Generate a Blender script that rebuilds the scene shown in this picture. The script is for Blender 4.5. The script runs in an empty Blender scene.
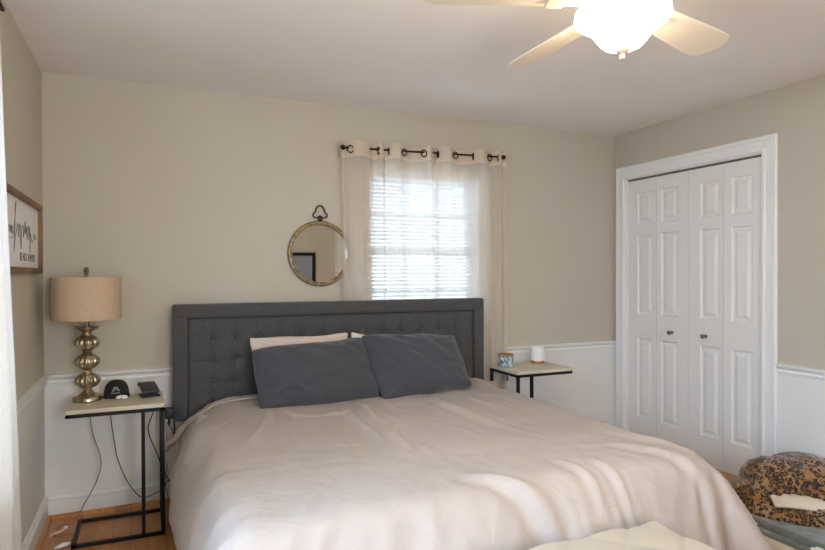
import bpy, bmesh, math, random
import numpy as np
from mathutils import Vector, Matrix, noise

C = bpy.context.scene.collection
PI = math.pi
# ------------------------------------------------------------------ camera
cam_d = bpy.data.cameras.new('camera'); cam = bpy.data.objects.new('camera', cam_d); C.objects.link(cam)
bpy.context.scene.camera = cam
F_PX, YAW, PITCH, ROLL, CY, CAMZ = 607.05, 0.4133, 0.0100, -0.0033, 280.13, 1.3329
fw = Vector((math.sin(YAW)*math.cos(PITCH), math.cos(YAW)*math.cos(PITCH), -math.sin(PITCH)))
rt = Vector((math.cos(YAW), -math.sin(YAW), 0)); up = rt.cross(fw)
rt2 = rt*math.cos(ROLL)+up*math.sin(ROLL); up2 = -rt*math.sin(ROLL)+up*math.cos(ROLL)
m = Matrix((rt2, up2, -fw)).transposed().to_4x4(); m.translation = (0, 0, CAMZ); cam.matrix_world = m
cam_d.sensor_width = 36; cam_d.lens = 36*F_PX/825; cam_d.shift_y = (CY-275)/825; cam_d.clip_start = .05
# ------------------------------------------------------------------ world, lights, exposure
sc = bpy.context.scene
w = bpy.data.worlds.new('world'); sc.world = w; w.use_nodes = True
bg = w.node_tree.nodes['Background']; bg.inputs[0].default_value = (.68, .83, 1, 1); bg.inputs[1].default_value = 1.05
sc.view_settings.view_transform = 'Standard'; sc.view_settings.look = 'None'
sc.view_settings.gamma = 1; sc.view_settings.exposure = 2.30
try: sc.view_settings.use_curve_mapping = False
except Exception: pass
def area(name, loc, target, sx, sy, power, color):
    l = bpy.data.lights.new(name, 'AREA'); l.shape = 'RECTANGLE'; l.size = sx; l.size_y = sy; l.energy = power; l.color = color
    o = bpy.data.objects.new(name, l); C.objects.link(o); o.location = loc
    o.rotation_euler = (Vector(target)-Vector(loc)).to_track_quat('-Z', 'Y').to_euler(); return o
# daylight outside the side window, and an added fill from the front
area('daylight_side_window', (-2.6, .75, 2.55), (3.2, 2.3, .55), 2.6, 2.2, 92, (.40, .66, 1))
area('added_front_fill', (1.35, -1.32, 1.50), (1.5, 2.0, 1.0), 1.9, 1.5, 52, (.97, .97, 1))  # fill light added behind the camera, shining in through the unseen front openings

# ------------------------------------------------------------------ materials
def mat(name, col, rough=.6, metal=0, **kw):
    M = bpy.data.materials.new(name); M.use_nodes = True; b = M.node_tree.nodes['Principled BSDF']
    b.inputs['Base Color'].default_value = (*col, 1); b.inputs['Roughness'].default_value = rough; b.inputs['Metallic'].default_value = metal
    for k, v in kw.items(): b.inputs[k.replace('_', ' ')].default_value = v
    return M
def nodes(M): return M.node_tree.nodes, M.node_tree.links, M.node_tree.nodes['Principled BSDF']
def hexc(h):
    c = [int(h[i:i+2], 16)/255 for i in (0, 2, 4)]
    return tuple(x/12.92 if x <= .04045 else ((x+.055)/1.055)**2.4 for x in c)
def add(M, t, **kw):
    n = M.node_tree.nodes.new(t)
    for k, v in kw.items():
        if hasattr(n, k): setattr(n, k, v)
        else: n.inputs[k.replace('_', ' ')].default_value = v
    return n
def coords(M, scale=(1, 1, 1), kind='Object'):
    tc = add(M, 'ShaderNodeTexCoord'); mp = add(M, 'ShaderNodeMapping'); mp.inputs['Scale'].default_value = scale
    M.node_tree.links.new(tc.outputs[kind], mp.inputs['Vector']); return mp.outputs[0]
def ramp(M, fac, stops, interp='LINEAR'):
    r = add(M, 'ShaderNodeValToRGB'); r.color_ramp.interpolation = interp; e = r.color_ramp.elements
    while len(e) < len(stops): e.new(.5)
    for k, (p, c) in enumerate(stops): e[k].position = p; e[k].color = (*c, 1)
    M.node_tree.links.new(fac, r.inputs[0]); return r.outputs[0]
def mottled(M, c1, c2, scale=3, detail=3, vec=None, stops=(.35, .65)):
    n, l, b = nodes(M); t = add(M, 'ShaderNodeTexNoise', Scale=scale, Detail=detail)
    l.new(vec or coords(M), t.inputs['Vector']); l.new(ramp(M, t.outputs[0], [(stops[0], c1), (stops[1], c2)]), b.inputs['Base Color']); return M
def bump(M, height, strength, dist=.001):
    n, l, b = nodes(M); bp = add(M, 'ShaderNodeBump', Strength=strength, Distance=dist)
    l.new(height, bp.inputs['Height'])
    if b.inputs['Normal'].is_linked: l.new(b.inputs['Normal'].links[0].from_socket, bp.inputs['Normal'])
    l.new(bp.outputs[0], b.inputs['Normal'])
def noise_bump(M, scale, strength, dist, detail=2, vec=None):
    t = add(M, 'ShaderNodeTexNoise', Scale=scale, Detail=detail); M.node_tree.links.new(vec or coords(M), t.inputs['Vector']); bump(M, t.outputs[0], strength, dist)

WALL = mottled(mat('wall paint greige', hexc('BDB6A8'), .75), hexc('BEB4A1'), hexc('C0B8A7'), 1.3); noise_bump(WALL, 120, .12, .0006)
WAINSCOT = mottled(mat('wainscot white paint', hexc('E4E1DA'), .55), hexc('E2DFD8'), hexc('E8E5DF'), 1.5)
TRIM = mat('trim white paint', hexc('E9E7E2'), .4)
CEIL = mottled(mat('ceiling paint', hexc('D8D0C8'), .85), hexc('EDE7E1'), hexc('F1ECE7'), 1.2)
DOORP = mat('door white paint', hexc('E6E3DD'), .42)
BLACK = mat('black powder coated steel', (.012, .012, .013), .45, .6)
def make_floor():
    M = mat('oak floorboards', hexc('B97A3D'), .33); n, l, b = nodes(M)
    v = coords(M, (1, 1, 1)); rotm = add(M, 'ShaderNodeMapping'); rotm.inputs['Rotation'].default_value = (0, 0, PI/2); l.new(v, rotm.inputs[0])
    br = add(M, 'ShaderNodeTexBrick', Scale=1.0); br.offset = .37; br.inputs['Brick Width'].default_value = 1.1; br.inputs['Row Height'].default_value = .083
    br.inputs['Mortar Size'].default_value = .0016; br.inputs['Color1'].default_value = (.25, .25, .25, 1); br.inputs['Color2'].default_value = (.8, .8, .8, 1); br.inputs['Mortar'].default_value = (0, 0, 0, 1)
    l.new(rotm.outputs[0], br.inputs['Vector'])
    g = add(M, 'ShaderNodeTexNoise', Scale=6, Detail=6, Distortion=.6); l.new(coords(M, (14, 1.0, 1)), g.inputs['Vector'])
    mix = add(M, 'ShaderNodeMix', data_type='FLOAT'); mix.inputs[0].default_value = .5; l.new(br.outputs['Color'], mix.inputs[2]); l.new(g.outputs[0], mix.inputs[3])
    c = ramp(M, mix.outputs[0], [(.0, hexc('3A210E')), (.18, hexc('8A5426')), (.5, hexc('B87B40')), (.75, hexc('CC9150'))]); l.new(c, b.inputs['Base Color'])
    bump(M, br.outputs['Fac'], -.4, .001); return M
FLOOR = make_floor()
def woven(name, c1, c2, scale=420, rough=.9, strength=.35, sheen=.2):
    M = mat(name, c1, rough, Sheen_Weight=sheen); n, l, b = nodes(M)
    v1 = add(M, 'ShaderNodeTexNoise', Scale=1, Detail=2); l.new(coords(M, (scale, scale*.12, scale*.12)), v1.inputs[0])
    v2 = add(M, 'ShaderNodeTexNoise', Scale=1, Detail=2); l.new(coords(M, (scale*.12, scale, scale)), v2.inputs[0])
    mx = add(M, 'ShaderNodeMix', data_type='FLOAT'); mx.inputs[0].default_value = .5; l.new(v1.outputs[0], mx.inputs[2]); l.new(v2.outputs[0], mx.inputs[3])
    l.new(ramp(M, mx.outputs[0], [(.4, c1), (.6, c2)]), b.inputs['Base Color']); bump(M, mx.outputs[0], strength, .001); return M
HEADB = woven('charcoal woven upholstery', hexc('403F3E'), hexc('4E4D4C'), 300, .9, .2)
SEAM = mat('dark seam piping', hexc('2A2B2E'), .8)
def duvet_mat():
    M = mat('dusty blush cotton', hexc('A09287'), .85, Sheen_Weight=.1, Sheen_Roughness=.5)
    mottled(M, hexc('A99A8D'), hexc('B4A599'), 2.2)
    t = add(M, 'ShaderNodeTexNoise', Scale=7, Detail=5, Distortion=1.6); M.node_tree.links.new(coords(M, (1.0, 1.7, 1)), t.inputs['Vector']); bump(M, t.outputs[0], .45, .012)
    t = add(M, 'ShaderNodeTexNoise', Scale=30, Detail=3, Distortion=.8); M.node_tree.links.new(coords(M, (1.6, .8, 1)), t.inputs['Vector']); bump(M, t.outputs[0], .22, .003)
    return M
DUVET = duvet_mat()
def crumple(M, s=9, st=.55, d=.010):
    t = add(M, 'ShaderNodeTexNoise', Scale=s, Detail=4, Distortion=1.2); M.node_tree.links.new(coords(M, (.6, 1, 1.3)), t.inputs['Vector']); bump(M, t.outputs[0], st, d); return M
NAVY = crumple(mat('slate blue grey cotton', hexc('3D3D42'), .8, Sheen_Weight=.3))
BLUSH = crumple(mat('blush pillowcase cotton', hexc('D2C0B2'), .85))
IVORY = crumple(mat('ivory pillowcase cotton', hexc('E4DDCE'), .85))
SHEET = mat('white sheet cotton', hexc('CFCAC6'), .85)
BENCHF = mat('cream tufted fabric', hexc('AFA089'), .8, Sheen_Weight=.2); noise_bump(BENCHF, 300, .2, .001)
def sheer(name, col, alpha, trans=.55):
    M = bpy.data.materials.new(name); M.use_nodes = True; n = M.node_tree.nodes; l = M.node_tree.links; n.clear()
    out = n.new('ShaderNodeOutputMaterial'); d = n.new('ShaderNodeBsdfDiffuse'); t = n.new('ShaderNodeBsdfTranslucent'); tr = n.new('ShaderNodeBsdfTransparent')
    wv = n.new('ShaderNodeTexNoise'); tc = n.new('ShaderNodeTexCoord'); mp = n.new('ShaderNodeMapping'); mp.inputs['Scale'].default_value = (260, 260, 6)
    l.new(tc.outputs['Object'], mp.inputs[0]); l.new(mp.outputs[0], wv.inputs['Vector']); wv.inputs['Scale'].default_value = 1
    cr = n.new('ShaderNodeValToRGB'); cr.color_ramp.elements[0].position = .3; cr.color_ramp.elements[1].position = .7
    cr.color_ramp.elements[0].color = (*[c*.9 for c in col], 1); cr.color_ramp.elements[1].color = (*col, 1); l.new(wv.outputs[0], cr.inputs[0])
    l.new(cr.outputs[0], d.inputs[0]); l.new(cr.outputs[0], t.inputs[0])
    m1 = n.new('ShaderNodeMixShader'); m1.inputs[0].default_value = trans; l.new(d.outputs[0], m1.inputs[1]); l.new(t.outputs[0], m1.inputs[2])
    m2 = n.new('ShaderNodeMixShader'); m2.inputs[0].default_value = alpha; l.new(tr.outputs[0], m2.inputs[1]); l.new(m1.outputs[0], m2.inputs[2]); l.new(m2.outputs[0], out.inputs[0]); return M
SHEER = sheer('sheer linen', hexc('EDE0D0'), .58)
HEMC = sheer('doubled linen hem', hexc('E2D2BE'), .94, .3)
CURT = sheer('white cotton curtain', hexc('E3DDD4'), .985, .13)
SLATT = sheer('translucent white slat', hexc('F4F6F8'), 1.0, .55)
BRONZE = mat('dark bronze', hexc('2E2420'), .4, .8)
SLAT = mat('white blind slat', hexc('EEF0F2'), .5)
def glassm():
    M = mat('window glass', (1, 1, 1), .02, Transmission_Weight=1, IOR=1.45); n, l, b = nodes(M)
    tr = add(M, 'ShaderNodeBsdfTransparent'); gl = add(M, 'ShaderNodeBsdfGlossy'); gl.inputs['Roughness'].default_value = .02
    mx = add(M, 'ShaderNodeMixShader'); mx.inputs[0].default_value = .06; l.new(tr.outputs[0], mx.inputs[1]); l.new(gl.outputs[0], mx.inputs[2])
    l.new(mx.outputs[0], n['Material Output'].inputs[0]); return M
GLASS = glassm()
MIRROR = mat('mirror glass', (.86, .87, .86), .015, 1)
BRASS = mottled(mat('aged antique brass', hexc('8A7A58'), .45, .75), hexc('6E6147'), hexc('A2916C'), 40, 4)
RUST = mat('rust brown iron', hexc('4A3228'), .55, .5)
SILVER = mottled(mat('champagne mercury glass', hexc('9C8B70'), .28, .95), hexc('8A7C64'), hexc('D6C8AC'), 34, 5); noise_bump(SILVER, 60, .3, .002)
SHADE = woven('tan linen lampshade', hexc('BBA184'), hexc('C4AB8F'), 300, .9, .2, 0)
STONE = mottled(mat('pale travertine laminate', hexc('C9BEA6'), .45), hexc('BFB298'), hexc('D3C9B3'), 5, 5, None)
WOODF = mottled(mat('brown stained wood', hexc('7A5636'), .55), hexc('5E4029'), hexc('8C6543'), 3, 4)
PAPER = mat('white printed board', hexc('E2DDD6'), .7)
INK = mat('dark grey ink', hexc('6A6762'), .8)
PLASTIC = mat('matte black plastic', (.012, .012, .013), .5)
PLASTICG = mat('satin dark grey plastic', (.035, .035, .036), .35)
LOGO = mat('grey print', hexc('8E9088'), .6)
WHITEP = mat('glossy white plastic', hexc('E8E4DE'), .3)
CORDG = mat('grey brown cord', hexc('7E7363'), .6)
NICKEL = mat('brushed nickel', hexc('8B8780'), .3, .9)
FANW = mat('cream fan enamel', hexc('E8DCC8'), .45)
FANN = mat('cream fan fitting', hexc('D8CCB8'), .35, .3)
COPPER = mat('copper band', hexc('C07A55'), .4, .6)
CERAM = mat('white ceramic', hexc('EDEAE6'), .35)
LIDW = mottled(mat('acacia wood lid', hexc('A87145'), .5), hexc('8C5A34'), hexc('BC8554'), 30, 3)
def marble():
    M = mat('grey green marbled glass', hexc('9AA9A6'), .3)
    n, l, b = nodes(M); t = add(M, 'ShaderNodeTexNoise', Scale=22, Detail=4, Distortion=2.5); l.new(coords(M, (1, 1, .6)), t.inputs[0])
    l.new(ramp(M, t.outputs[0], [(.38, hexc('3F4C50')), (.5, hexc('8FA4A6')), (.62, hexc('D2D8D4'))]), b.inputs['Base Color']); return M
MARBLE = marble()
def emis(name, col, s):
    M = mat(name, col, .4); n, l, b = nodes(M); b.inputs['Emission Color'].default_value = (*col, 1); b.inputs['Emission Strength'].default_value = s; return M
BOWL = emis('lit frosted glass', (1, .83, .60), 8.8)
def leopard():
    M = mat('leopard print fleece', hexc('8A623C'), .9, Sheen_Weight=.3); n, l, b = nodes(M)
    v = coords(M); ns = add(M, 'ShaderNodeTexNoise', Scale=22, Detail=2); l.new(v, ns.inputs['Vector'])
    ad = add(M, 'ShaderNodeMix', data_type='VECTOR'); ad.inputs[0].default_value = .035; l.new(v, ad.inputs[4]); l.new(ns.outputs[1], ad.inputs[5])
    vo = add(M, 'ShaderNodeTexVoronoi', Scale=46); l.new(ad.outputs[1], vo.inputs['Vector'])
    ring = ramp(M, vo.outputs['Distance'], [(.0, (0, 0, 0)), (.22, (0, 0, 0)), (.27, (1, 1, 1)), (.54, (1, 1, 1)), (.60, (0, 0, 0))])
    n2 = add(M, 'ShaderNodeTexNoise', Scale=85, Detail=1); l.new(v, n2.inputs['Vector'])
    gap = ramp(M, n2.outputs[0], [(.36, (0, 0, 0)), (.42, (1, 1, 1))])
    mu = add(M, 'ShaderNodeMath', operation='MULTIPLY'); l.new(ring, mu.inputs[0]); l.new(gap, mu.inputs[1])
    n3 = add(M, 'ShaderNodeTexNoise', Scale=9, Detail=2); l.new(v, n3.inputs['Vector'])
    base = ramp(M, n3.outputs[0], [(.35, hexc('7A5028')), (.5, hexc('98703F')), (.65, hexc('A3866A'))])
    inn = ramp(M, vo.outputs['Distance'], [(.16, hexc('B08860')), (.28, (1, 1, 1))])
    mm = add(M, 'ShaderNodeMix', data_type='RGBA', blend_type='MULTIPLY'); mm.inputs[0].default_value = .8; l.new(base, mm.inputs[6]); l.new(inn, mm.inputs[7])
    mx = add(M, 'ShaderNodeMix', data_type='RGBA'); l.new(mu.outputs[0], mx.inputs[0]); l.new(mm.outputs[2], mx.inputs[6]); mx.inputs[7].default_value = (.016, .011, .008, 1)
    l.new(mx.outputs[2], b.inputs['Base Color']); noise_bump(M, 200, .3, .002); return M
LEO = leopard()
PLUSH = mottled(mat('grey green plush', hexc('6F7570'), .95, Sheen_Weight=.4), hexc('656B66'), hexc('7E847F'), 13, 1, None, (.40, .64)); noise_bump(PLUSH, 150, .5, .004)
CREAMF = mat('cream pet bed fabric', hexc('CFC4B2'), .9); noise_bump(CREAMF, 200, .3, .002)

# ------------------------------------------------------------------ mesh helpers
def bx(bm, x0, x1, y0, y1, z0, z1, bevel=0, seg=2):
    r = bmesh.ops.create_cube(bm, size=1)
    for v in r['verts']: v.co = Vector((x0+(v.co.x+.5)*(x1-x0), y0+(v.co.y+.5)*(y1-y0), z0+(v.co.z+.5)*(z1-z0)))
    if bevel:
        es = list({e for v in r['verts'] for e in v.link_edges})
        bmesh.ops.bevel(bm, geom=es, offset=bevel, segments=seg, affect='EDGES', profile=.5)
    return bm
def box(*a, **k): return bx(bmesh.new(), *a, **k)
def lathe(prof, n=48, ribs=0, ribamp=0, bm=None, cx=0, cy=0, cz=0):
    bm = bm or bmesh.new(); rings = []
    for item in prof:
        r, z = item[0], item[1]; k = item[2] if len(item) > 2 else 0
        ring = []
        for i in range(n):
            a = 2*PI*i/n; rr = r*(1+k*ribamp*(abs(math.sin(a*ribs/2))-.6))
            ring.append(bm.verts.new((cx+rr*math.cos(a), cy+rr*math.sin(a), cz+z)))
        rings.append(ring)
    for a, b in zip(rings, rings[1:]):
        for i in range(n): bm.faces.new((a[i], a[(i+1) % n], b[(i+1) % n], b[i]))
    bm.faces.new(rings[0][::-1]); bm.faces.new(rings[-1]); return bm
def tube(pts, r, bm=None, n=8, closed=False, cap=True):
    bm = bm or bmesh.new(); pts = [Vector(p) for p in pts]; rings = []; N = len(pts); prev = None
    for i, p in enumerate(pts):
        if closed: t = pts[(i+1) % N]-pts[i-1]
        else: t = pts[min(i+1, N-1)]-pts[max(i-1, 0)]
        t.normalize()
        if prev is None:
            a = Vector((0, 0, 1)) if abs(t.z) < .9 else Vector((1, 0, 0)); u = t.cross(a).normalized()
        else: u = (prev-t*prev.dot(t)).normalized()
        prev = u; v = t.cross(u); rr = r[i] if isinstance(r, (list, tuple)) else r
        rings.append([bm.verts.new(p+(u*math.cos(2*PI*k/n)+v*math.sin(2*PI*k/n))*rr) for k in range(n)])
    for i in range(N if closed else N-1):
        a, b = rings[i], rings[(i+1) % N]
        for k in range(n): bm.faces.new((a[k], a[(k+1) % n], b[(k+1) % n], b[k]))
    if not closed and cap: bm.faces.new(rings[0][::-1]); bm.faces.new(rings[-1])
    return bm
def smoothpath(ctrl, n=12):
    P = [Vector(c) for c in ctrl]; P = [2*P[0]-P[1]]+P+[2*P[-1]-P[-2]]; out = []
    for i in range(1, len(P)-2):
        for k in range(n):
            t = k/n; a, b, c, d = P[i-1:i+3]
            out.append(.5*((2*b)+(c-a)*t+(2*a-5*b+4*c-d)*t*t+(3*b-a-3*c+d)*t**3))
    out.append(P[-2]); return out
def obj(name, bm, M, parent=None, smooth=False, loc=None):
    if isinstance(bm, bpy.types.Mesh): me = bm
    else:
        bmesh.ops.recalc_face_normals(bm, faces=bm.faces[:]); me = bpy.data.meshes.new(name); bm.to_mesh(me); bm.free()
    o = bpy.data.objects.new(name, me); C.objects.link(o)
    for x in (M if isinstance(M, (list, tuple)) else [M]): me.materials.append(x)
    if smooth:
        me.polygons.foreach_set('use_smooth', [True]*len(me.polygons))
        if smooth != 'all':
            try: me.set_sharp_from_angle(angle=math.radians(smooth if smooth > 1 else 40))
            except Exception: pass
    if parent: o.parent = parent
    if loc: o.location = loc
    return o
def tag(o, label, cat, group=None):
    o['label'] = label; o['category'] = cat
    if group: o['group'] = group
    return o
def thing(name, label, cat, loc=(0, 0, 0), rz=0, group=None):
    o = bpy.data.objects.new(name, None); C.objects.link(o); o.location = loc; o.rotation_euler = (0, 0, rz); o.empty_display_size = .1
    return tag(o, label, cat, group)
def struct(name, bm, M, parent=None, smooth=False):
    o = obj(name, bm, M, parent, smooth); 
    if not parent: o['kind'] = 'structure'
    return o
def sempty(name, loc=(0, 0, 0)):
    o = bpy.data.objects.new(name, None); C.objects.link(o); o.location = loc; o['kind'] = 'structure'; return o

# ------------------------------------------------------------------ room shell
XL, XR, YB, YF, H, T = -.515, 3.476, 3.845, -1.05, 2.44, .14
struct('floor', box(XL-.2, XR+.75, YF-.2, YB+.2, -.1, 0), FLOOR)
struct('ceiling', box(XL-.2, XR+.75, YF-.2, YB+.2, H, H+.1), CEIL)
RAIL = .765
def wall_bm(axis, c0, c1, a0, a1, z0, z1, holes):
    # wall slab; axis 'x': the wall runs along x between a0..a1, thickness c0..c1
    bm = bmesh.new(); A = sorted({a0, a1, *[h[0] for h in holes], *[h[1] for h in holes]}); Z = sorted({z0, z1, *[min(max(h[2], z0), z1) for h in holes], *[min(max(h[3], z0), z1) for h in holes]})
    for i in range(len(A)-1):
        for j in range(len(Z)-1):
            ma, mz = (A[i]+A[i+1])/2, (Z[j]+Z[j+1])/2
            if any(h[0] < ma < h[1] and h[2] < mz < h[3] for h in holes): continue
            if axis == 'x': bx(bm, A[i], A[i+1], c0, c1, Z[j], Z[j+1])
            else: bx(bm, c0, c1, A[i], A[i+1], Z[j], Z[j+1])
    bmesh.ops.remove_doubles(bm, verts=bm.verts[:], dist=1e-5)
    import collections
    dup = collections.defaultdict(list)
    for f in bm.faces: dup[tuple(round(x, 4) for x in f.calc_center_median())].append(f)
    bmesh.ops.delete(bm, geom=[f for fs in dup.values() if len(fs) > 1 for f in fs], context='FACES')
    return bm
WX0, WX1, WZ0, WZ1 = 1.372, 2.212, .92, 2.035
SW = (.45, 2.50, .62, 2.05)          # side window hole (y0,y1,z0,z1)
FW2 = (2.72, 3.32, .75, 2.05)
CO = (2.558, 3.716, -.01, 2.071)
def two_tone(name, axis, c0, c1, a0, a1, holes):
    o = struct(name, wall_bm(axis, c0, c1, a0, a1, RAIL, H, holes), WALL)
    struct('wainscot', wall_bm(axis, c0, c1, a0, a1, 0, RAIL, holes), WAINSCOT, o); return o
two_tone('wall_back', 'x', YB, YB+T, XL-T, XR+T, [(WX0, WX1, WZ0, WZ1)])
two_tone('wall_left', 'y', XL-T, XL, YF-T, YB, [SW])
two_tone('wall_right', 'y', XR, XR+T, YF-T, YB, [CO])
two_tone('wall_front', 'x', YF-T, YF, XL, XR, [(-.20, 1.00, .75, 2.05), FW2])
# closet interior
struct('wall_closet', wall_bm('y', XR+.62, XR+.66, 2.3, YB, 0, H, []), WALL)
struct('wall_closet_side', box(XR+T, XR+.62, 2.28, 2.34, 0, H), WALL)
def molding(name, axis, face, sgn, a0, a1, prof, M=TRIM):
    # prof: list of (out, z); extruded along axis
    bm = bmesh.new(); rows = []
    for a in (a0, a1):
        rows.append([bm.verts.new((a, face+sgn*o_, z) if axis == 'x' else (face+sgn*o_, a, z)) for o_, z in prof])
    k = len(prof)
    for i in range(k-1): bm.faces.new((rows[0][i], rows[0][i+1], rows[1][i+1], rows[1][i]))
    bm.faces.new(rows[0]); bm.faces.new(rows[1][::-1]); return struct(name, bm, M)
RP = [(0, .735), (.012, .735), (.014, .745), (.010, .752), (.010, .760), (.020, .768), (.026, .776), (.028, .788), (0, .790)]
molding('trim_1', 'x', YB, -1, XL, XR, RP)
molding('trim_2', 'y', XL, 1, 2.56, YB, RP)
molding('trim_3', 'y', XL, 1, YF, .27, RP)
molding('trim_4', 'y', XR, -1, YF, 2.455, RP)
BP = [(0, 0), (.030, 0), (.030, .010), (.022, .018), (.016, .020), (.016, .098), (.022, .104), (.018, .112), (.010, .118), (.010, .128), (0, .130)]
molding('baseboard_back', 'x', YB, -1, XL, XR, BP)
molding('baseboard_left', 'y', XL, 1, YF, YB, BP)
molding('baseboard_right', 'y', XR, -1, YF, 2.455, BP)
# shoe moulding of bare wood along the back and left walls
SP = [(.016, 0), (.036, 0), (.034, .010), (.028, .017), (.016, .020)]
molding('trim_5', 'x', YB, -1, XL, XR, SP, FLOOR); molding('trim_6', 'y', XL, 1, YF, YB, SP, FLOOR)
# closet casing
def casing_bm(y0, y1, z1, wd, face, zb=0):
    bm = bmesh.new()
    for (a, b, o_) in ((0, wd, .016), (.008, .028, .024), (wd-.03, wd-.004, .021)):
        bx(bm, face-o_, face, y0-b, y0-a, zb, z1+b, .003, 1); bx(bm, face-o_, face, y1+a, y1+b, zb, z1+b, .003, 1); bx(bm, face-o_, face, y0-a, y1+a, z1+a, z1+b, .003, 1)
    return bm
cz = struct('trim_7', casing_bm(CO[0], CO[1], CO[3], .101, XR), TRIM)
struct('jamb', (lambda b: (bx(b, XR-.002, XR+T, CO[1]-.004, CO[1]+.015, 0, 2.067), bx(b, XR-.002, XR+T, CO[0]-.015, CO[0]+.004, 0, 2.067), bx(b, XR-.002, XR+T, CO[0]-.015, CO[1]+.015, 2.067, 2.09), b)[-1])(bmesh.new()), TRIM, cz)
struct('track', box(XR+.012, XR+.05, CO[0]+.006, CO[1]-.006, 2.054, 2.066), NICKEL, cz)

def leaf_bm(y0, y1, z0, z1, panels, x0, x1):
    """raised panel door leaf, face at x0 looking to -x"""
    bm = bmesh.new(); Y = sorted({y0, y1, *[p[0] for p in panels], *[p[1] for p in panels]}); Z = sorted({z0, z1, *[p[2] for p in panels], *[p[3] for p in panels]})
    for i in range(len(Y)-1):
        for j in range(len(Z)-1):
            my, mz = (Y[i]+Y[i+1])/2, (Z[j]+Z[j+1])/2
            pan = any(p[0] < my < p[1] and p[2] < mz < p[3] for p in panels)
            a, b, c, d = Y[i], Y[i+1], Z[j], Z[j+1]
            if not pan:
                bm.faces.new([bm.verts.new(v) for v in ((x0, a, c), (x0, b, c), (x0, b, d), (x0, a, d))])
            else:
                prev = None
                for ins, dep in ((0, 0), (.006, .009), (.018, .011), (.024, .010), (.046, .002), (.052, .002)):
                    q = [bm.verts.new(v) for v in ((x0+dep, a+ins, c+ins), (x0+dep, b-ins, c+ins), (x0+dep, b-ins, d-ins), (x0+dep, a+ins, d-ins))]
                    if prev:
                        for k in range(4): bm.faces.new((prev[k], prev[(k+1) % 4], q[(k+1) % 4], q[k]))
                    prev = q
                bm.faces.new(prev)
    bmesh.ops.remove_doubles(bm, verts=bm.verts[:], dist=1e-5)
    q = [(x1, y0, z0), (x1, y1, z0), (x1, y1, z1), (x1, y0, z1)]; f = [(x0, y0, z0), (x0, y1, z0), (x0, y1, z1), (x0, y0, z1)]
    for k in range(4): bm.faces.new([bm.verts.new(v) for v in (f[k], f[(k+1) % 4], q[(k+1) % 4], q[k])])
    bm.faces.new([bm.verts.new(v) for v in q]); return bm
def closet_door(nm, y0, y1, centres, knob_y):
    d = sempty(nm, (XR+.01, (y0+y1)/2, 0)); mid = (y0+y1)/2
    for (a, b, c) in ((y0, mid-.0015, centres[0]), (mid+.0015, y1, centres[1])):
        ps = [(c-.078, c+.078, z_0, z_1) for z_0, z_1 in ((.220, .835), (1.016, 1.632), (1.712, 1.955))]
        bm = leaf_bm(a, b, .022, 2.052, ps, XR+.014, XR+.046)
        bmesh.ops.translate(bm, verts=bm.verts[:], vec=-d.location); obj('door_leaf', bm, DOORP, d)
    k = lathe([(.012, 0), (.012, .004), (.006, .006), (.006, .018), (.012, .022), (.0165, .030), (.015, .038), (.008, .042)], 20)
    bmesh.ops.rotate(k, verts=k.verts[:], matrix=Matrix.Rotation(-PI/2, 3, 'Y')); bmesh.ops.translate(k, verts=k.verts[:], vec=(.004, knob_y-d.location.y, .903)); obj('door_knob', k, NICKEL, d, 40)['label'] = 'small round nickel knob'
closet_door('door_1', 3.1285, 3.7110, (3.298, 3.535), 3.272)
closet_door('door_2', 2.5630, 3.1268, (2.71, 2.951), 2.982)

# ------------------------------------------------------------------ windows
def dh_window(name, x0, x1, z0, z1, cols, along='x', at=0, sgn=1):
    """double hung window built in local x (along), y (outward); returned as one structure"""
    d = sempty(name, (0, 0, 0))
    def fr(b, a0, a1, c0, c1, z_0, z_1, bev=.002):
        if along == 'x': bx(b, a0, a1, *sorted((at+sgn*c0, at+sgn*c1)), z_0, z_1, bev, 1)
        else: bx(b, *sorted((at+sgn*c0, at+sgn*c1)), a0, a1, z_0, z_1, bev, 1)
    b = bmesh.new()
    fr(b, x0-.012, x0+.004, -.002, .138, z0, z1-.004); fr(b, x1-.004, x1+.012, -.002, .138, z0, z1-.004); fr(b, x0-.012, x1+.012, -.002, .138, z1-.004, z1+.012)
    fr(b, x0+.003, x0+.018, .09, .136, z0, z1-.006); fr(b, x1-.018, x1-.003, .09, .136, z0, z1-.006); fr(b, x0+.003, x1-.003, .09, .136, z1-.02, z1-.003)
    obj('window_frame', b, TRIM, d)
    b = bmesh.new(); fr(b, x0-.05, x1+.05, -.03, .14, z0-.022, z0, .004); obj('window_sill', b, TRIM, d)
    zm = z0+(z1-z0)*.515
    for nm, za, zb, c0 in (('lower_sash', z0, zm+.02, .092), ('upper_sash', zm-.02, z1-.02, .115)):
        b = bmesh.new(); c1 = c0+.022; a0, a1 = x0+.018, x1-.018
        fr(b, a0, a0+.035, c0, c1, za, zb); fr(b, a1-.035, a1, c0, c1, za, zb); fr(b, a0, a1, c0, c1, za, za+.04); fr(b, a0, a1, c0, c1, zb-.04, zb)
        for k in range(1, cols):
            xx = a0+.035+(a1-a0-.07)*k/cols; fr(b, xx-.009, xx+.009, c0+.003, c1-.003, za, zb)
        zc = (za+zb)/2; fr(b, a0, a1, c0+.003, c1-.003, zc-.009, zc+.009)
        s = obj(nm, b, TRIM, d)
        b = bmesh.new(); fr(b, a0+.01, a1-.01, c0+.009, c0+.013, za+.01, zb-.01, 0); obj('pane', b, GLASS, s)
    return d
dh_window('window_1', WX0, WX1, WZ0, WZ1, 3, 'x', YB, 1)
dh_window('window_2', SW[0], SW[1], SW[2], SW[3], 3, 'y', XL, -1)
dh_window('fill_window_1', FW2[0], FW2[1], FW2[2], FW2[3], 2, 'x', YF, -1)  # unseen window, put in behind the camera to let the fill light through
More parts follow.
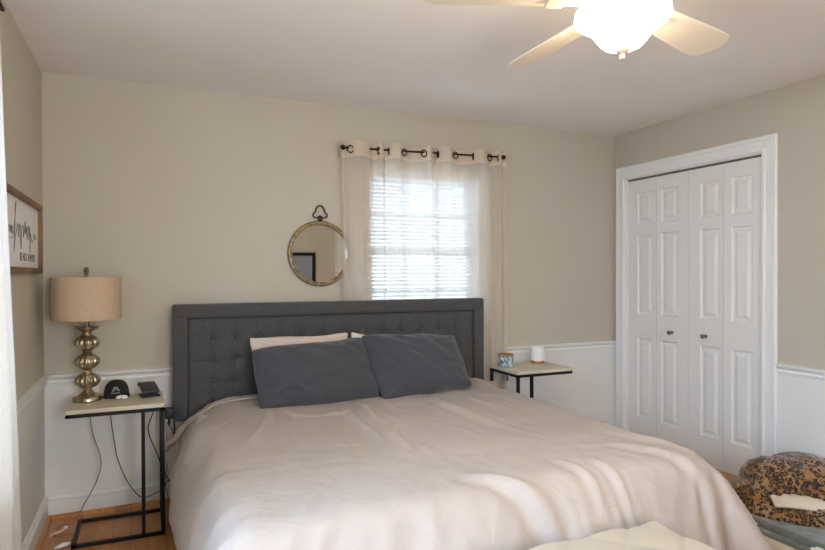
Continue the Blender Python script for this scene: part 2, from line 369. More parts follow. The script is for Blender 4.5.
dh_window('fill_window_2', -.20, 1.00, .75, 2.05, 2, 'x', YF, -1)  # second unseen opening, added so more of the front fill gets in
# horizontal blind inside the back window
bl = thing('window_blind', 'white horizontal slat blind inside the window behind the sheer curtains', 'blind', ((WX0+WX1)/2, YB+.055, WZ1))
hw = (WX1-WX0)/2-.010
obj('headrail', box(-hw, hw, -.02, .02, -.045, -.006, bevel=.003), SLAT, bl)
b = bmesh.new(); z = -.07
while z > -(WZ1-WZ0)+.03:
    r = bmesh.ops.create_cube(b, size=1)['verts']
    for v in r:
        y_ = v.co.y*.022; v.co = Vector((v.co.x*2*hw, y_, z+v.co.z*.0015+y_*-.85))
    z -= .0262
obj('slats', b, SLATT, bl)
b = bmesh.new()
for xx in (-hw*.72, 0, hw*.72): bx(b, xx-.001, xx+.001, -.0155, -.0135, -(WZ1-WZ0)+.02, -.04)
obj('ladder_cord', b, SLAT, bl)
obj('bottom_rail', box(-hw, hw, -.014, .014, -(WZ1-WZ0)+.004, -(WZ1-WZ0)+.022, bevel=.003), SLAT, bl)

# ------------------------------------------------------------------ curtain rod and sheer curtains
RY = YB-.098
def rodz(x): return 2.147+(x-1.175)*.021
rod = thing('curtain_rod', 'dark bronze curtain rod with ball ends above the window', 'curtain rod', (1.77, RY, 2.16))
obj('pole', tube([(1.172-1.77, 0, rodz(1.172)-2.16), (2.352-1.77, 0, rodz(2.352)-2.16)], .0065, n=12), BRONZE, rod, 40)
for x in (1.160, 2.362):
    b = bmesh.new(); bmesh.ops.create_uvsphere(b, u_segments=16, v_segments=12, radius=.0165); bmesh.ops.translate(b, verts=b.verts[:], vec=(x-1.77, 0, rodz(x)-2.16)); obj('finial', b, BRONZE, rod, 'all')
for x in (1.215, 2.335):
    b = tube([(x-1.77, 0, rodz(x)-2.16), (x-1.77, YB-RY, rodz(x)-2.16)], .005); bx(b, x-1.77-.014, x-1.77+.014, YB-RY-.006, YB-RY, rodz(x)-2.16-.02, rodz(x)-2.16+.03); 
    bx(b, x-1.77-.006, x-1.77+.006, -.006, YB-RY, rodz(x)-2.16-.012, rodz(x)-2.16-.006); obj('bracket', b, mat('white bracket', hexc('D8D4CC'), .5), rod)

def curtain(name, label, cross, sgn0, bot, amp, zb, ringset, group, seed, lines=()):
    """cross: x where the cloth passes the rod; bot: x0,x1 of the hem; sgn0: +1 first lobe is in front"""
    cx = (cross[0]+cross[-1])/2; o = thing(name, label, 'curtain', (cx, RY, 0), 0, group)
    n = 14; us = []
    for i in range(len(cross)-1):
        for k in range(n): us.append((cross[i]+(cross[i+1]-cross[i])*k/n, math.sin(PI*k/n)*sgn0*(-1)**i*(min(1, (cross[i+1]-cross[i])/.10)**.6), i+k/n))
    us.append((cross[-1], 0, len(cross)-1)); rows = 44; verts = []; top = 2.195; rnd = random.Random(seed)
    for j in range(rows+1):
        t = j/rows
        for q, (x, s, ph) in enumerate(us):
            f = (x-cross[0])/(cross[-1]-cross[0]); xb = bot[0]+(bot[1]-bot[0])*f
            sp = min(1, t*1.1)**.8; xx = x*(1-sp)+xb*sp
            ztop = rodz(x)+.038+(.006 if s > 0 else -.004)*abs(s)
            z = ztop*(1-t)+zb*t
            a = amp*(1-.35*t); nz = noise.noise(Vector((x*9+seed, t*1.6, seed)))*.020*t+noise.noise(Vector((x*24+seed, t*2.5, 4+seed)))*.006*t
            xx += noise.noise(Vector((ph*.9, t*2.1, seed+9)))*.022*t
            y = -s*a+nz
            # folds run into each other a little below the heading
            y = max(-.075, min(.062, y)); verts.append((xx-cx, y, z))
    m_ = len(us); faces = []
    for j in range(rows):
        for q in range(m_-1): faces.append((j*m_+q, j*m_+q+1, (j+1)*m_+q+1, (j+1)*m_+q))
    me = bpy.data.meshes.new(name); me.from_pydata(verts, [], faces); me.update()
    c = obj('sheer_panel', me, [SHEER, HEMC], o, 'all')
    hem = [i for i, p in enumerate(me.polygons) if p.index//(m_-1) < 2 or p.index//(m_-1) >= rows-2]
    for i in hem: me.polygons[i].material_index = 1
    for (x, ang) in ringset:
        pts = [(x-cx+.0225*math.cos(a)*math.cos(ang), -.020+.0225*math.cos(a)*math.sin(ang), rodz(x)-.012+.0225*math.sin(a)) for a in [2*PI*k/24 for k in range(24)]]
        obj('grommet', tube(pts, .0042, closed=True, n=8), BRONZE, o, 'all')
    return o
curtain('sheer_curtain', 'left beige sheer grommet curtain panel partly covering the round mirror', [1.143, 1.190, 1.345, 1.400, 1.440, 1.470, 1.578, 1.726, 1.800, 1.835], -1, (1.160, 1.85), .034, .03,
        [(1.203, .15), (1.395, .9), (1.468, 1.25), (1.578, .35), (1.722, .2), (1.828, 1.3)], 'sheer window curtains', 2)
curtain('sheer_curtain', 'right beige sheer grommet curtain panel hanging behind the side table with the candles', [1.815, 1.835, 1.960, 2.105, 2.232, 2.300, 2.345, 2.385], -1, (1.83, 2.400), .034, .03,
        [(1.962, .25), (2.101, 1.2), (2.236, .3), (2.305, .9)], 'sheer window curtains', 6)
# white curtain of the side window next to the camera
def side_curtain():
    o = thing('window_curtain', 'white cotton curtain hanging at the far left edge, nearest the camera', 'curtain', (-.44, 2.1, 0)); rows = 50; cols = 110; verts = []
    for j in range(rows+1):
        t = j/rows; z = 2.25*(1-t)+.02*t
        y1 = 2.33+.44*(t**1.3); y0 = 1.65
        for i in range(cols+1):
            f = i/cols; y = y0+(y1-y0)*f; a = .030*(1-.2*t)
            x = a*math.sin(f*2*PI*5.5+.6*math.sin(t*3))+noise.noise(Vector((f*6, t*2, 3)))*.018*t
            if f > .9: x -= (f-.9)*.22
            verts.append((x, y-2.1, z))
    faces = [(j*(cols+1)+i, j*(cols+1)+i+1, (j+1)*(cols+1)+i+1, (j+1)*(cols+1)+i) for j in range(rows) for i in range(cols)]
    me = bpy.data.meshes.new('c'); me.from_pydata(verts, [], faces); me.update(); obj('curtain_panel', me, CURT, o, 'all')
    return o
side_curtain()
r2 = thing('curtain_rod', 'dark curtain rod over the side window beside the camera', 'curtain rod', (-.44, 1.2, 2.235))
obj('pole', tube([(0, -1.1, 0), (0, 1.25, 0)], .008, n=12), BRONZE, r2, 40)
for y in (-1.0, 1.2): obj('bracket', box(-.075, .008, y-.006, y+.006, -.010, .002), BRONZE, r2)

# ------------------------------------------------------------------ ceiling fan
FX, FY = 1.414, 1.530
fan = thing('ceiling_fan', 'cream ceiling fan with a lit frosted glass bowl', 'ceiling fan', (FX, FY, 2.44))
obj('canopy', lathe([(.085, 0), (.085, -.02), (.06, -.06), (.03, -.075)][::-1], 32), FANW, fan, 40)
obj('motor_housing', lathe([(.05, -.235), (.115, -.225), (.125, -.19), (.125, -.13), (.11, -.09), (.04, -.07)], 40), FANW, fan, 40)
obj('switch_housing', lathe([(.06, -.262), (.075, -.258), (.075, -.236), (.05, -.232)], 40), FANN, fan, 40)
zb = -.386
bowlp = [(.004, zb), (.035, zb+.002), (.058, zb+.012), (.076, zb+.030), (.092, zb+.052), (.106, zb+.070), (.124, zb+.080), (.142, zb+.092), (.150, zb+.106), (.148, zb+.122), (.136, zb+.132), (.075, zb+.137)]
obj('glass_bowl', lathe(bowlp, 56), BOWL, fan, 'all')['label'] = 'glowing white frosted glass bowl'
obj('finial', lathe([(.004, zb-.030), (.008, zb-.028), (.009, zb-.018), (.006, zb-.014), (.014, zb-.011), (.024, zb-.002), (.027, zb+.006), (.024, zb+.010)], 24), FANN, fan, 40)
def blade_bm():
    b = bmesh.new(); up_, lo = [], []; N = 22; R0, R1 = .17, .65
    for i in range(N+1):
        t = i/N; r = R0+(R1-R0)*t; wdt = .052+.022*min(1, t*1.4)
        if t > .86: wdt *= math.sqrt(max(0.03, 1-((t-.86)/.14)**2.4))
        if t < .08: wdt *= .75+.25*t/.08
        for sgn in (1, -1):
            y = sgn*wdt; z = -y*.21
            up_.append(b.verts.new((r, y, z+.003))); lo.append(b.verts.new((r, y, z-.003)))
    for i in range(N):
        a = 2*i
        b.faces.new((up_[a], up_[a+2], up_[a+3], up_[a+1])); b.faces.new((lo[a], lo[a+1], lo[a+3], lo[a+2]))
        b.faces.new((up_[a], lo[a], lo[a+2], up_[a+2])); b.faces.new((up_[a+1], up_[a+3], lo[a+3], lo[a+1]))
    b.faces.new((up_[0], up_[1], lo[1], lo[0])); b.faces.new((up_[-2], lo[-2], lo[-1], up_[-1])); return b
for k in range(5):
    a = math.radians(15.3+72*k); bl_ = obj('blade', blade_bm(), FANW, fan, 30); bl_.rotation_euler = (0, 0, a); bl_.location = (0, 0, -.231)
    ib = box(.09, .23, -.018, .018, -.010, -.003, bevel=.002); bx(ib, .19, .25, -.035, .035, -.012, -.004, .003, 1); obj('blade_arm', ib, FANN, bl_)

# ------------------------------------------------------------------ bed
BX, BY = 1.148, 3.765
bed = thing('bed', 'king bed with a charcoal button-tufted upholstered headboard', 'bed', (BX, BY, 0))
hwid = 1.0145; zt = 1.163; zbm = .50
hb = obj('headboard', box(-hwid, hwid, -.045, 0, zbm, zt, bevel=.012, seg=3), HEADB, bed, 40)
# raised border
bw = .080
def border():
    b = bmesh.new(); y0, y1 = -.085, -.030
    bx(b, -hwid, hwid, y0, y1, zt-bw, zt, .014, 3); bx(b, -hwid, -hwid+bw, y0, y1, zbm, zt-bw+.012, .014, 3); bx(b, hwid-bw, hwid, y0, y1, zbm, zt-bw+.012, .014, 3); return b
obj('border', border(), HEADB, hb, 40)
obj('piping', (lambda b: (tube([(-hwid+bw, -.070, zbm), (-hwid+bw, -.070, zt-bw), (hwid-bw, -.070, zt-bw), (hwid-bw, -.070, zbm)], .0042, b), b)[-1])(bmesh.new()), SEAM, hb, 40)
bxs = [.351-BX+(1.950-.351)*k/12 for k in range(13)]; bzs = [.962, .833, .708, .585]
def tufted():
    b = bmesh.new(); NXh, NZh = 240, 90; x0, x1, z0, z1 = -hwid+bw-.004, hwid-bw+.004, zbm, zt-bw+.004; V = []
    for j in range(NZh+1):
        for i in range(NXh+1):
            x = x0+(x1-x0)*i/NXh; z = z0+(z1-z0)*j/NZh; d = 0
            for bz in bzs:
                if abs(z-bz) > .09: continue
                for bx_ in bxs:
                    dx = x-bx_
                    if abs(dx) > .1: continue
                    r2_ = dx*dx+(z-bz)**2; d += .016*math.exp(-r2_/(.013**2))+.017*math.exp(-r2_/(.038**2))
            kx = min(abs(x-q) for q in bxs); d += .0045*math.exp(-(kx/.007)**2)
            kz = min(abs(z-q) for q in bzs); d += .0016*math.exp(-(kz/.007)**2)
            ed = min(x-x0, x1-x, z1-z); d += .012*math.exp(-(ed/.012)**2)
            V.append(b.verts.new((x, -.068+d+noise.noise(Vector((x*8, z*8, 0)))*.0015, z)))
    for j in range(NZh):
        for i in range(NXh): q = j*(NXh+1)+i; b.faces.new((V[q], V[q+1], V[q+NXh+2], V[q+NXh+1]))
    return b
obj('tufted_panel', tufted(), HEADB, hb, 'all')
bt = lathe([(.0105, 0), (.0105, .002), (.008, .0055), (.004, .0072)], 16); bmesh.ops.rotate(bt, verts=bt.verts[:], matrix=Matrix.Rotation(PI/2, 3, 'X'))
bme = bpy.data.meshes.new('button'); bt.to_mesh(bme); bt.free(); bme.materials.append(HEADB); bme.polygons.foreach_set('use_smooth', [True]*len(bme.polygons))
for bz in bzs[:3]:
    for bx_ in bxs:
        o = bpy.data.objects.new('button', bme); C.objects.link(o); o.parent = hb; o.location = (bx_, -.045, bz)
for s in (-1, 1): obj('leg', box(s*(hwid-.10)-.035, s*(hwid-.10)+.035, -.05, -.015, 0, zbm+.02, bevel=.003), HEADB, bed)
obj('side_rail', (lambda b: (bx(b, -.925, -.895, -1.97, -.05, .14, .30, .004), bx(b, .895, .925, -1.97, -.05, .14, .30, .004), bx(b, -.925, .925, -2.0, -1.97, .14, .30, .004), b)[-1])(bmesh.new()), BLACK, bed)
for (x, y) in ((-.85, -1.93), (.85, -1.93), (-.85, -.3), (.85, -.3), (0, -1.1)): obj('leg', box(x-.025, x+.025, y-.025, y+.025, 0, .13, bevel=.003), BLACK, bed)
obj('side_bracket', (lambda b: (bx(b, -1.075, -.99, -.035, -.020, .556, .572, .002), b)[-1])(bmesh.new()), BLACK, bed)
mt = thing('mattress', 'thick mattress with a pale fitted sheet on the bed under the duvet', 'mattress', (BX, 2.65, .30))
mb = box(-.925, .925, -.87, .985, 0, .268, bevel=.08, seg=5); obj('mattress_body', mb, SHEET, mt, 60)
# corner of the fitted sheet or pillow peeking out beside the headboard is part of the duvet bundle

# shape of the rumpled duvet, measured in whole millimetres (second differences)
BAKED = {
'duvet': dict(shape=(94, 98), lo=[-0.0516, 1.5233, 0.0094], q=0.001, z=[
0,19,26,26,24,25,27,26,27,27,26,11,17,25,27,26,26,24,27,26,5,-5,28,23,23,28,27,28,28,28,28,27,28,28,27,28,28,28,27,28,27,27,27,28,27,28,28,28,28,28,28,28,27,26,27,28,27,28,28,28,
28,28,28,28,27,28,27,28,27,28,28,24,22,28,27,27,28,27,27,23,19,-1,26,-7,12,24,22,23,27,27,28,27,27,27,26,27,27,-2,25,-28,-4,1,1,0,0,1,0,-2,-2,16,6,-5,0,0,1,2,-1,-19,12,19,-23,2,0,
-1,1,-1,0,0,-1,1,0,-1,1,-1,0,0,0,0,0,1,1,-1,1,-1,0,0,-1,0,0,-1,1,1,1,-1,1,0,-1,0,0,-1,0,0,0,0,1,-1,1,0,-4,3,1,-1,1,0,0,0,0,-8,-17,26,-9,-7,4,-1,4,4,0,0,-1,1,0,-3,0,-2,-4,-6,26,1,
-30,-2,2,2,-2,0,0,-1,0,0,5,7,0,0,-1,0,0,13,-27,5,20,-20,3,1,-1,1,-1,0,0,0,-1,1,-1,1,0,-1,1,-1,1,0,0,0,0,0,0,-1,1,-1,0,0,0,1,0,1,-1,0,0,0,-1,1,0,-1,1,0,-1,1,-1,0,0,-4,4,1,-1,1,0,0,
-1,-16,13,1,-25,14,8,2,0,1,0,0,0,-1,-2,-4,0,-1,-17,15,27,-1,0,-30,0,-1,2,0,-1,3,3,0,-1,0,0,0,1,0,0,-5,24,-30,0,20,0,-11,1,-1,1,-1,1,-1,1,0,0,0,-1,1,0,0,0,0,-1,1,0,0,0,0,0,0,0,1,-1,
0,0,-1,1,0,0,0,0,0,-1,1,0,-1,1,-1,0,-2,2,4,1,-4,-1,-1,-1,0,1,17,-13,-27,25,19,-7,-6,-7,-2,-1,0,0,0,-11,4,-1,-15,2,6,25,-1,4,-1,-31,2,-1,0,0,0,0,0,0,0,0,1,0,1,-16,-5,11,29,-9,0,-6,
-2,-1,1,-1,1,0,0,0,0,0,0,0,0,0,0,0,0,0,0,-1,1,0,0,0,1,-1,0,0,0,0,0,0,-1,1,0,0,0,1,-1,0,0,-1,1,0,2,0,0,-1,3,0,-2,-1,-6,-12,11,21,4,1,-24,2,7,6,0,-11,0,1,-8,3,-8,1,-4,-4,-1,25,2,-7,
-5,-18,-2,1,0,1,-1,0,0,0,0,1,0,0,-1,4,-6,0,9,8,-7,-5,2,0,0,0,0,0,0,0,-1,1,0,0,0,0,0,0,0,0,0,0,0,0,0,0,-1,1,0,0,0,0,0,0,0,0,0,0,0,-1,1,-1,1,0,0,0,0,1,0,0,1,0,3,-2,-1,-4,-1,5,16,-28,
15,8,-3,-1,-18,11,0,-1,8,2,-22,-1,-10,-3,-5,-27,10,-4,-1,18,0,0,0,0,1,-1,0,0,0,0,0,0,-1,3,-3,2,0,3,3,-2,0,0,0,0,0,-1,1,0,0,0,0,0,0,0,0,0,-1,1,0,0,0,0,0,0,0,0,0,0,0,-1,1,0,0,0,0,0,
0,0,0,0,0,0,0,0,0,0,1,0,0,1,-2,3,-2,-3,2,-1,-17,30,-8,0,3,-20,18,0,-2,-8,1,6,-15,-11,16,11,9,-10,-16,2,12,10,-1,-1,0,0,-1,1,0,0,0,-1,0,0,1,1,2,-1,0,0,3,1,-2,1,-1,1,0,0,0,0,0,0,-1,
1,0,-1,1,0,0,0,0,0,0,-1,1,0,0,0,-1,1,0,0,0,0,0,0,-1,1,0,0,0,0,0,0,0,0,0,0,0,0,0,1,0,1,-1,1,-4,-9,15,3,-1,-1,-6,10,-11,2,-6,2,-2,2,9,9,1,5,3,-13,-7,8,5,6,-2,-1,0,-1,1,0,0,0,0,0,0,0,
0,1,2,-1,0,-1,4,-7,7,0,0,0,-1,1,0,-1,1,0,0,0,0,0,0,-1,1,0,-1,1,0,0,0,0,0,0,0,0,-1,1,0,-1,1,0,0,0,0,0,0,0,0,0,0,0,0,1,-1,1,-1,0,1,-1,0,2,1,5,3,-9,4,0,-12,3,3,-1,-1,1,2,-15,34,-7,8,
-3,-22,-10,-5,7,4,4,-1,2,-6,1,0,0,-1,0,0,0,0,0,1,1,3,-2,0,1,-7,5,4,0,0,0,0,0,-1,1,0,-1,1,0,-1,1,0,0,0,0,0,0,-1,1,0,-1,1,0,0,0,0,0,0,0,0,-1,1,0,-1,1,0,0,0,0,0,0,0,0,0,0,0,0,0,0,1,0,
1,1,0,-1,5,-3,-1,-1,0,-5,7,-3,-5,12,3,6,-3,0,-25,-6,-7,18,-8,4,5,-14,4,-1,0,0,1,-1,1,0,0,0,-1,2,7,-7,1,-6,1,6,2,-1,1,-1,1,-1,1,0,-1,1,0,-1,1,0,-1,1,0,-1,1,0,0,0,-1,1,0,-1,1,-1,1,0,
-1,1,0,0,0,0,0,0,-1,1,0,0,0,0,0,0,0,0,0,0,0,0,1,1,1,0,0,-7,11,-5,0,2,1,0,-3,6,2,1,0,-4,2,4,-1,-1,-1,-10,23,3,-25,8,-1,-1,0,-1,0,1,-1,0,0,0,1,-1,-3,6,-4,0,-1,9,-1,1,-1,1,-1,1,0,-1,
1,0,-1,1,0,-1,1,-1,0,1,0,-1,1,-1,1,0,-1,1,0,0,0,-1,1,0,-1,1,0,-1,1,-1,1,0,-1,1,0,0,0,-1,1,-1,1,0,0,0,0,2,0,1,-2,1,5,-8,6,0,2,0,3,1,0,-1,-4,0,-1,-1,4,-2,4,8,1,-14,20,-17,-4,-1,-1,1,
0,-1,0,0,0,0,0,-2,2,4,-4,2,4,0,1,-1,1,-1,1,0,-1,1,-1,0,1,-1,0,1,-1,1,0,-1,0,1,-1,1,0,-1,1,0,-1,1,-1,1,0,-1,1,0,-1,1,0,0,0,-1,1,0,-1,1,-1,1,0,0,0,-1,1,0,1,2,0,0,-1,2,1,-2,2,2,1,2,1,
-1,-1,-3,-2,0,-2,-1,4,12,8,-9,-6,14,-22,18,-14,-5,-1,-1,0,1,-1,0,0,-1,1,0,1,2,0,1,2,1,-1,1,-1,1,-1,0,0,0,1,-1,0,1,-1,0,1,-1,0,1,-1,0,1,-1,0,1,0,-1,1,-1,1,0,-1,1,0,-1,1,0,-1,1,-1,1,
0,-1,1,0,0,0,-1,1,-1,1,0,0,0,2,1,-1,-1,5,-2,-1,3,1,2,2,0,-2,-3,-2,-1,-2,-2,-3,4,19,6,-8,3,-28,7,-4,18,-12,-5,-2,0,0,0,0,1,0,-1,-1,4,-2,3,2,1,-1,1,-1,1,-1,1,-1,1,-1,0,1,-1,0,1,-1,0,
1,-1,0,1,-1,0,1,0,-1,0,1,-1,1,0,-1,1,0,-1,1,0,-1,1,-1,1,0,-1,1,0,-1,1,-1,1,0,0,0,-1,1,1,2,-1,1,-4,8,-5,3,2,2,2,-1,-2,-2,-2,-1,-3,-3,-2,-4,4,25,3,-9,-27,6,2,-3,-5,18,-11,-3,-1,-1,1,
0,-1,0,0,0,5,-3,3,1,0,0,0,0,0,0,0,0,0,0,0,0,0,0,0,0,0,0,1,-1,0,1,-1,0,0,1,0,-1,1,0,-1,1,0,-1,1,0,-1,1,0,0,0,-1,1,0,-1,1,0,0,0,-1,1,-1,1,-1,2,1,0,0,0,4,-7,7,3,2,-1,-2,-3,-1,-2,-3,
-3,-3,-5,-3,3,26,5,0,-6,-11,-13,-3,-2,-5,17,-9,-4,0,0,0,0,0,0,1,2,1,0,1,-1,1,-1,1,0,0,0,0,0,0,0,0,0,0,0,0,0,0,0,0,0,0,1,0,-1,0,0,1,0,-1,1,0,-1,1,0,-1,1,0,-1,1,-1,1,0,-1,1,0,-1,1,
-1,1,0,0,0,0,0,2,1,0,1,1,0,3,2,0,-2,-2,-2,-3,-3,-4,-5,-5,-3,-3,3,27,0,-6,8,1,-8,-16,-8,-2,-5,14,-7,-3,0,0,0,1,-1,2,2,0,1,0,0,0,0,0,-1,1,-1,1,0,0,0,0,0,0,0,1,-1,0,0,1,-1,0,0,0,1,-1,
0,0,0,1,-1,0,1,-1,0,1,-1,0,1,-1,1,0,-1,1,0,-1,1,0,0,0,-1,1,-1,1,1,1,0,0,4,-1,1,4,0,-3,-2,-1,-3,-4,-7,-7,-4,-3,-3,-2,4,24,1,0,-9,3,9,-5,-11,-10,-5,-5,11,-6,-2,1,0,0,0,2,0,1,0,0,1,
-1,1,-1,1,0,0,0,-1,1,0,0,0,0,0,0,0,0,0,0,1,-1,0,0,0,1,-1,0,0,0,1,-1,0,1,-1,0,1,0,-1,1,0,-1,1,0,-1,1,0,-1,1,-1,1,0,0,0,1,1,0,0,3,-3,5,2,-4,1,-2,-4,-6,-10,-6,-2,-2,-1,1,-2,1,4,7,11,
5,1,-3,2,-7,-7,-9,-4,-8,9,-5,-1,0,1,-1,3,0,1,1,-1,0,1,-1,1,-1,0,1,0,0,0,-1,0,1,0,0,0,0,0,0,0,0,0,0,0,0,-1,1,0,0,0,0,0,0,0,1,-1,0,0,1,-1,0,1,-1,0,1,-1,0,1,-1,1,0,-1,1,-1,1,2,-1,2,3,
-2,6,-5,3,-6,-9,-12,-11,-1,2,1,0,0,-2,3,1,10,5,3,5,-5,1,3,5,-7,-8,0,-5,-14,7,-4,0,-1,2,1,0,1,-1,1,0,0,0,0,1,-1,0,0,1,-1,1,0,0,0,0,0,0,0,0,0,0,0,0,0,0,0,0,0,0,0,0,0,0,0,0,1,-1,0,0,
0,0,0,1,-1,0,1,0,-1,1,0,-1,1,-1,1,1,1,0,0,3,1,-2,3,-14,-11,-9,-1,3,5,7,12,-12,-6,-4,-6,2,-5,-11,13,11,16,4,0,-1,1,-3,-21,-8,6,-8,3,-1,0,1,1,0,0,1,0,0,-1,1,0,0,1,-1,0,0,1,0,-1,0,0,
0,0,1,0,0,0,-1,1,0,0,-1,1,0,0,0,0,-1,1,0,0,0,-1,1,0,0,0,0,0,0,0,0,0,0,1,-1,0,1,-1,1,0,0,0,1,1,1,0,0,-17,-9,-2,7,7,8,4,4,-6,11,5,4,4,-33,-2,-6,-13,2,3,10,11,10,8,4,0,-14,-13,3,-6,0,
1,0,0,0,1,0,0,0,1,0,-1,0,0,1,0,0,0,-1,1,0,0,0,0,0,0,0,-1,1,0,0,-1,1,0,0,0,0,0,0,0,0,0,0,0,0,0,0,1,-1,0,0,1,0,-1,0,0,1,0,-1,1,0,0,0,1,1,0,-2,0,-5,-6,10,9,3,-1,-2,-5,-10,-6,1,0,0,-4,
8,-2,-2,-3,-11,-4,-2,0,3,6,8,10,14,-1,-22,5,-1,0,0,1,0,0,0,0,0,0,0,1,0,0,0,0,-1,0,1,0,0,0,0,0,0,0,0,0,0,0,0,0,0,0,0,0,-1,0,1,0,0,0,-1,1,0,0,-1,0,1,0,0,0,-1,1,0,0,0,0,1,-1,0,0,1,2,
-2,-1,-1,0,-5,18,1,-6,-7,-5,-6,-3,-3,-2,0,0,0,5,0,1,-4,0,0,-4,-5,-3,-3,-4,-1,1,2,7,17,-3,-1,0,0,-1,1,0,0,0,0,0,-1,0,0,0,0,0,1,0,0,0,0,0,0,0,0,-1,0,1,0,-1,0,1,0,0,0,-1,1,0,0,0,-1,0,
1,0,0,-1,1,0,0,0,0,-1,1,0,0,0,0,0,-1,1,0,0,0,-1,1,0,1,-1,5,-5,-13,-7,-3,-2,0,-1,0,0,0,1,1,26,9,0,-2,0,0,1,1,0,1,1,0,3,3,1,-4,-3,-2,0,0,0,-1,0,0,0,0,0,1,0,0,0,0,0,0,-1,0,0,0,0,1,-1,
0,1,0,0,-1,1,0,0,0,0,-1,1,0,0,-1,0,1,0,0,-1,0,1,0,0,-1,0,0,1,0,0,-1,0,0,0,1,0,0,0,0,-2,1,0,0,0,0,-6,6,7,9,2,2,1,2,2,0,1,-3,-30,23,0,0,-1,0,0,0,1,0,1,2,0,-1,-1,1,-1,0,0,-1,0,0,0,0,
0,0,0,0,-1,0,0,0,0,0,1,0,0,0,0,-1,1,0,-1,0,0,1,0,0,-1,0,0,1,0,-1,0,1,0,-1,0,0,1,0,-1,0,0,1,0,-1,0,0,0,1,0,0,-1,0,0,0,0,0,0,-1,0,0,0,-3,8,6,0,-3,1,1,2,1,2,3,2,6,3,-21,1,-1,0,-1,0,0,
0,1,1,0,-1,0,0,0,0,1,-1,0,0,0,0,0,0,-1,0,0,1,0,0,0,0,0,-1,0,0,0,0,1,-1,0,1,0,-1,0,0,0,1,0,-1,0,0,1,-1,0,0,1,-1,0,0,0,1,-1,0,0,0,1,-1,0,0,0,0,0,0,0,0,0,0,0,0,0,0,0,-1,2,-5,-1,4,2,2,
1,0,0,0,0,-1,-2,0,-1,1,0,-1,-1,-1,1,0,1,0,0,0,1,-1,0,0,0,0,0,0,0,0,-1,0,1,0,0,0,-1,0,0,0,0,1,0,0,0,0,-1,1,-1,0,0,1,-1,0,0,0,0,1,-1,0,0,1,-1,0,0,1,-1,0,0,0,1,-1,0,0,0,1,-1,0,0,0,0,
0,0,0,0,0,0,0,0,0,-1,1,0,1,-3,-2,1,3,1,1,1,-1,0,-1,0,-1,0,0,1,-1,-1,-1,0,2,-1,0,0,1,0,0,0,0,0,0,0,0,0,-1,1,0,0,-1,0,0,1,0,0,0,0,-1,0,0,0,0,0,0,1,-1,0,0,1,0,0,0,-1,0,1,-1,0,0,1,-1,
0,0,1,-1,0,0,0,0,0,0,0,0,0,0,0,0,-1,1,0,0,0,0,0,0,0,0,0,1,0,-1,3,-1,-3,-1,2,1,1,0,-1,1,-1,-1,0,-1,0,-1,0,1,0,0,1,0,0,0,0,1,-1,0,0,-1,1,-1,0,1,0,-1,0,1,0,0,0,-1,0,0,0,1,0,-1,0,1,-1,
0,0,1,-1,0,0,0,0,0,0,0,0,0,0,0,0,0,0,0,0,0,0,0,0,0,0,0,0,-1,1,0,0,-1,1,0,0,-1,0,0,1,0,0,0,0,0,0,2,-3,2,2,-2,-3,2,1,1,0,-1,-1,0,0,-3,0,0,0,2,1,-1,0,1,0,0,0,-1,1,0,0,0,-1,1,0,-1,0,1,
0,0,-1,0,0,1,0,0,-1,0,0,1,0,-1,1,-1,0,0,1,-1,0,0,0,0,0,0,0,0,0,0,0,0,0,0,0,0,0,0,-1,1,0,0,0,0,0,0,-1,1,0,0,-1,1,0,0,-1,1,-1,0,1,0,0,-1,5,-4,0,3,0,-4,2,0,0,0,0,-1,0,-3,-1,0,2,0,1,1,
0,-1,1,0,-1,1,0,-1,0,0,1,-1,0,1,0,-1,0,0,1,0,-1,0,0,0,1,0,-1,0,0,0,0,0,0,0,0,1,-1,0,0,0,0,0,0,0,0,0,-1,1,0,0,-1,1,0,-1,1,0,0,0,-1,1,0,-1,1,0,-1,0,1,-1,0,1,0,-1,1,0,0,0,1,0,-3,6,-3,
-3,5,0,-5,3,1,-1,-1,-1,0,-4,0,0,2,1,0,0,0,1,0,-1,2,-1,-1,1,0,0,-1,1,-1,0,0,1,0,0,0,-1,1,0,0,-1,0,0,1,-1,0,0,0,0,0,0,0,0,0,0,0,-1,1,0,0,0,0,0,0,0,0,-1,1,0,0,0,0,0,-1,0,1,0,-1,1,0,
-1,1,0,-1,1,0,-1,1,0,-1,1,0,0,0,1,1,-4,6,-1,-6,5,2,-5,2,0,0,0,-1,-4,-1,2,1,0,1,0,1,0,-1,1,-2,2,-1,0,0,0,0,0,1,0,0,0,0,-1,0,1,-1,0,0,1,-1,0,0,1,-1,0,0,0,0,0,0,-1,1,0,-1,1,0,0,-1,1,
0,-1,1,0,-1,1,0,0,-1,1,0,-1,1,0,0,-1,1,0,-1,1,0,-1,1,0,0,0,-1,0,1,-1,1,0,0,0,2,1,-6,6,1,-7,5,1,-3,2,-1,-1,0,-3,-1,1,1,1,0,1,0,-1,1,-2,3,-3,2,0,-1,0,0,0,0,0,0,0,0,1,0,-1,1,-1,0,0,1,
-1,0,0,0,0,0,0,0,0,0,0,0,0,0,0,0,-1,1,0,-1,1,0,-1,1,0,0,-1,1,0,-1,1,0,-1,0,1,0,-1,1,-1,0,1,0,-1,0,1,0,-1,0,0,0,1,0,2,-2,2,2,-7,6,2,-8,5,0,-2,2,-1,0,-3,-1,2,0,1,1,0,-1,1,-3,4,-5,4,
0,-1,1,-1,1,0,0,0,0,0,0,0,-1,1,-1,1,0,-1,0,1,-1,0,1,-1,0,0,0,0,-1,1,0,-1,1,-1,0,1,0,-1,1,0,-1,1,0,-1,0,1,0,-1,1,0,-1,1,0,-1,0,1,-1,1,0,-1,0,1,0,-1,0,1,-1,1,0,0,1,-1,3,-3,3,2,-7,6,
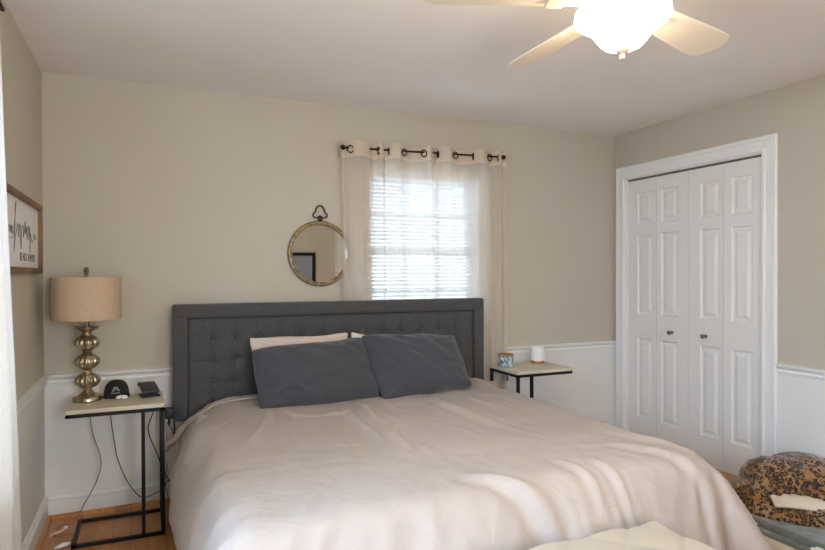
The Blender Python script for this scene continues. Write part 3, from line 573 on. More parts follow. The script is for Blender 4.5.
1,-7,4,0,-1,1,-1,-2,0,1,1,0,0,0,-1,-1,3,-6,4,0,0,1,-1,1,-1,0,0,1,0,0,-1,0,1,-1,1,-1,0,1,-1,0,1,-1,0,0,0,0,0,0,0,0,-1,1,0,0,0,-1,0,1,0,-1,1,0,-1,1,0,-1,0,1,-1,0,1,0,-1,1,0,-1,1,-1,
0,1,0,0,0,-1,0,0,0,0,0,0,1,0,-1,6,-5,3,0,-5,5,1,-4,2,0,0,-1,-1,0,1,0,1,-1,-1,0,0,-3,3,1,-1,1,-1,0,0,1,0,0,-1,0,0,1,-1,0,1,-1,1,-1,0,1,-1,0,0,0,1,-1,1,-1,-1,1,-1,1,0,-1,0,0,1,0,-1,
0,1,0,-1,1,0,-1,1,0,-1,1,-1,0,0,1,-1,0,1,-1,1,0,-1,0,0,0,1,-1,0,1,-1,1,0,-1,2,-1,-1,6,-5,4,-1,-4,4,-1,0,0,0,-1,0,0,0,1,0,-1,-1,0,-1,0,1,0,0,0,1,0,-1,0,0,1,0,0,-1,0,1,-1,0,1,-1,1,
-1,0,1,-1,1,-1,0,0,0,0,1,-1,0,0,-1,1,0,0,-1,0,1,0,-1,0,1,-1,0,1,0,-1,1,-1,1,0,0,-1,1,-1,0,0,0,0,1,0,-1,0,0,1,-1,0,1,-1,1,0,0,3,-4,1,5,-4,2,-1,-1,2,-2,1,0,0,1,0,1,0,-2,-1,0,-1,0,1,
0,0,1,0,-1,0,1,0,0,-1,0,0,1,-1,0,1,-1,0,1,-1,1,-1,0,0,0,0,0,1,-1,0,0,0,1,-1,0,-1,0,0,1,-1,0,0,1,0,-1,1,0,-1,0,1,-1,1,0,-1,0,1,-1,1,-1,1,-1,0,0,0,1,-1,0,0,0,0,0,0,0,1,0,0,3,-4,2,3,
-2,2,-3,1,1,-2,0,0,0,2,-1,0,-1,-1,-1,0,0,0,1,0,0,0,1,0,-1,0,0,1,0,-1,0,1,-1,0,1,-1,0,1,-1,1,-1,1,-1,1,-1,0,0,1,-1,1,-2,1,-1,1,0,-1,0,1,0,0,0,0,0,0,-1,1,0,-1,1,0,-1,1,-1,0,0,0,0,0,
1,-1,0,0,0,1,-1,0,0,0,0,1,0,0,-1,0,2,2,-3,2,1,-1,1,-1,0,0,0,0,0,1,0,-1,-1,-1,0,0,0,1,-1,1,1,0,-1,1,0,0,0,-1,0,1,0,-1,1,0,-1,1,-1,0,1,-1,1,-1,1,-1,1,-1,0,0,0,0,0,0,0,-1,0,1,0,0,0,
-1,0,0,1,0,0,0,-1,1,0,-1,1,0,0,-1,0,0,1,-1,0,1,-1,0,0,0,0,0,1,-1,0,0,0,0,2,-1,0,1,1,-1,2,0,0,-1,0,0,-1,1,1,1,-1,-2,-1,0,0,0,0,0,1,0,0,0,1,-1,1,-1,1,0,0,-1,0,1,-1,0,1,-1,1,0,-1,1,0,
0,-1,0,0,1,0,-1,0,0,1,-1,-1,0,1,-1,0,0,0,1,0,0,0,0,0,-1,1,0,-1,1,-1,0,0,0,1,-1,0,0,0,0,0,0,0,0,0,0,0,0,0,0,1,0,0,0,-1,1,1,0,0,1,0,0,0,1,0,-1,1,0,-1,-1,-1,0,0,0,1,0,0,0,0,1,0,0,-1,
1,-1,0,0,1,-1,0,1,-1,0,1,-1,0,1,0,0,-1,1,0,-1,0,0,0,0,0,0,-1,0,1,-1,1,0,0,0,0,0,0,0,0,0,0,0,-1,1,-1,1,-1,1,-1,0,0,0,1,-1,0,1,-1,0,0,0,0,0,1,-1,0,0,1,0,0,0,0,1,1,0,0,1,0,-1,0,0,1,0,
1,-1,-2,1,-1,0,0,0,1,0,0,1,0,0,0,0,0,0,0,0,-1,1,0,-1,1,0,-1,1,0,0,0,-1,2,-2,0,1,0,0,-1,1,-1,1,-1,0,-1,1,0,0,0,0,0,0,0,0,-1,1,0,-1,1,0,0,0,-1,0,0,0,1,-1,0,0,0,0,0,0,0,1,-1,0,0,0,0,
0,1,0,1,0,-1,0,1,0,1,0,0,1,0,1,-1,1,0,-2,0,-1,1,-1,1,0,0,0,0,0,1,0,0,0,-1,0,0,0,1,0,-1,1,-1,0,1,-1,0,0,0,1,-1,1,-1,0,0,1,0,0,-1,0,-1,2,-1,0,0,0,0,0,0,0,0,0,0,-1,0,1,0,-1,1,-1,1,-1,
1,-1,0,0,0,1,-1,0,1,-1,0,0,0,0,0,0,1,0,-1,1,0,0,1,0,0,1,0,0,0,0,1,0,0,0,0,0,-1,0,-1,1,-1,1,0,0,0,1,-1,0,0,0,1,0,0,0,0,-1,1,-1,1,0,-1,1,0,0,0,-1,1,-1,1,0,0,-1,1,-1,2,-2,0,1,-1,-1,0,
0,1,0,0,0,0,-1,1,0,0,0,-1,1,0,0,-1,0,0,0,0,1,-1,0,0,0,0,1,-1,0,0,0,0,0,0,0,1,0,0,1,-1,0,0,1,0,1,0,0,0,2,-1,0,0,-1,0,0,0,0,0,0,0,0,1,0,-1,1,0,0,0,0,0,0,-1,1,0,0,0,-1,1,0,-1,0,0,1,
-1,1,0,0,0,0,0,-1,1,-1,0,0,0,0,0,0,0,0,0,0,-1,1,-1,1,0,0,0,0,0,-1,1,-1,0,1,-1,0,1,-1,1,-1,0,0,0,0,1,-1,0,1,-1,0,1,0,1,-1,1,0,0,-1,1,0,1,-1,1,1,-1,1,0,-1,-1,-1,1,0,0,0,0,0,0,1,0,0,
0,0,0,0,0,-1,1,0,-1,1,-1,1,0,-1,1,0,-1,0,0,0,1,0,-1,1,0,0,-1,0,1,-1,0,0,0,0,0,0,0,-1,1,0,0,0,0,0,0,0,-1,1,0,-1,1,-1,1,-1,0,1,-1,1,-1,0,1,-1,0,1,-1,0,0,1,-1,1,0,1,0,-1,0,1,0,0,0,1,
-1,0,1,0,0,-1,0,0,0,0,0,0,0,0,1,0,0,0,0,0,0,0,-1,1,0,0,0,0,0,0,-1,1,0,-1,1,-1,1,0,0,-1,1,0,0,0,0,-2,1,0,2,-1,0,0,-1,0,0,0,0,-1,1,0,0,0,0,0,1,-1,0,-1,0,1,-1,1,-1,0,1,-1,1,-1,0,1,-1,
0,0,0,1,-1,1,0,0,1,0,0,0,0,0,0,0,0,0,-1,1,0,-1,1,-1,0,0,0,0,0,1,0,0,-1,1,0,0,0,0,0,0,0,0,-1,1,0,0,0,0,0,-1,1,-1,1,0,0,0,0,0,-1,1,0,-1,0,0,1,0,0,-1,0,0,0,0,0,0,0,0,0,0,0,0,0,0,0,0,
0,-1,0,1,-1,1,-1,0,1,-1,1,-1,0,1,-1,1,-1,0,1,0,0,1,-1,1,0,0,-1,1,0,0,0,-1,0,0,-1,1,-1,1,0,-1,0,1,0,-1,1,0,0,0,0,1,0,-1,0,0,0,0,0,0,0,0,0,0,-1,1,0,0,0,-1,1,0,0,0,0,0,0,-1,0,1,0,-1,
1,0,0,-1,0,0,0,0,0,0,0,0,0,1,-1,0,0,0,-1,1,0,-1,1,-1,1,0,-1,1,-1,1,0,-1,1,-1,1,-1,0,1,0,0,1,0,1,-1,0,0,0,0,0,0,-1,0,-1,-1,0,1,0,1,-1,0,0,1,0,0,0,1,0,-1,0,1,-1,1,-1,0,0,0,0,0,0,0,0,
0,-1,1,0,0,0,0,0,0,0,0,1,-1,-1,1,-1,1,0,0,0,0,-1,0,0,0,1,-1,0,0,0,0,0,0,0,0,0,0,-1,1,-1,1,0,-1,1,-1,1,0,-1,1,-1,1,0,0,0,-1,2,0,-1,0,1,1,0,-1,0,0,0,0,-1,1,-2,0,1,-1,1,0,1,0,0,0,1,
-1,1,-1,0,0,1,-1,1,-1,1,-1,0,0,0,0,0,0,0,0,0,0,-1,1,0,-1,1,0,0,0,0,-1,1,-1,1,0,-1,1,0,-1,0,0,1,-1,0,1,-1,1,-1,0,1,-1,0,0,0,-1,1,0,0,0,-1,1,-1,1,0,-1,1,-1,1,0,-1,1,0,0,0,2,-1,0,0,0,
0,0,0,1,0,-1,0,-1,-1,-2,1,1,0,0,0,0,1,0,0,1,-1,1,0,0,-1,1,-1,1,-1,1,0,-1,0,1,-1,0,0,0,0,0,0,0,0,0,0,0,0,0,0,0,0,0,-1,1,1,-1,-1,0,1,-1,0,1,-1,0,1,-1,1,-1,0,1,-1,0,0,0,0,0,0,0,0,0,0,
0,-1,1,-1,1,0,-1,1,0,-1,0,1,1,1,-2,1,1,-1,0,0,0,0,1,-1,0,-2,0,0,1,1,0,-1,0,1,0,0,0,0,0,1,0,0,-1,1,-1,1,0,0,0,-1,0,0,0,0,0,0,0,1,-1,0,0,0,0,0,0,0,0,-1,1,0,-1,1,0,0,0,-1,1,-1,0,1,-1,
0,1,-1,1,0,-1,1,0,-1,0,0,0,0,0,0,0,0,-1,1,0,0,0,-1,1,0,-1,1,0,1,0,0,-1,1,0,0,0,0,0,0,0,0,1,-2,0,0,2,0,-1,0,1,0,0,-1,1,0,1,-1,0,1,0,0,0,0,0,-1,1,0,-1,1,-1,0,0,0,0,0,1,-1,0,0,0,1,-1,
1,-1,1,-1,0,0,-1,1,-1,0,1,-1,1,0,-1,1,0,-1,1,-1,0,1,-1,0,0,0,0,0,0,0,1,-1,0,0,0,-1,1,0,0,0,0,0,0,0,0,1,0,0,-1,0,1,0,0,0,1,1,0,-1,-1,-2,2,0,1,0,0,0,1,-1,0,-1,1,0,1,0,-1,1,-1,1,0,0,
1,-1,-1,1,-1,1,0,-1,1,-1,0,0,0,1,-1,0,0,1,-1,0,0,0,0,0,0,0,0,0,-1,1,0,-1,1,0,-1,1,-1,1,0,0,-1,1,-1,1,-1,0,1,-1,0,0,0,0,0,0,0,0,0,0,0,0,0,0,0,1,1,-1,-1,0,0,0,1,0,0,1,1,-1,-2,0,1,1,
0,0,0,1,-1,1,0,-1,1,-1,1,0,0,0,0,0,0,0,1,-1,1,-2,1,0,0,0,0,0,-1,0,0,0,0,0,0,0,0,0,0,1,-1,0,0,0,0,0,0,0,-1,1,0,-1,1,0,0,0,0,-1,1,-1,0,0,1,-1,0,0,0,0,1,-1,0,1,-1,0,1,-1,0,0,0,0,0,1,
0,0,-1,0,1,0,-1,0,1,1,0,0,-1,0,1,1,0,0,0,-1,1,0,-1,-1,1,0,1,0,0,0,1,-1,0,0,0,1,0,-1,0,0,0,0,-1,0,1,0,0,-1,1,0,-1,0,1,-1,1,-1,0,0,0,-1,0,0,1,0,0,0,0,0,0,0,0,0,-1,1,-1,1,0,0,-1,1,-1,
1,-1,0,0,1,-1,0,0,0,0,0,0,0,1,-1,0,1,-1,1,-1,0,0,0,1,0,0,1,0,0,0,-1,1,0,1,0,-1,0,1,1,-2,0,0,1,0,0,1,-1,0,0,0,0,0,0,-1,3,-2,0,0,1,-1,0,0,-1,1,0,0,-1,1,0,-1,0,1,0,-1,1,-1,0,0,0,0,0,
0,0,0,0,0,0,0,0,0,-1,1,-1,1,-1,1,-1,1,-1,1,0,-1,0,1,-1,1,-1,0,1,-1,1,-1,0,0,2,-1,-1,0,0,0,1,-1,0,1,1,0,0,-1,2,-1,1,1,-1,0,0,0,1,-1,-1,0,0,2,0,-1,1,-1,1,0,-1,0,1,0,-1,0,0,0,-1,0,1,
-1,1,-1,1,-1,1,-1,0,1,0,0,0,0,-1,-1,0,1,0,0,0,0,0,0,0,0,0,1,-1,0,-1,0,1,-1,1,-1,1,0,0,-1,0,0,0,0,1,-1,1,-1,0,1,-1,0,0,1,0,0,-1,0,0,1,-1,1,-1,-1,3,0,-1,1,0,-1,1,1,0,-1,-1,1,1,0,-2,
1,0,0,1,-1,0,1,-1,0,1,0,-1,1,-1,0,0,0,0,0,0,0,0,0,0,0,-1,1,0,-1,0,2,-1,0,-1,0,0,0,1,0,-1,1,-1,0,0,0,0,0,0,0,-1,1,-1,1,-1,1,0,0,0,-1,1,-1,1,0,-1,1,-1,1,-1,0,0,1,-1,0,1,-1,0,0,0,0,1,
-1,-1,1,2,0,0,1,2,-2,0,2,0,-1,-1,0,1,0,-1,-2,3,-3,3,0,-1,0,1,0,-1,0,1,0,-1,1,-1,1,-1,0,0,0,0,0,-1,1,0,0,0,0,0,1,-2,1,-1,0,-1,0,1,0,0,0,1,-1,1,-1,0,0,0,0,-1,1,0,0,0,0,0,0,0,0,-1,1,
0,-1,1,0,0,-1,1,-1,1,-1,1,0,-1,0,-1,0,1,1,-1,-1,-1,1,3,-1,0,1,2,-2,-1,2,1,-1,-1,-1,2,1,-1,-2,3,-2,-1,2,0,0,0,-1,1,0,-1,1,-1,1,-1,0,-1,2,-1,0,-1,1,0,0,0,0,-1,1,1,-1,0,0,-1,1,-1,1,0,
-1,0,0,0,0,0,1,0,0,0,-1,1,-1,0,0,0,0,0,0,0,-1,1,-1,0,1,0,-1,0,1,-1,1,-1,0,0,2,-1,-2,0,1,1,-1,0,-2,0,2,2,0,0,1,2,-2,0,1,2,0,-2,-1,0,3,-1,-2,1,0,1,-2,1,-1,0,1,0,-1,1,-1,2,-1,-1,0,0,
0,-1,1,0,0,0,0,0,0,0,-1,1,1,-1,0,-1,1,-1,0,0,1,0,0,-1,0,0,0,0,0,0,1,-1,0,-1,1,0,0,0,0,1,-1,0,0,0,0,0,0,0,-1,1,-1,0,0,1,1,-2,-1,0,1,1,0,-2,-1,0,2,3,-1,0,1,1,0,-2,2,2,0,-1,-2,0,2,1,
-3,1,1,-3,4,-2,0,0,0,-1,1,0,0,1,-2,1,0,0,0,-1,0,0,0,0,0,1,-1,0,0,1,-1,0,0,-1,1,0,0,1,-1,0,0,-1,1,-1,0,0,0,0,1,0,-1,0,0,1,0,-1,0,0,0,0,0,0,0,0,-1,0,1,-1,0,0,1,2,-1,-3,-1,1,2,0,-2,
-1,-1,2,4,0,0,0,0,2,1,-3,0,4,0,-1,-2,0,2,1,-2,-3,6,-3,0,1,0,-1,-1,1,0,-1,1,0,0,2,-3,1,0,-1,0,0,0,0,0,0,0,1,-1,2,-2,0,1,-1,0,0,0,0,0,1,-1,-1,0,1,-1,0,0,1,-1,1,0,-2,1,0,0,1,-1,-1,2,
-2,1,0,0,-1,0,1,-1,0,0,1,-3,2,1,-2,-1,2,1,-1,-1,-2,-1,4,7,-6,1,1,1,1,0,-2,-1,3,3,-1,-2,-2,2,2,0,-4,1,2,-1,0,0,1,-1,0,0,0,0,1,-1,1,-1,0,-1,0,0,0,0,1,-1,0,0,0,1,0,-1,0,0,1,0,-1,1,-1,
1,-1,0,0,-1,0,1,0,0,-1,1,-1,0,0,1,-1,0,0,1,-2,1,-1,1,0,0,-1,1,-1,0,0,0,0,3,-2,0,-4,1,2,0,-1,-1,-2,2,7,1,-4,0,2,0,1,2,-1,-4,3,4,0,-2,-3,1,3,-1,-2,-2,6,-3,0,1,-2,1,0,0,0,0,0,1,0,-2,
2,-2,1,-1,1,-1,0,0,0,0,0,0,1,-2,1,1,0,-1,1,-1,1,-1,-1,1,-1,1,-1,0,0,0,1,-1,1,0,-1,0,0,0,0,0,0,0,0,0,0,-1,0,1,-1,0,0,0,0,0,2,-3,-2,2,2,0,-2,-3,0,6,7,-4,-5,2,1,-1,1,5,-3,-3,0,5,2,-2,
-3,-1,4,1,-3,2,-4,3,0,-1,1,0,-1,0,0,0,0,1,-1,0,0,0,-1,1,-1,1,-1,1,-1,0,0,0,0,0,0,0,1,-1,1,0,-1,1,-1,0,0,-1,1,0,0,0,-1,1,-1,1,-1,0,1,0,-1,0,0,-1,2,-1,-1,0,1,-2,1,0,0,1,-1,0,1,-3,-1,
3,1,-1,-2,-2,1,10,2,-7,-3,3,1,0,-1,4,1,-4,-2,4,4,-1,-3,-2,2,4,-3,-2,4,-3,1,-1,1,-1,0,0,1,-1,0,1,-1,0,-1,0,1,-1,1,-1,0,0,1,0,-1,1,-1,-1,2,-1,1,0,0,-1,1,0,-2,-1,1,1,-1,0,0,0,1,-1,0,
1,-1,1,-1,0,1,-2,2,1,-2,-1,1,0,-1,0,0,1,0,0,-1,1,0,-4,1,4,-1,-2,-3,-1,8,7,-4,-6,0,1,2,0,0,-5,10,-4,-3,1,6,1,-3,-3,0,5,-1,-2,0,1,-1,1,0,0,1,-2,0,1,-1,0,-1,1,0,0,2,-3,0,1,0,-1,0,1,0,
-1,1,-1,0,0,1,-1,1,0,0,0,0,-2,1,0,0,0,0,-1,0,1,-1,0,0,0,1,0,-1,0,0,1,-1,0,-1,1,-1,0,1,-1,1,-1,2,-2,-1,-3,6,-2,1,-2,-4,3,12,0,-8,-6,3,1,2,-1,2,9,-12,5,-5,0,4,4,-1,-4,-2,4,1,-2,0,2,
-1,0,-1,1,-1,0,0,0,0,0,-1,1,0,0,1,-1,0,-1,1,0,0,-1,0,0,0,-1,2,0,0,-1,1,0,-1,0,0,0,0,-1,1,-1,1,0,-1,0,0,1,0,0,0,-1,1,0,0,-1,1,-1,0,-1,0,1,0,0,0,0,-1,0,-1,1,-1,1,0,-4,-1,12,4,-6,-12,
5,2,-1,4,0,2,6,0,-5,-2,-4,3,6,0,-3,-2,2,1,0,-1,-1,2,-1,0,0,-1,1,-1,0,0,0,-1,1,-1,2,-1,0,-1,1,-1,1,-1,0,0,1,0,0,0,-2,2,0,0,-1,1,0,0,-1,0,0,0,0,-1,0,1,0,0,-1,0,1,-1,1,-1,1,1,-4,2,0,
1,-3,1,1,-1,1,0,0,-1,1,-2,1,-1,2,-2,-5,8,10,-2,-17,3,3,-1,1,3,0,8,-14,23,-10,-4,-5,-1,5,5,-2,-4,1,3,-1,-2,0,0,0,1,0,0,0,-1,0,0,0,0,0,0,0,0,0,0,0,0,-1,1,-1,1,-1,0,2,-1,-1,1,-1,0,1,
-1,0,0,0,0,0,0,0,0,0,-1,0,0,0,0,0,1,0,0,0,-1,-1,1,1,-4,2,1,0,0,0,0,0,-1,0,-2,1,1,1,-5,2,15,-1,-19,0,5,-1,0,-1,6,-2,2,2,-9,28,-15,-5,-5,3,6,1,-2,-5,11,-5,-2,2,-4,2,-1,1,0,0,0,-1,0,
0,-1,3,-2,1,-2,1,0,0,-1,1,-1,1,-1,1,0,1,-2,0,0,0,1,0,0,0,-1,0,0,0,0,0,-1,1,-1,0,1,-2,2,0,0,-1,0,1,-2,1,-2,-2,3,1,0,0,0,0,-1,0,0,0,-2,0,4,-3,-3,15,-4,-12,-3,6,0,-1,-2,5,3,-2,0,5,-3,
-6,29,-18,-7,-2,5,5,-3,0,1,5,-5,-1,1,-2,1,-1,1,-1,1,-1,0,0,1,-1,0,0,0,1,0,-2,1,-1,0,0,1,-1,0,2,-3,2,-1,1,0,-1,0,0,1,-1,0,1,-1,0,-1,0,1,-1,1,-2,1,1,-1,1,0,-1,-2,4,-4,2,-1,1,0,0,0,
-1,1,-1,1,-1,-3,3,-1,-3,10,-5,-1,-10,7,1,-1,-2,1,-5,13,-3,12,-11,3,-3,-3,28,-19,-8,3,4,3,-4,0,5,-1,-3,2,-2,-1,1,0,-1,1,-1,0,1,0,0,-1,0,0,0,0,0,1,-2,1,0,-1,0,0,1,-2,1,0,1,-1,1,0,-1,
0,0,0,0,0,0,0,0,-1,0,1,-2,2,0,0,-1,1,-1,0,1,-1,-1,1,0,0,-1,1,0,-1,-1,1,-2,1,0,-4,9,-10,9,-13,7,1,0,-5,-2,-3,15,2,-3,-5,22,-14,0,-1,-2,25,-20,-8,9,2,-1,-3,3,4,-4,0,0,-1,-1,1,1,-2,1,
-1,0,1,-1,1,-1,0,1,-1,1,-1,0,-1,1,0,1,-2,1,-1,1,-1,0,1,-1,0,1,-1,0,1,-1,1,-1,0,-1,1,-2,1,0,1,-1,0,1,-1,-1,2,-2,0,1,0,0,0,0,-1,1,-1,0,0,-2,1,-3,7,-16,19,-15,6,2,0,-8,-2,-2,20,5,-7,
-4,-2,-5,27,-16,-3,2,-1,23,-19,-8,12,-1,-3,-1,5,0,-4,4,-3,0,-1,1,-1,2,-1,-1,2,-2,0,0,0,0,0,0,0,0,0,0,0,-1,-1,1,1,0,-1,1,-1,1,-1,0,0,0,0,0,0,-1,2,-2,0,0,-1,2,1,-2,0,0,0,-1,2,-4,3,0,
1,-1,-1,1,-1,0,0,0,0,-2,-1,2,-12,20,-15,8,1,-2,-11,-3,3,21,0,-2,-2,-4,11,-12,-7,30,-19,-3,2,4,20,-19,-7,11,-4,-2,2,4,-3,-1,3,-3,0,0,0,0,-1,0,0,0,1,0,0,2,-3,1,-1,1,-1,-1,1,-1,0,0,2,
-2,-1,1,1,0,0,-1,0,0,0,1,-1,0,0,0,0,0,-3,3,0,-1,1,-1,-1,1,0,-1,1,1,-1,0,0,-1,1,-1,-1,2,-3,-2,-1,-4,16,-14,6,2,-4,-15,3,9,12,-5,-2,4,1,-4,-9,21,-13,-8,33,-22,6,-5,5,20,-20,-6,7,-3,
-1,3,0,-1,1,0,-2,1,1,-2,1,-1,1,-1,2,-2,1,0,0,-1,0,1,-2,1,-1,0,0,0,3,-2,-1,1,-1,0,0,1,-1,1,0,-1,0,0,-1,0,1,0,-1,1,0,0,-1,0,0,1,-2,-1,2,0,1,-2,1,-1,0,0,-1,1,-4,-3,5,7,-10,1,8,-9,-14,
16,13,10,-9,-4,-5,0,2,-4,-6,-4,23,-13,-10,35,-30,12,-3,4,21,-22,-2,1,0,0,4,-4,0,4,-2,-1,0,-1,2,-2,1,0,1,-2,2,-2,0,0,1,0,-1,-1,1,-1,-1,1,1,-2,1,0,0,1,-1,0,1,-1,0,0,0,0,0,0,-1,2,-1,
0,0,-1,0,0,-1,2,-5,5,0,0,-1,-1,0,0,0,0,0,-1,-5,11,-6,-1,-4,11,-17,1,26,5,2,-3,6,-2,-6,-16,2,-4,1,-9,-2,23,-11,-14,33,-26,8,5,3,20,-25,0,-1,0,2,0,-1,0,4,-4,1,0,0,-1,-1,4,-3,1,-1,0,
0,0,1,-1,-1,1,-1,0,0,0,1,-1,0,0,1,-1,0,0,0,0,1,0,-1,0,-1,0,-1,0,2,-1,0,0,0,0,0,-1,1,2,-1,0,-1,-1,0,0,1,-2,2,-7,12,-13,9,-11,13,-11,15,7,-7,-3,-12,8,9,7,4,2,-19,-3,9,5,-23,-2,23,-8,
-15,23,-15,-1,4,7,22,-23,-2,0,1,0,1,-1,0,0,0,3,-3,0,0,0,0,0,1,-1,1,-1,-1,0,1,0,-1,0,0,-1,1,-1,2,-1,-1,1,0,-1,1,1,0,-1,0,0,-1,2,-2,-3,4,0,-1,1,0,-2,2,-4,5,0,-1,-1,0,0,-2,1,-1,-2,0,
7,-11,11,-15,13,-8,8,-8,-2,-6,6,10,-7,7,0,3,3,-4,-5,-14,4,19,-13,0,15,2,-17,4,0,-3,-1,2,24,-15,0,0,0,0,0,-1,2,-1,-1,0,1,-1,0,-1,2,-1,1,0,0,-1,0,1,-1,0,0,1,-1,-2,3,0,-1,0,0,0,-1,1,
0,0,0,0,1,-2,1,1,-1,0,-1,0,0,0,0,0,0,1,1,-1,0,-1,0,1,-1,-2,4,-1,1,2,-11,11,-1,-8,-9,0,1,5,-4,4,4,-15,2,2,13,6,-4,-8,1,0,6,-4,-2,5,0,3,1,2,-2,-2,-2,11,-2,-1,4,-2,-1,-1,1,-1,-1,1,2,
0,-2,2,-1,-1,-1,2,0,-1,0,1,-1,-1,1,1,-1,0,2,0,-1,-1,-2,-1,0,1,2,-3,0,-1,0,3,-3,1,2,-1,0,-1,2,-2,1,-2,3,-2,-2,2,-1,1,2,0,-1,1,-1,0,-2,2,1,3,-3,9,-5,-4,1,3,4,-4,2,0,-8,1,-3,15,-24,
17,7,-4,-2,-5,6,-9,6,6,-2,-1,1,6,-2,1,0,0,-1,1,0,0,0,0,0,0,0,-1,1,0,0,0,0,0,-1,1,0,0,0,0,0,-1,1,0,0,0,0,0,-1,1,0,0,0,0,0,0,0,0,0,0,0,0,0,0,-1,1,0,0,0,0,0,-1,1,0,0,0,0,0,-1,1,0,2,6,
-2,2,0,1,-2,0,2,0,-6,1,3,0,1,-1,6,-21,14,0,12,1,-6,-10,8,5,-4,-2,-3,0,-1,4,6,2,-7,1,-1,2,2,-4,1,1,3,-1,-5,1,1,2,1,2,1,-2,-1,0,-4,1,2,2,-1,-3,-1,3,-2,-2,1,2,1,2,2,-5,-1,-1,2,2,-1,0,
1,2,-3,-3,0,2,2,1,-1,1,-4,-1,2,1,-2,0,1,1,1,1,2,2,3,-1,0,0,-8,-1,9,-1,0,-4,4,-2,4,0,-1,-1,-4,-13,6,0,1,11,8,1,-4,2,1,0,0,-3,-5,-2,0,1,-5,1,1,-2,0,4,-1,0,0,-3,6,-4,1,0,-2,1,0,1,2,
-9,5,0,1,0,2,4,-6,-1,1,1,0,1,-1,-1,-3,1,2,0,0,-1,2,2,-2,-4,4,4,0,-3,-1,0,0,0,0,0,-4,-1,3,1,0,1,0,2,0,-1,2,6,-3,-4,6,-1,3,-2,-9,-1,10,1,0,-6,1,1,12,-11,1,0,-1,0,6,10,11,3,1,-2,0,1,
0,-3,-12,-2,15,-22,1,1,1,1,3,0,0,4,-2,0,-1,-2,1,-1,-1,2,-3,2,1,0,0,0,1,0,1,-8,3,3,1,1,0,-2,1,1,-3,2,-2,0,1,0,1,1,-1,0,-7,5,1,1,1,-4,2,0,-1,-1,0,1,1,0,1,0,-1,0,-9,-12,-1,-1,1,19,5,
-4,9,8,-1,-11,-6,13,1,0,2,-11,-6,-2,0,2,2,-4,-2,-1,1,3,2,4,5,5,7,0,-28,21,0,1,-1,1,-1,1,-1,2,4,2,0,-8,1,-3,-1,-2,2,8,-1,0,-1,-1,1,0,8,-5,-1,0,0,-2,-2,-1,-3,1,3,0,3,0,-2,1,1,3,0,1,
-6,-1,-1,-2,-2,2,3,3,3,1,0,-1,-1,0,-1,-1,0,1,8,-22,4,7,8,-1,-2,11,3,0,-4,7,2,1,1,-1,-10,156,0,-5,-5,-5,-5,-5,-7,-6,-6,-8,-11,-2,11,8,8,6,9,8,4,17,4,4,2,0,-1,-1,-1,-1,0,0,-1,0,0,-1,
0,-1,0,0,0,0,0,-1,-1,-2,-1,-1,-1,0,0,1,0,-1,0,0,-1,-1,-1,-1,-1,-1,0,0,0,-1,0,-1,-1,0,-1,0,-1,0,0,1,0,0,0,0,0,0,15,1,7,-3,-12,-3,-2,-4,-4,-5,-4,-4,-5,-7,-4,-5,12,-3,-28,-3,0,0,0,-1,
1,-1,1,1,6,-2,-5,0,0,2,-1,1,6,-4,16,-20,-1,0,0,0,0,0,0,0,1,0,-1,1,-1,0,0,0,0,0,0,0,0,1,-1,0,1,0,0,-1,0,1,0,-1,1,0,0,0,0,0,0,-1,0,1,-1,1,0,-1,0,4,-3,-1,1,-1,0,1,0,0,3,14,-15,1,1,-2,
2,-1,-3,0,0,0,0,0,4,-1,-2,3,22,-9,0,-18,-2,1,0,0,-1,1,0,0,1,5,-5,0,0,0,1,0,6,9,-16,23,-24,0,0,0,0,0,0,0,0,-1,1,-1,0,1,-1,0,0,-1,0,1,0,1,1,0,-1,0,0,-1,0,0,-1,1,0,1,1,0,1,0,0,0,0,-1,
1,-1,0,-1,1,0,-1,1,-1,0,1,0,0,3,8,-6,-4,16,-13,-3,1,-2,0,0,-1,1,1,4,3,-2,-3,27,-5,-9,0,0,-18,0,0,-1,0,0,0,2,6,2,4,0,-1,0,-2,-1,3,-2,20,-20,22,1,-21,0,-1,0,-1,0,-1,1,-1,1,0,-1,2,0,
1,1,0,0,-1,-1,0,0,1,0,0,2,1,0,1,0,0,-1,-1,1,0,0,0,1,-1,0,-1,0,0,7,-10,-11,11,5,12,-9,-7,-6,-2,-2,2,-3,18,-18,7,24,-10,-12,-6,-2,1,-1,0,16,-15,-1,31,-8,-5,-3,-3,2,-2,-23,2,2,6,5,5,
6,1,2,0,-2,-1,-2,-2,17,7,-30,-4,34,2,-20,-1,-4,0,0,0,-1,1,0,1,0,1,1,-1,0,-1,0,0,0,2,1,1,1,0,0,0,-1,-1,0,0,0,0,1,1,0,0,1,0,0,1,-2,-5,0,-1,-7,14,-2,-5,0,-5,18,-6,-4,19,-24,-18,10,12,
-5,23,-31,10,15,9,-17,1,3,20,-37,-8,10,2,-1,1,-8,0,-2,2,10,-5,4,0,2,1,0,1,-1,0,-1,-1,0,4,-1,0,0,-16,-8,20,-5,2,0,-1,1,1,1,0,0,0,0,0,0,0,0,0,0,0,0,0,0,0,0,0,0,0,0,0,0,0,0,0,0,0,0,0,
0,0,0,0,-1,1,-2,1,0,-7,13,-5,-2,-4,-1,16,-4,2,-2,-2,-10,-6,27,-2,11,-5,3,-24,25,2,-2,-25,4,-5,2,-10,11,7,0,4,5,0,-8,2,-1,2,0,1,1,-1,0,0,0,0,1,1,-2,1,13,-10,-7,-3,0,-1,0,2,0,0,0,0,
0,0,0,0,0,0,0,0,0,0,0,0,0,0,0,0,0,0,0,0,0,0,0,0,0,0,0,0,0,0,0,0,-1,2,0,0,0,2,-6,5,0,-1,-5,4,5,1,0,4,-5,6,-6,4,7,7,-27,18,-11,-10,-14,6,8,10,-18,11,-2,-20,16,-3,-3,0,2,-3,-4,-1,1,0,
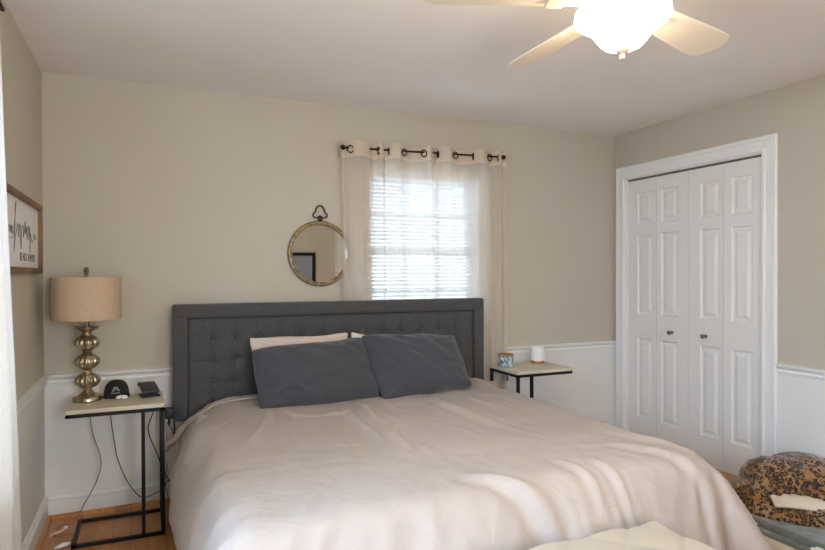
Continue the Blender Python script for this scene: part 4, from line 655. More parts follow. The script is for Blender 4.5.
1,1,0,0,0,0,0,0,-1,0,4,0,-6,-5,-1,0,2,1,-1,0,0,0,0,0,0,0,0,0,0,0,0,0,0,0,0,0,0,0,1,-1,0,0,0,0,0,0,0,0,0,0,0,0,0,0,1,0,2,0,1,0,1,-1,0,0,-3,-1,6,1,0,-11,21,-5,-3,0,1,-13,4,-15,8,-8,
1,-7,5,-5,10,-1,-10,5,7,4,-1,1,3,-4,-3,-1,0,1,0,0,0,0,0,1,-1,0,-2,0,5,5,-8,-11,-2,6,2,0,1,-1,-1,0,-1,0,0,0,0,0,0,0,0,0,0,1,0,1,0,1,-1,1,-1,0,-1,-1,0,0,0,0,0,0,0,0,0,0,1,2,0,1,0,1,
1,0,-2,1,1,-7,8,0,0,3,-8,-3,10,-1,-9,-7,1,3,-6,-1,2,6,-18,33,-15,-17,-2,15,2,8,1,2,2,-2,6,-11,0,0,0,-1,1,0,0,0,0,-1,-1,-1,4,0,4,-19,2,7,2,0,-2,0,0,-1,1,0,0,0,0,0,-1,0,0,0,1,-1,2,0,
0,0,0,-1,1,-2,0,0,-1,-1,0,0,0,0,1,0,0,0,2,2,0,0,0,1,0,0,1,-1,0,2,0,-1,0,2,-1,0,1,-1,-10,0,0,-1,-9,9,-4,-10,31,-11,9,4,1,-24,-16,20,10,-1,3,8,-16,5,-3,-1,-1,1,1,-1,-1,0,0,-1,-1,-4,
6,-2,-13,2,4,8,0,-2,0,0,-1,0,0,0,0,0,0,0,1,-1,0,0,0,1,-1,0,1,0,0,0,-1,0,-1,0,-1,0,0,0,1,1,0,0,1,0,1,-1,1,0,1,-1,1,1,-1,-1,1,0,0,-1,1,2,0,0,2,-7,-6,0,1,2,-1,-4,7,7,-10,0,22,-1,-4,8,
24,-3,-6,10,1,-14,7,-1,-4,-3,0,-1,1,2,-3,0,1,-2,1,2,-5,-11,-1,-3,16,1,-3,0,1,-2,1,0,0,0,0,1,0,0,-1,0,0,0,0,0,0,1,0,-1,0,0,-1,0,0,-1,1,0,-1,1,0,0,1,1,0,0,0,1,0,0,0,0,0,0,0,1,-1,0,0,
0,1,1,0,1,0,-9,-5,3,0,2,1,3,6,5,3,6,1,0,0,0,6,15,2,3,-7,6,-2,-4,-2,-2,-2,-1,-2,3,-1,-1,1,-2,1,-1,-8,-5,2,8,2,0,-1,1,-2,1,0,0,0,0,1,-1,0,0,0,0,-1,0,0,0,1,0,0,0,-1,0,0,0,0,-1,0,0,1,
0,0,1,-1,1,0,1,1,-1,0,0,1,0,0,0,0,0,0,0,0,-1,1,2,-2,2,-1,-12,0,1,2,1,4,5,6,4,5,2,-1,1,1,-4,22,3,2,-6,5,-4,5,-2,-5,-3,-3,-2,0,0,2,-2,1,-3,1,-1,-9,0,3,5,2,-3,2,-2,1,0,0,3,-2,0,-1,1,
0,-1,1,0,1,1,0,-1,-1,-1,0,0,0,-1,0,0,0,0,0,0,0,0,0,0,1,0,1,0,0,1,0,0,-1,1,0,0,0,0,0,-1,-1,-1,2,1,0,1,-3,-9,-1,2,2,3,5,7,4,4,2,0,2,0,1,-4,20,0,6,0,-4,2,-4,7,-2,-5,-4,-1,-3,-1,4,-2,
0,-2,0,-3,-9,4,5,2,0,1,-2,1,0,1,3,-5,1,1,1,-1,0,0,0,0,-1,-2,-1,1,2,0,0,0,0,1,0,-1,0,2,0,1,-1,-1,0,0,0,0,0,0,0,0,1,0,0,0,-1,0,1,-1,0,0,-1,-1,2,0,0,2,-7,-7,1,3,3,5,6,5,4,1,1,2,0,1,0,
-4,13,2,11,-3,1,0,-2,-5,10,-3,-4,-4,-2,-3,2,0,0,-2,0,-5,-5,5,4,1,0,-1,1,0,1,3,-6,2,2,0,-1,0,0,0,0,0,0,1,1,0,-2,1,-1,0,0,0,0,1,0,-1,-1,-1,1,1,1,-1,0,0,-1,1,0,0,0,1,0,-1,1,0,-1,0,0,
0,-2,0,0,2,0,-1,-8,-5,5,2,5,7,6,3,0,3,1,0,1,-1,-1,-3,3,-1,-2,15,8,2,-1,-2,-8,14,-4,-5,-3,-3,0,1,-1,-2,0,-6,1,2,3,1,-1,1,0,1,2,-6,4,2,1,-2,0,-1,0,1,0,1,1,1,0,-1,-1,-2,0,0,1,0,2,3,1,
2,0,-1,-2,-2,-2,0,-1,-1,1,-1,0,0,0,0,0,0,0,-1,1,0,0,-1,-1,-2,3,0,-1,-1,-8,0,2,5,8,6,3,1,2,0,1,0,-1,-2,-2,-3,-2,-9,-12,12,16,15,5,-2,-1,-11,16,-3,-6,-3,-2,2,-2,-1,-3,-4,1,4,2,0,0,0,
1,1,-3,4,1,0,-3,0,0,1,0,0,0,0,0,-1,-1,1,0,0,0,0,0,1,0,-1,1,1,2,1,1,0,-2,-1,-1,0,-1,0,-1,0,0,0,1,0,-1,1,-2,0,1,0,-3,-1,2,0,0,-2,-8,1,5,9,7,2,1,1,2,0,-2,-2,-3,-3,-3,-2,-5,-7,8,-18,3,
18,17,8,-1,-3,-12,16,-4,-5,-3,1,-2,0,-4,-2,1,5,0,-1,1,1,0,-1,2,1,-1,-2,1,1,0,0,0,0,0,0,0,0,0,-1,0,0,0,1,0,0,-1,0,-1,-1,0,2,1,1,1,0,-1,0,-1,-1,1,0,-1,0,0,0,0,0,0,0,-1,0,-1,-2,2,1,
-1,-4,-6,4,9,9,-1,2,2,1,-3,-3,-4,-2,-1,0,-2,1,-26,2,8,17,1,-9,5,22,4,0,-2,-15,16,-5,-4,-1,-1,-1,-3,-4,6,2,-1,1,0,0,1,1,0,-1,-1,1,0,0,0,0,0,0,0,0,0,0,0,0,0,0,0,0,0,0,0,0,0,0,0,-1,0,
1,1,0,1,-1,0,0,-1,0,0,0,-1,0,1,-1,0,0,-1,1,-1,-4,4,1,-2,-5,-3,9,13,-4,6,2,-4,-15,-10,-6,-3,2,3,4,12,3,23,-2,-1,-3,4,1,-3,-10,10,6,0,0,-15,12,-6,-3,-3,4,-9,2,6,-2,0,1,0,1,0,0,0,0,0,
0,0,0,0,0,0,0,0,0,0,0,0,0,0,0,0,-1,1,0,1,-1,1,0,-1,1,0,-1,0,0,1,0,0,0,0,-1,1,-1,0,0,0,0,0,-1,0,-1,4,-9,7,-1,-2,-7,4,16,-4,8,-3,-12,-5,8,7,4,2,-3,-4,-4,-11,6,28,-4,5,-2,-12,-11,-8,
-2,4,17,10,-2,3,-11,5,-4,-2,2,0,0,0,-1,0,0,1,0,-1,0,0,0,1,-1,0,0,0,0,0,0,0,0,0,0,0,0,0,0,0,0,-1,1,0,0,0,0,1,-1,0,1,0,0,-1,0,1,0,0,0,-1,0,1,0,-1,0,0,1,0,0,0,1,0,-1,-4,-6,17,0,3,-8,
-3,8,4,1,0,-1,1,-2,-3,-4,-3,-6,29,-2,-8,2,3,4,0,-4,-7,-11,1,18,0,2,-6,1,0,1,-1,0,-1,0,0,0,0,-1,1,0,0,0,-1,1,0,0,0,0,0,-1,0,0,0,0,0,0,0,0,0,0,0,0,0,1,0,0,0,0,0,-1,1,0,0,0,-1,0,1,0,
0,0,0,0,0,1,0,-1,0,1,-1,1,0,0,1,4,1,0,-2,2,-2,-1,0,1,1,0,-1,0,0,0,-2,-17,28,0,0,-6,-5,-3,1,3,6,3,1,-6,1,0,4,-1,0,-1,1,0,0,0,0,-1,0,1,0,-1,0,0,0,0,0,0,-1,0,0,1,0,0,0,0,0,0,0,0,0,0,
0,-1,0,0,0,1,0,0,0,0,-1,1,0,0,0,0,-1,1,0,0,-1,1,0,-1,1,0,0,0,1,0,-1,2,0,1,-1,-1,-2,-1,4,0,0,0,-3,-1,-1,-1,0,1,2,0,28,1,-1,0,0,-2,-2,-2,-4,-2,0,1,7,5,0,0,-1,0,-1,0,0,0,0,1,0,0,-1,1,
0,0,0,0,0,-1,1,0,0,0,0,0,0,0,0,0,0,0,0,0,0,0,0,0,0,-1,0,1,0,0,0,-1,1,0,0,0,0,0,0,0,0,0,0,0,0,0,0,0,0,0,1,-1,0,0,1,-2,0,-2,-4,-3,-2,-3,0,-1,0,1,1,1,2,4,28,0,0,1,-1,1,0,0,-1,0,0,-1,
0,1,1,0,1,-1,0,0,0,0,0,0,0,-1,1,0,-1,0,1,-1,0,1,0,0,-1,0,0,0,0,0,0,0,0,0,0,0,1,0,0,0,0,0,0,-1,0,0,1,0,-1,0,1,0,0,-1,0,1,0,-1,1,0,-1,1,0,-1,1,0,0,0,0,0,-1,0,0,1,-2,-2,-3,-1,-2,-1,
-2,-1,-1,3,5,-4,29,0,0,-1,1,0,-1,0,1,0,-1,1,-1,0,0,0,1,1,-1,0,0,0,0,-1,0,1,0,-1,1,0,-1,1,0,-1,0,0,1,0,0,0,0,0,0,0,0,0,0,0,-1,0,0,0,0,0,0,1,0,0,-1,1,0,0,-1,0,0,1,0,-1,1,0,-1,1,0,-1,
1,0,-1,1,0,1,0,0,-1,-1,0,-2,1,0,1,-1,0,-1,-1,-2,-2,-5,-8,19,28,0,1,0,0,-1,1,0,-1,0,1,-1,1,-1,1,0,0,0,1,-1,0,0,-1,1,0,-1,0,1,0,-1,1,0,-1,1,0,0,0,0,-1,0,0,0,0,0,0,1,0,0,0,0,0,0,0,0,
0,-1,0,1,0,-1,0,1,0,0,0,-1,1,0,-1,1,0,-1,1,0,-1,1,0,0,0,0,1,-1,0,0,-1,0,0,1,-1,1,-1,0,1,0,0,-1,0,1,28,1,-1,1,-1,1,0,-1,1,0,-1,1,-1,1,-1,1,0,0,0,0,0,0,0,0,-1,1,0,0,-1,1,0,-1,1,0,0,
-1,0,0,1,0,0,0,0,0,0,-1,1,0,0,0,0,0,0,0,0,0,0,-1,1,0,0,-1,0,1,0,0,-1,0,1,-1,1,0,-1,1,0,-1,1,-1,1,0,0,-1,0,0,0,1,-1,0,1,-1,1,0,-1,0,1,0,0,-1,29,0,0,-1,1,-1,0,1,0,-1,1,-1,1,0,0,0,0,
0,0,0,0,-1,1,0,0,0,-1,0,1,-1,0,1,0,-1,0,1,0,0,0,-1,0,0,0,0,1,0,-1,0,0,0,0,0,0,0,0,1,0,0,0,0,0,0,0,-1,0,1,0,0,-1,1,-1,1,0,-1,1,0,0,0,0,0,-1,1,0,0,-1,0,1,0,-1,1,-1,0,1,0,-1,0,0,1,28,
0,0,1,-1,1,0,-1,0,1,-1,1,-1,0,1,0,0,0,0,0,0,0,0,-1,1,-1,1,0,-1,1,0,-1,0,1,0,0,-1,0,0,1,0,0,0,0,-1,1,0,0,0,0,0,0,0,0,0,-1,1,0,-1,0,1,0,0,0,0,-1,0,1,0,0,0,-1,1,0,0,0,-1,1,0,0,0,0,-1,
0,1,0,-1,0,1,-1,1,0,-1,0,1,0,0,-1,29,0,0,-1,1,-1,0,1,0,-1,1,-1,1,0,0,0,0,0,0,0,0,0,-1,1,-1,1,0,-1,1,0,-1,1,0,0,-1,0,1,0,0,0,0,0,0,0,0,-1,0,0,0,1,0,0,0,0,0,0,-1,1,0,0,-1,0,0,1,0,0,
0,-1,1,-1,1,0,-1,1,-1,1,0,0,0,0,0,-1,1,0,-1,0,1,-1,0,1,-1,1,0,0,-1,0,0,1,28,1,-1,1,-1,1,0,0,-1,1,-1,1,-1,1,0,0,0,1,-1,0,-1,1,0,0,0,0,-1,1,0,-1,1,0,-1,0,1,0,0,0,-1,0,1,0,0,0,0,0,0,
0,0,-1,0,0,0,0,1,0,0,-1,0,0,1,0,0,-1,0,1,0,0,0,0,-1,1,0,-1,1,-1,1,0,-1,0,0,1,-1,0,1,-1,0,1,-1,0,0,0,0,1,0,0,0,-1,29,-1,1,0,0,0,0,-1,1,0,0,-1,1,-1,1,0,0,0,0,0,0,-1,1,-1,1,-1,1,0,-1,
1,0,-1,1,0,0,-1,0,0,1,0,-1,0,0,0,0,0,0,1,0,0,0,0,0,0,-1,0,1,0,0,0,-1,0,1,0,0,-1,1,0,-1,1,0,-1,1,0,0,0,0,-1,1,0,0,-1,1,0,-1,1,0,-1,1,-1,1,-1,1,-1,0,1,0,0,28,1,0,-1,1,0,-1,1,0,-1,1,
0,-1,1,0,0,0,-1,1,0,0,0,0,0,0,0,0,-1,1,0,-1,1,0,-1,0,1,0,0,0,0,0,0,0,0,0,0,0,-1,0,0,0,1,0,0,0,0,-1,0,0,1,0,0,-1,0,1,0,-1,1,0,-1,1,0,-1,1,-1,1,0,0,0,0,0,0,0,-1,1,0,-1,1,-1,1,-1,1,
-1,1,0,-1,0,1,29,-1,1,0,0,-1,1,0,-1,1,-1,1,0,0,0,0,0,0,-1,1,0,0,-1,1,-1,1,-1,1,0,-1,1,0,-1,1,0,0,0,-1,0,0,0,0,0,0,0,1,0,0,0,0,0,-1,0,0,0,1,0,0,0,-1,0,1,0,0,-1,1,0,-1,1,0,-1,1,0,0,
0,0,-1,1,0,0,0,0,-1,1,0,-1,1,-1,1,-1,1,-1,1,-1,0,1,0,-1,29,0,-1,1,0,0,0,-1,1,-1,1,-1,1,-1,0,1,0,0,0,-1,1,0,0,0,0,-1,1,0,-1,1,0,-1,1,0,-1,0,0,1,0,0,0,0,0,0,0,-1,1,0,0,0,0,0,0,0,0,
-1,0,1,0,0,0,-1,0,1,0,-1,1,0,-1,1,0,-1,1,-1,1,-1,1,0,-1,0,1,0,0,0,-1,1,0,0,-1,1,-1,1,-1,1,0,-1,0,1,28,0,1,0,-1,1,-1,1,-1,1,-1,1,-1,1,0,0,0,0,0,0,-1,1,0,-1,1,0,0,-1,1,0,-1,1,0,-1,1,
0,0,0,0,0,0,0,0,0,0,0,0,0,0,0,0,0,0,0,0,0,0,-1,1,0,0,0,0,-1,1,0,-1,1,0,-1,1,0,0,0,0,0,0,-1,1,0,-1,1,0,0,0,0,-1,1,0,-1,1,-1,1,-1,0,1,0,-1,29,0,0,-1,1,-1,1,0,0,-1,1,0,0,0,0,0,0,0,0,
0,0,-1,1,0,-1,1,-1,1,0,-1,1,0,-1,1,0,0,-1,0,0,0,0,0,0,1,0,0,-1,0,0,0,0,0,0,0,1,0,0,0,-1,0,0,0,1,0,-1,1,0,-1,1,0,-1,1,-1,1,-1,1,-1,1,0,0,0,-1,1,-1,1,-1,1,-1,0,1,-1,1,-1,1,0,-1,1,-1,
29,0,-1,1,0,0,0,-1,1,0,0,-1,1,0,0,-1,0,0,0,1,0,0,-1,1,0,0,0,0,-1,1,0,-1,1,0,-1,0,1,0,0,0,0,0,0,-1,0,1,0,0,0,0,0,0,0,0,-1,0,0,1,0,0,0,0,-1,1,0,-1,1,0,-1,1,0,0,0,-1,1,-1,1,0,-1,0,1,
0,0,0,-1,1,-1,1,0,-1,1,-1,1,-1,1,0,-1,1,29,-1,1,0,-1,1,-1,1,-1,1,-1,1,0,0,-1,1,0,0,0,-1,1,0,0,-1,1,0,0,0,0,0,-1,1,-1,0,1,0,0,-1,0,0,0,0,0,1,0,-1,0,1,0,0,0,0,0,0,0,0,0,-1,0,0,0,1,0,
-1,1,0,-1,1,0,-1,1,-1,1,0,0,0,0,-1,1,0,-1,1,-1,1,0,-1,1,-1,0,1,-1,1,-1,1,-1,0,1,0,28,1,0,0,0,0,0,-1,1,-1,1,0,-1,0,1,0,0,0,0,0,-1,1,0,0,0,-1,1,0,0,0,0,0,0,0,0,0,-1,1,0,0,0,0,0,-1,1,
0,0,-1,0,0,0,0,0,0,1,0,0,0,0,0,0,-1,1,0,-1,0,1,-1,1,0,-1,1,-1,1,-1,1,-1,1,0,0,0,0,0,-1,1,0,-1,1,0,-1,1,-1,1,-1,1,0,-1,0,29,0,0,-1,1,-1,1,0,0,0,0,-1,1,0,0,0,0,0,0,0,0,-1,1,0,0,0,0,
-1,1,-1,1,-1,1,0,-1,0,1,0,-1,1,-1,0,0,0,0,0,1,0,0,0,0,0,0,0,-1,0,1,0,0,0,0,0,-1,1,0,0,-1,1,-1,1,0,0,0,-1,1,0,0,0,0,0,0,-1,1,0,-1,0,1,-1,0,1,-1,1,-1,1,-1,1,0,0,29,0,0,0,0,0,-1,1,-1,
1,-1,1,0,0,-1,0,0,0,0,1,0,0,-1,1,-1,1,0,0,-1,1,-1,1,-1,0,1,0,0,-1,1,-1,1,0,0,0,0,0,-1,0,0,0,0,0,1,0,0,0,-1,0,1,0,0,0,0,-1,0,1,0,0,0,-1,1,-1,1,0,0,-1,1,0,0,0,0,0,-1,1,0,0,-1,1,0,-1,
1,-1,1,-1,1,-1,1,-1,29,0,0,0,0,0,0,0,0,-1,1,0,-1,0,1,0,0,0,0,-1,0,1,0,-1,1,0,-1,1,0,-1,1,-1,1,0,-1,0,0,1,0,-1,1,0,-1,0,0,0,1,0,0,0,0,0,-1,1,0,0,0,0,-1,0,0,1,0,0,0,-1,1,-1,1,0,0,0,
-1,1,-1,1,0,-1,0,0,1,0,0,-1,0,1,0,-1,1,0,-1,1,-1,1,-1,1,-1,1,29,0,0,0,-1,1,0,-1,1,0,0,-1,1,0,0,0,0,0,0,0,0,-1,1,0,0,-1,1,-1,1,0,0,0,0,-1,1,0,0,0,-1,1,-1,0,1,0,0,0,-1,0,0,1,0,0,0,
-1,0,1,0,0,0,0,0,-1,0,0,1,0,-1,1,-1,1,-1,1,0,0,0,0,-1,1,0,0,-1,0,1,0,0,-1,0,1,-1,1,0,-1,1,-1,1,-1,1,-1,29,0,-1,1,0,-1,1,0,-1,1,-1,1,0,0,-1,0,0,0,1,0,0,0,-1,1,-1,1,-1,1,-1,1,-1,1,
-1,1,0,0,0,-1,1,0,-1,1,0,0,-1,0,1,0,0,-1,0,1,0,0,0,-1,0,0,0,1,0,0,0,0,-1,0,1,-1,1,-1,1,-1,1,-1,1,0,0,0,0,0,0,0,-1,0,0,1,0,-1,1,-1,1,0,0,0,-1,1,0,0,29,0,0,0,0,0,-1,1,0,-1,1,0,-1,0,
1,0,0,0,-1,0,0,1,0,-1,1,-1,1,-1,1,-1,1,-1,1,0,0,-1,0,1,0,-1,1,-1,0,0,0,1,-1,0,1,0,0,-1,0,1,0,0,0,0,0,-1,0,0,0,0,1,0,0,0,0,0,-1,1,0,0,0,-1,1,0,0,-1,0,1,0,0,0,-1,1,0,-1,1,-1,1,-1,1,
0,0,-1,1,29,-1,1,-1,0,1,0,-1,1,0,0,-1,1,0,0,0,0,0,0,0,0,-1,1,0,0,0,-1,1,-1,1,0,0,0,-1,0,1,0,0,0,0,0,-1,1,0,0,0,0,0,-1,0,1,0,0,-1,0,0,0,1,0,0,0,0,0,0,-1,1,-1,1,-1,1,0,0,-1,1,-1,1,0,
-1,0,1,0,-1,0,0,1,0,-1,1,0,-1,1,-1,1,-1,1,-1,1,-1,28,1,0,0,0,-1,1,0,-1,1,-1,1,0,0,-1,0,1,0,0,0,0,0,-1,1,-1,1,0,0,0,0,-1,1,-1,1,0,0,0,0,-1,1,-1,1,-1,1,0,-1,0,1,0,0,-1,0,1,0,0,0,0,
-1,1,0,0,0,0,0,0,-1,1,-1,1,-1,1,-1,1,-1,1,0,-1,1,0,0,0,0,0,0,-1,0,1,-1,1,0,-1,1,-1,1,-1,1,-1,1,29,0,-1,1,0,0,-1,1,0,0,0,0,-1,0,1,0,-1,0,0,1,0,0,0,-1,1,-1,1,-1,1,-1,1,-1,1,0,0,0,0,
-1,1,-1,1,-1,1,-1,0,0,1,-1,1,0,0,0,-1,0,0,1,0,0,-1,0,0,0,0,0,0,1,-1,1,-1,1,-1,1,-1,1,0,-1,1,0,-1,0,0,0,0,1,0,0,-1,1,-1,1,0,0,0,0,0,0,0,0,29,0,0,-1,1,0,0,0,0,-1,1,-1,1,0,0,0,0,0,0,
-1,1,0,0,0,0,0,-1,1,-1,1,-1,1,0,0,0,0,-1,1,0,0,0,0,-1,1,0,0,0,0,-1,0,1,0,0,0,0,-1,1,0,0,0,0,0,0,0,0,0,0,0,0,0,0,-1,1,0,-1,1,0,-1,1,0,0,0,0,-1,0,1,0,-1,1,-1,1,-1,1,-1,1,-1,1,0,29,0,
0,0,-1,1,0,-1,1,0,0,0,0,0,0,0,0,0,0,0,-1,0,1,0,-1,1,0,-1,1,-1,1,0,0,0,0,-1,1,0,-1,1,-1,1,0,-1,0,1,0,0,0,0,-1,0,1,0,0,0,-1,1,0,0,0,0,-1,0,1,-1,1,-1,1,-1,1,0,0,-1,1,-1,0,1,0,-1,0,0,
1,0,0,-1,0,1,-1,1,-1,1,-1,1,0,0,-1,1,28,1,0,0,0,-1,1,0,-1,1,-1,1,0,0,-1,0,0,0,1,0,0,0,-1,1,0,-1,1,0,0,0,0,-1,0,0,0,1,0,-1,1,-1,1,0,0,0,0,0,-1,1,-1,1,0,0,-1,0,1,0,0,-1,0,0,0,0,1,0,
-1,1,-1,1,-1,1,-1,1,-1,1,-1,1,0,0,-1,1,0,0,-1,0,0,1,0,-1,1,-1,1,-1,1,0,-1,1,0,0,29,0,0,0,0,0,-1,1,0,0,0,0,0,-1,1,0,0,0,-1,0,1,0,0,0,0,0,-1,1,-1,1,-1,1,0,0,0,0,-1,1,0,0,0,-1,0,1,0,
-1,1,-1,1,-1,1,0,0,0,-1,1,0,0,0,0,0,0,0,0,0,-1,1,0,0,0,0,0,0,-1,1,0,-1,0,1,0,0,0,0,0,0,-1,1,0,0,0,0,0,0,-1,1,0,0,0,29,0,0,0,0,0,0,-1,1,-1,1,0,-1,1,0,0,0,0,0,0,-1,0,1,-1,1,0,0,-1,1,
0,0,0,0,0,0,0,0,0,-1,1,-1,1,0,-1,1,0,0,0,0,0,-1,0,1,0,0,-1,0,0,1,0,0,-1,0,0,1,0,0,-1,1,-1,1,-1,1,0,0,-1,1,0,-1,0,0,0,0,1,0,0,-1,1,-1,1,-1,1,-1,1,0,-1,1,0,29,0,-1,0,0,1,0,0,0,0,0,
-1,1,0,0,0,0,0,0,0,0,0,-1,1,-1,0,1,0,0,-1,1,0,0,-1,0,0,1,-1,1,0,0,0,0,0,-1,1,-1,0,0,1,0,0,-1,0,1,0,0,0,-1,0,0,1,0,0,-1,1,-1,1,0,0,0,0,-1,1,0,0,0,-1,1,0,0,0,0,-1,0,0,1,-1,1,-1,1,-1,
1,0,-1,1,0,-1,29,-1,1,0,0,-1,0,1,-1,1,-1,1,0,0,0,0,0,0,0,0,0,-1,1,-1,1,0,0,0,0,0,0,-1,0,1,0,0,0,0,0,-1,1,0,0,-1,0,0,1,0,0,-1,0,1,0,0,-1,0,1,0,0,0,0,0,0,0,0,-1,1,0,-1,1,-1,1,0,0,-1,
1,-1,1,0,-1,0,0,1,0,0,0,-1,1,-1,1,0,0,0,-1,1,0,0,0,29,0,0,0,0,0,0,-1,1,-1,1,0,-1,0,0,0,0,1,0,0,0,0,-1,0,0,1,-1,1,-1,1,-1,1,0,0,0,0,-1,1,-1,1,-1,0,0,1,0,0,-1,0,1,0,0,-1,0,1,0,0,-1,
0,0,0,0,1,-1,0,1,0,0,-1,1,-1,1,-1,1,-1,1,0,0,0,-1,1,0,0,-1,0,0,0,1,-1,1,0,-1,1,-1,1,0,-1,0,1,29,0,0,0,0,0,0,0,0,0,0,-1,1,0,0,0,0,0,0,0,-1,1,0,0,-1,0,1,-1,1,-1,1,0,0,0,0,-1,1,0,0,0,
0,0,0,0,0,-1,1,0,-1,1,0,0,0,-1,1,0,0,0,0,0,0,-1,1,0,0,0,0,0,0,0,-1,1,-1,1,0,-1,1,-1,1,0,0,0,0,0,0,0,0,0,0,-1,1,-1,1,0,-1,1,0,0,28,0,1,0,0,0,0,0,0,0,-1,1,0,-1,1,0,0,-1,0,0,1,0,-1,0,
1,0,-1,1,-1,1,0,0,-1,0,0,1,0,-1,1,-1,1,0,0,-1,0,0,0,1,0,-1,0,0,1,0,-1,0,0,0,1,-1,1,0,0,0,-1,1,-1,1,-1,1,0,-1,1,0,-1,1,-1,1,0,0,0,0,0,0,0,0,-1,1,-1,1,0,0,0,-1,1,0,0,0,29,0,-1,0,0,1,
0,0,-1,1,0,-1,0,1,-1,1,0,0,0,0,0,-1,1,0,0,-1,1,-1,1,-1,0,0,1,0,0,0,-1,1,-1,1,0,0,-1,1,0,0,0,-1,1,0,0,0,-1,1,0,0,0,0,-1,1,-1,0,0,1,0,-1,1,-1,1,-1,1,0,0,-1,1,0,0,0,-1,0,0,0,1,0,0,0,
0,0,0,0,-1,1,-1,1,0,-1,1,0,29,0,0,0,0,-1,1,0,0,-1,1,0,0,0,0,-1,0,1,0,-1,0,1,0,0,-1,0,1,0,0,0,0,0,-1,0,0,0,1,0,0,0,-1,0,1,0,0,0,0,0,0,0,0,0,0,-1,0,1,0,0,0,0,0,0,0,-1,1,0,0,0,0,0,-1,
1,-1,1,0,-1,1,-1,1,0,0,0,-1,0,0,0,1,-1,1,-1,1,0,0,0,-1,1,0,0,29,-1,1,0,0,0,-1,0,1,0,-1,1,0,0,0,0,0,-1,0,1,0,0,0,0,0,0,-1,1,-1,0,1,-1,1,0,0,-1,0,0,1,-1,1,0,0,0,0,-1,0,1,-1,0,0,0,1,
0,0,-1,0,0,0,0,1,-1,0,1,-1,1,-1,1,-1,1,0,-1,1,-1,0,1,-1,1,0,0,0,0,0,0,0,0,0,0,-1,1,0,-1,1,-1,1,0,-1,1,28,1,0,0,-1,1,0,0,-1,0,1,-1,0,0,0,1,0,0,0,0,0,0,0,0,0,0,0,0,0,0,-1,1,-1,0,0,1,
0,0,-1,1,0,0,-1,1,-1,1,0,0,0,0,0,0,-1,0,1,0,0,0,0,0,-1,1,0,0,0,-1,1,0,0,0,0,0,-1,1,0,-1,1,-1,0,0,0,0,0,1,0,0,-1,1,0,0,-1,1,-1,1,-1,0,1,0,29,0,0,0,0,-1,1,0,0,0,-1,1,0,0,0,-1,1,0,-1,
0,0,0,0,0,0,1,-1,0,0,1,0,-1,1,0,0,0,0,-1,1,0,-1,1,0,-1,1,0,0,-1,1,0,-1,0,0,1,-1,0,0,1,0,0,0,0,0,-1,1,0,0,-1,1,-1,0,1,0,0,-1,1,0,0,0,0,0,0,0,-1,0,0,1,-1,1,-1,1,0,0,-1,1,0,0,-1,29,0,
0,-1,1,0,-1,1,-1,1,0,0,-1,1,0,0,-1,0,1,0,0,0,0,0,0,0,0,0,0,0,-1,1,0,-1,0,0,0,1,0,-1,1,-1,1,0,0,0,-1,1,-1,0,1,0,0,-1,1,0,0,-1,0,0,0,0,0,1,-1,1,-1,1,0,0,0,-1,1,-1,1,0,-1,0,0,0,0,0,1,
0,-1,1,-1,1,-1,1,0,-1,1,0,0,-1,1,0,29,-1,0,1,0,0,0,-1,1,-1,1,-1,1,-1,0,0,0,1,0,0,0,0,0,0,0,-1,0,0,1,-1,1,0,-1,1,0,0,0,0,-1,1,0,0,-1,1,-1,0,1,0,0,0,0,0,-1,1,-1,1,0,0,0,0,0,0,0,-1,1,
0,0,0,-1,1,-1,1,-1,1,0,-1,0,1,0,0,0,0,-1,0,1,0,0,-1,1,0,0,0,-1,0,0,1,0,0,29,0,0,0,0,-1,1,0,0,0,-1,1,-1,0,0,1,-1,-1,1,0,0,0,0,0,0,0,1,-1,0,1,-1,0,1,0,0,0,0,0,0,0,-1,0,1,-1,1,0,-1,1,
0,-1,1,-1,1,0,0,-1,1,0,0,0,0,0,-1,1,0,-1,1,-1,1,-1,1,-1,1,0,-1,1,-1,1,0,-1,1,0,0,-1,0,0,1,0,0,0,-1,0,0,1,-2,1,0,1,29,0,-1,0,0,1,-1,1,0,-1,1,-1,1,-1,1,-1,1,0,-1,0,1,0,0,0,0,0,-1,0,
1,-1,1,0,0,0,0,0,0,0,0,0,0,0,0,0,0,0,0,-1,0,1,-1,1,0,-1,1,0,-1,0,0,0,1,-1,1,0,-1,1,-1,1,-1,0,1,0,0,-1,1,-2,2,-1,0,1,-1,1,-1,1,0,0,-1,1,0,-1,1,0,0,-1,0,1,0,0,28,0,1,0,0,0,-1,0,0,1,
-1,0,0,0,-1,1,0,1,0,0,0,0,0,0,0,0,0,0,0,0,-1,1,0,0,0,0,0,0,0,0,0,-1,0,1,0,0,-1,1,0,0,0,-1,0,1,0,0,0,0,0,0,-1,1,0,-1,1,0,0,0,0,0,-1,0,0,1,-1,1,0,-1,0,1,0,-1,0,0,1,-1,1,0,-1,1,-1,0,
0,-2,2,0,1,-1,29,0,-1,0,0,0,1,-1,1,0,0,0,-1,1,-1,0,0,0,0,0,-1,1,0,0,0,0,0,0,0,1,0,0,0,0,0,0,0,0,0,0,0,0,0,0,-1,0,1,-1,1,0,0,-1,1,0,0,0,0,0,0,0,0,-1,0,1,0,-1,1,-1,0,0,0,-1,2,-1,-1,
1,0,1,0,-1,0,0,1,-1,0,1,-1,0,1,0,-1,0,0,-1,1,1,-1,1,29,-1,0,0,0,0,0,0,0,0,0,0,0,0,0,0,1,-1,1,0,0,0,0,0,0,0,0,-1,1,-1,1,-1,1,0,0,0,0,0,0,0,0,0,0,0,0,0,0,0,-1,0,0,0,1,0,-1,0,0,0,0,0,
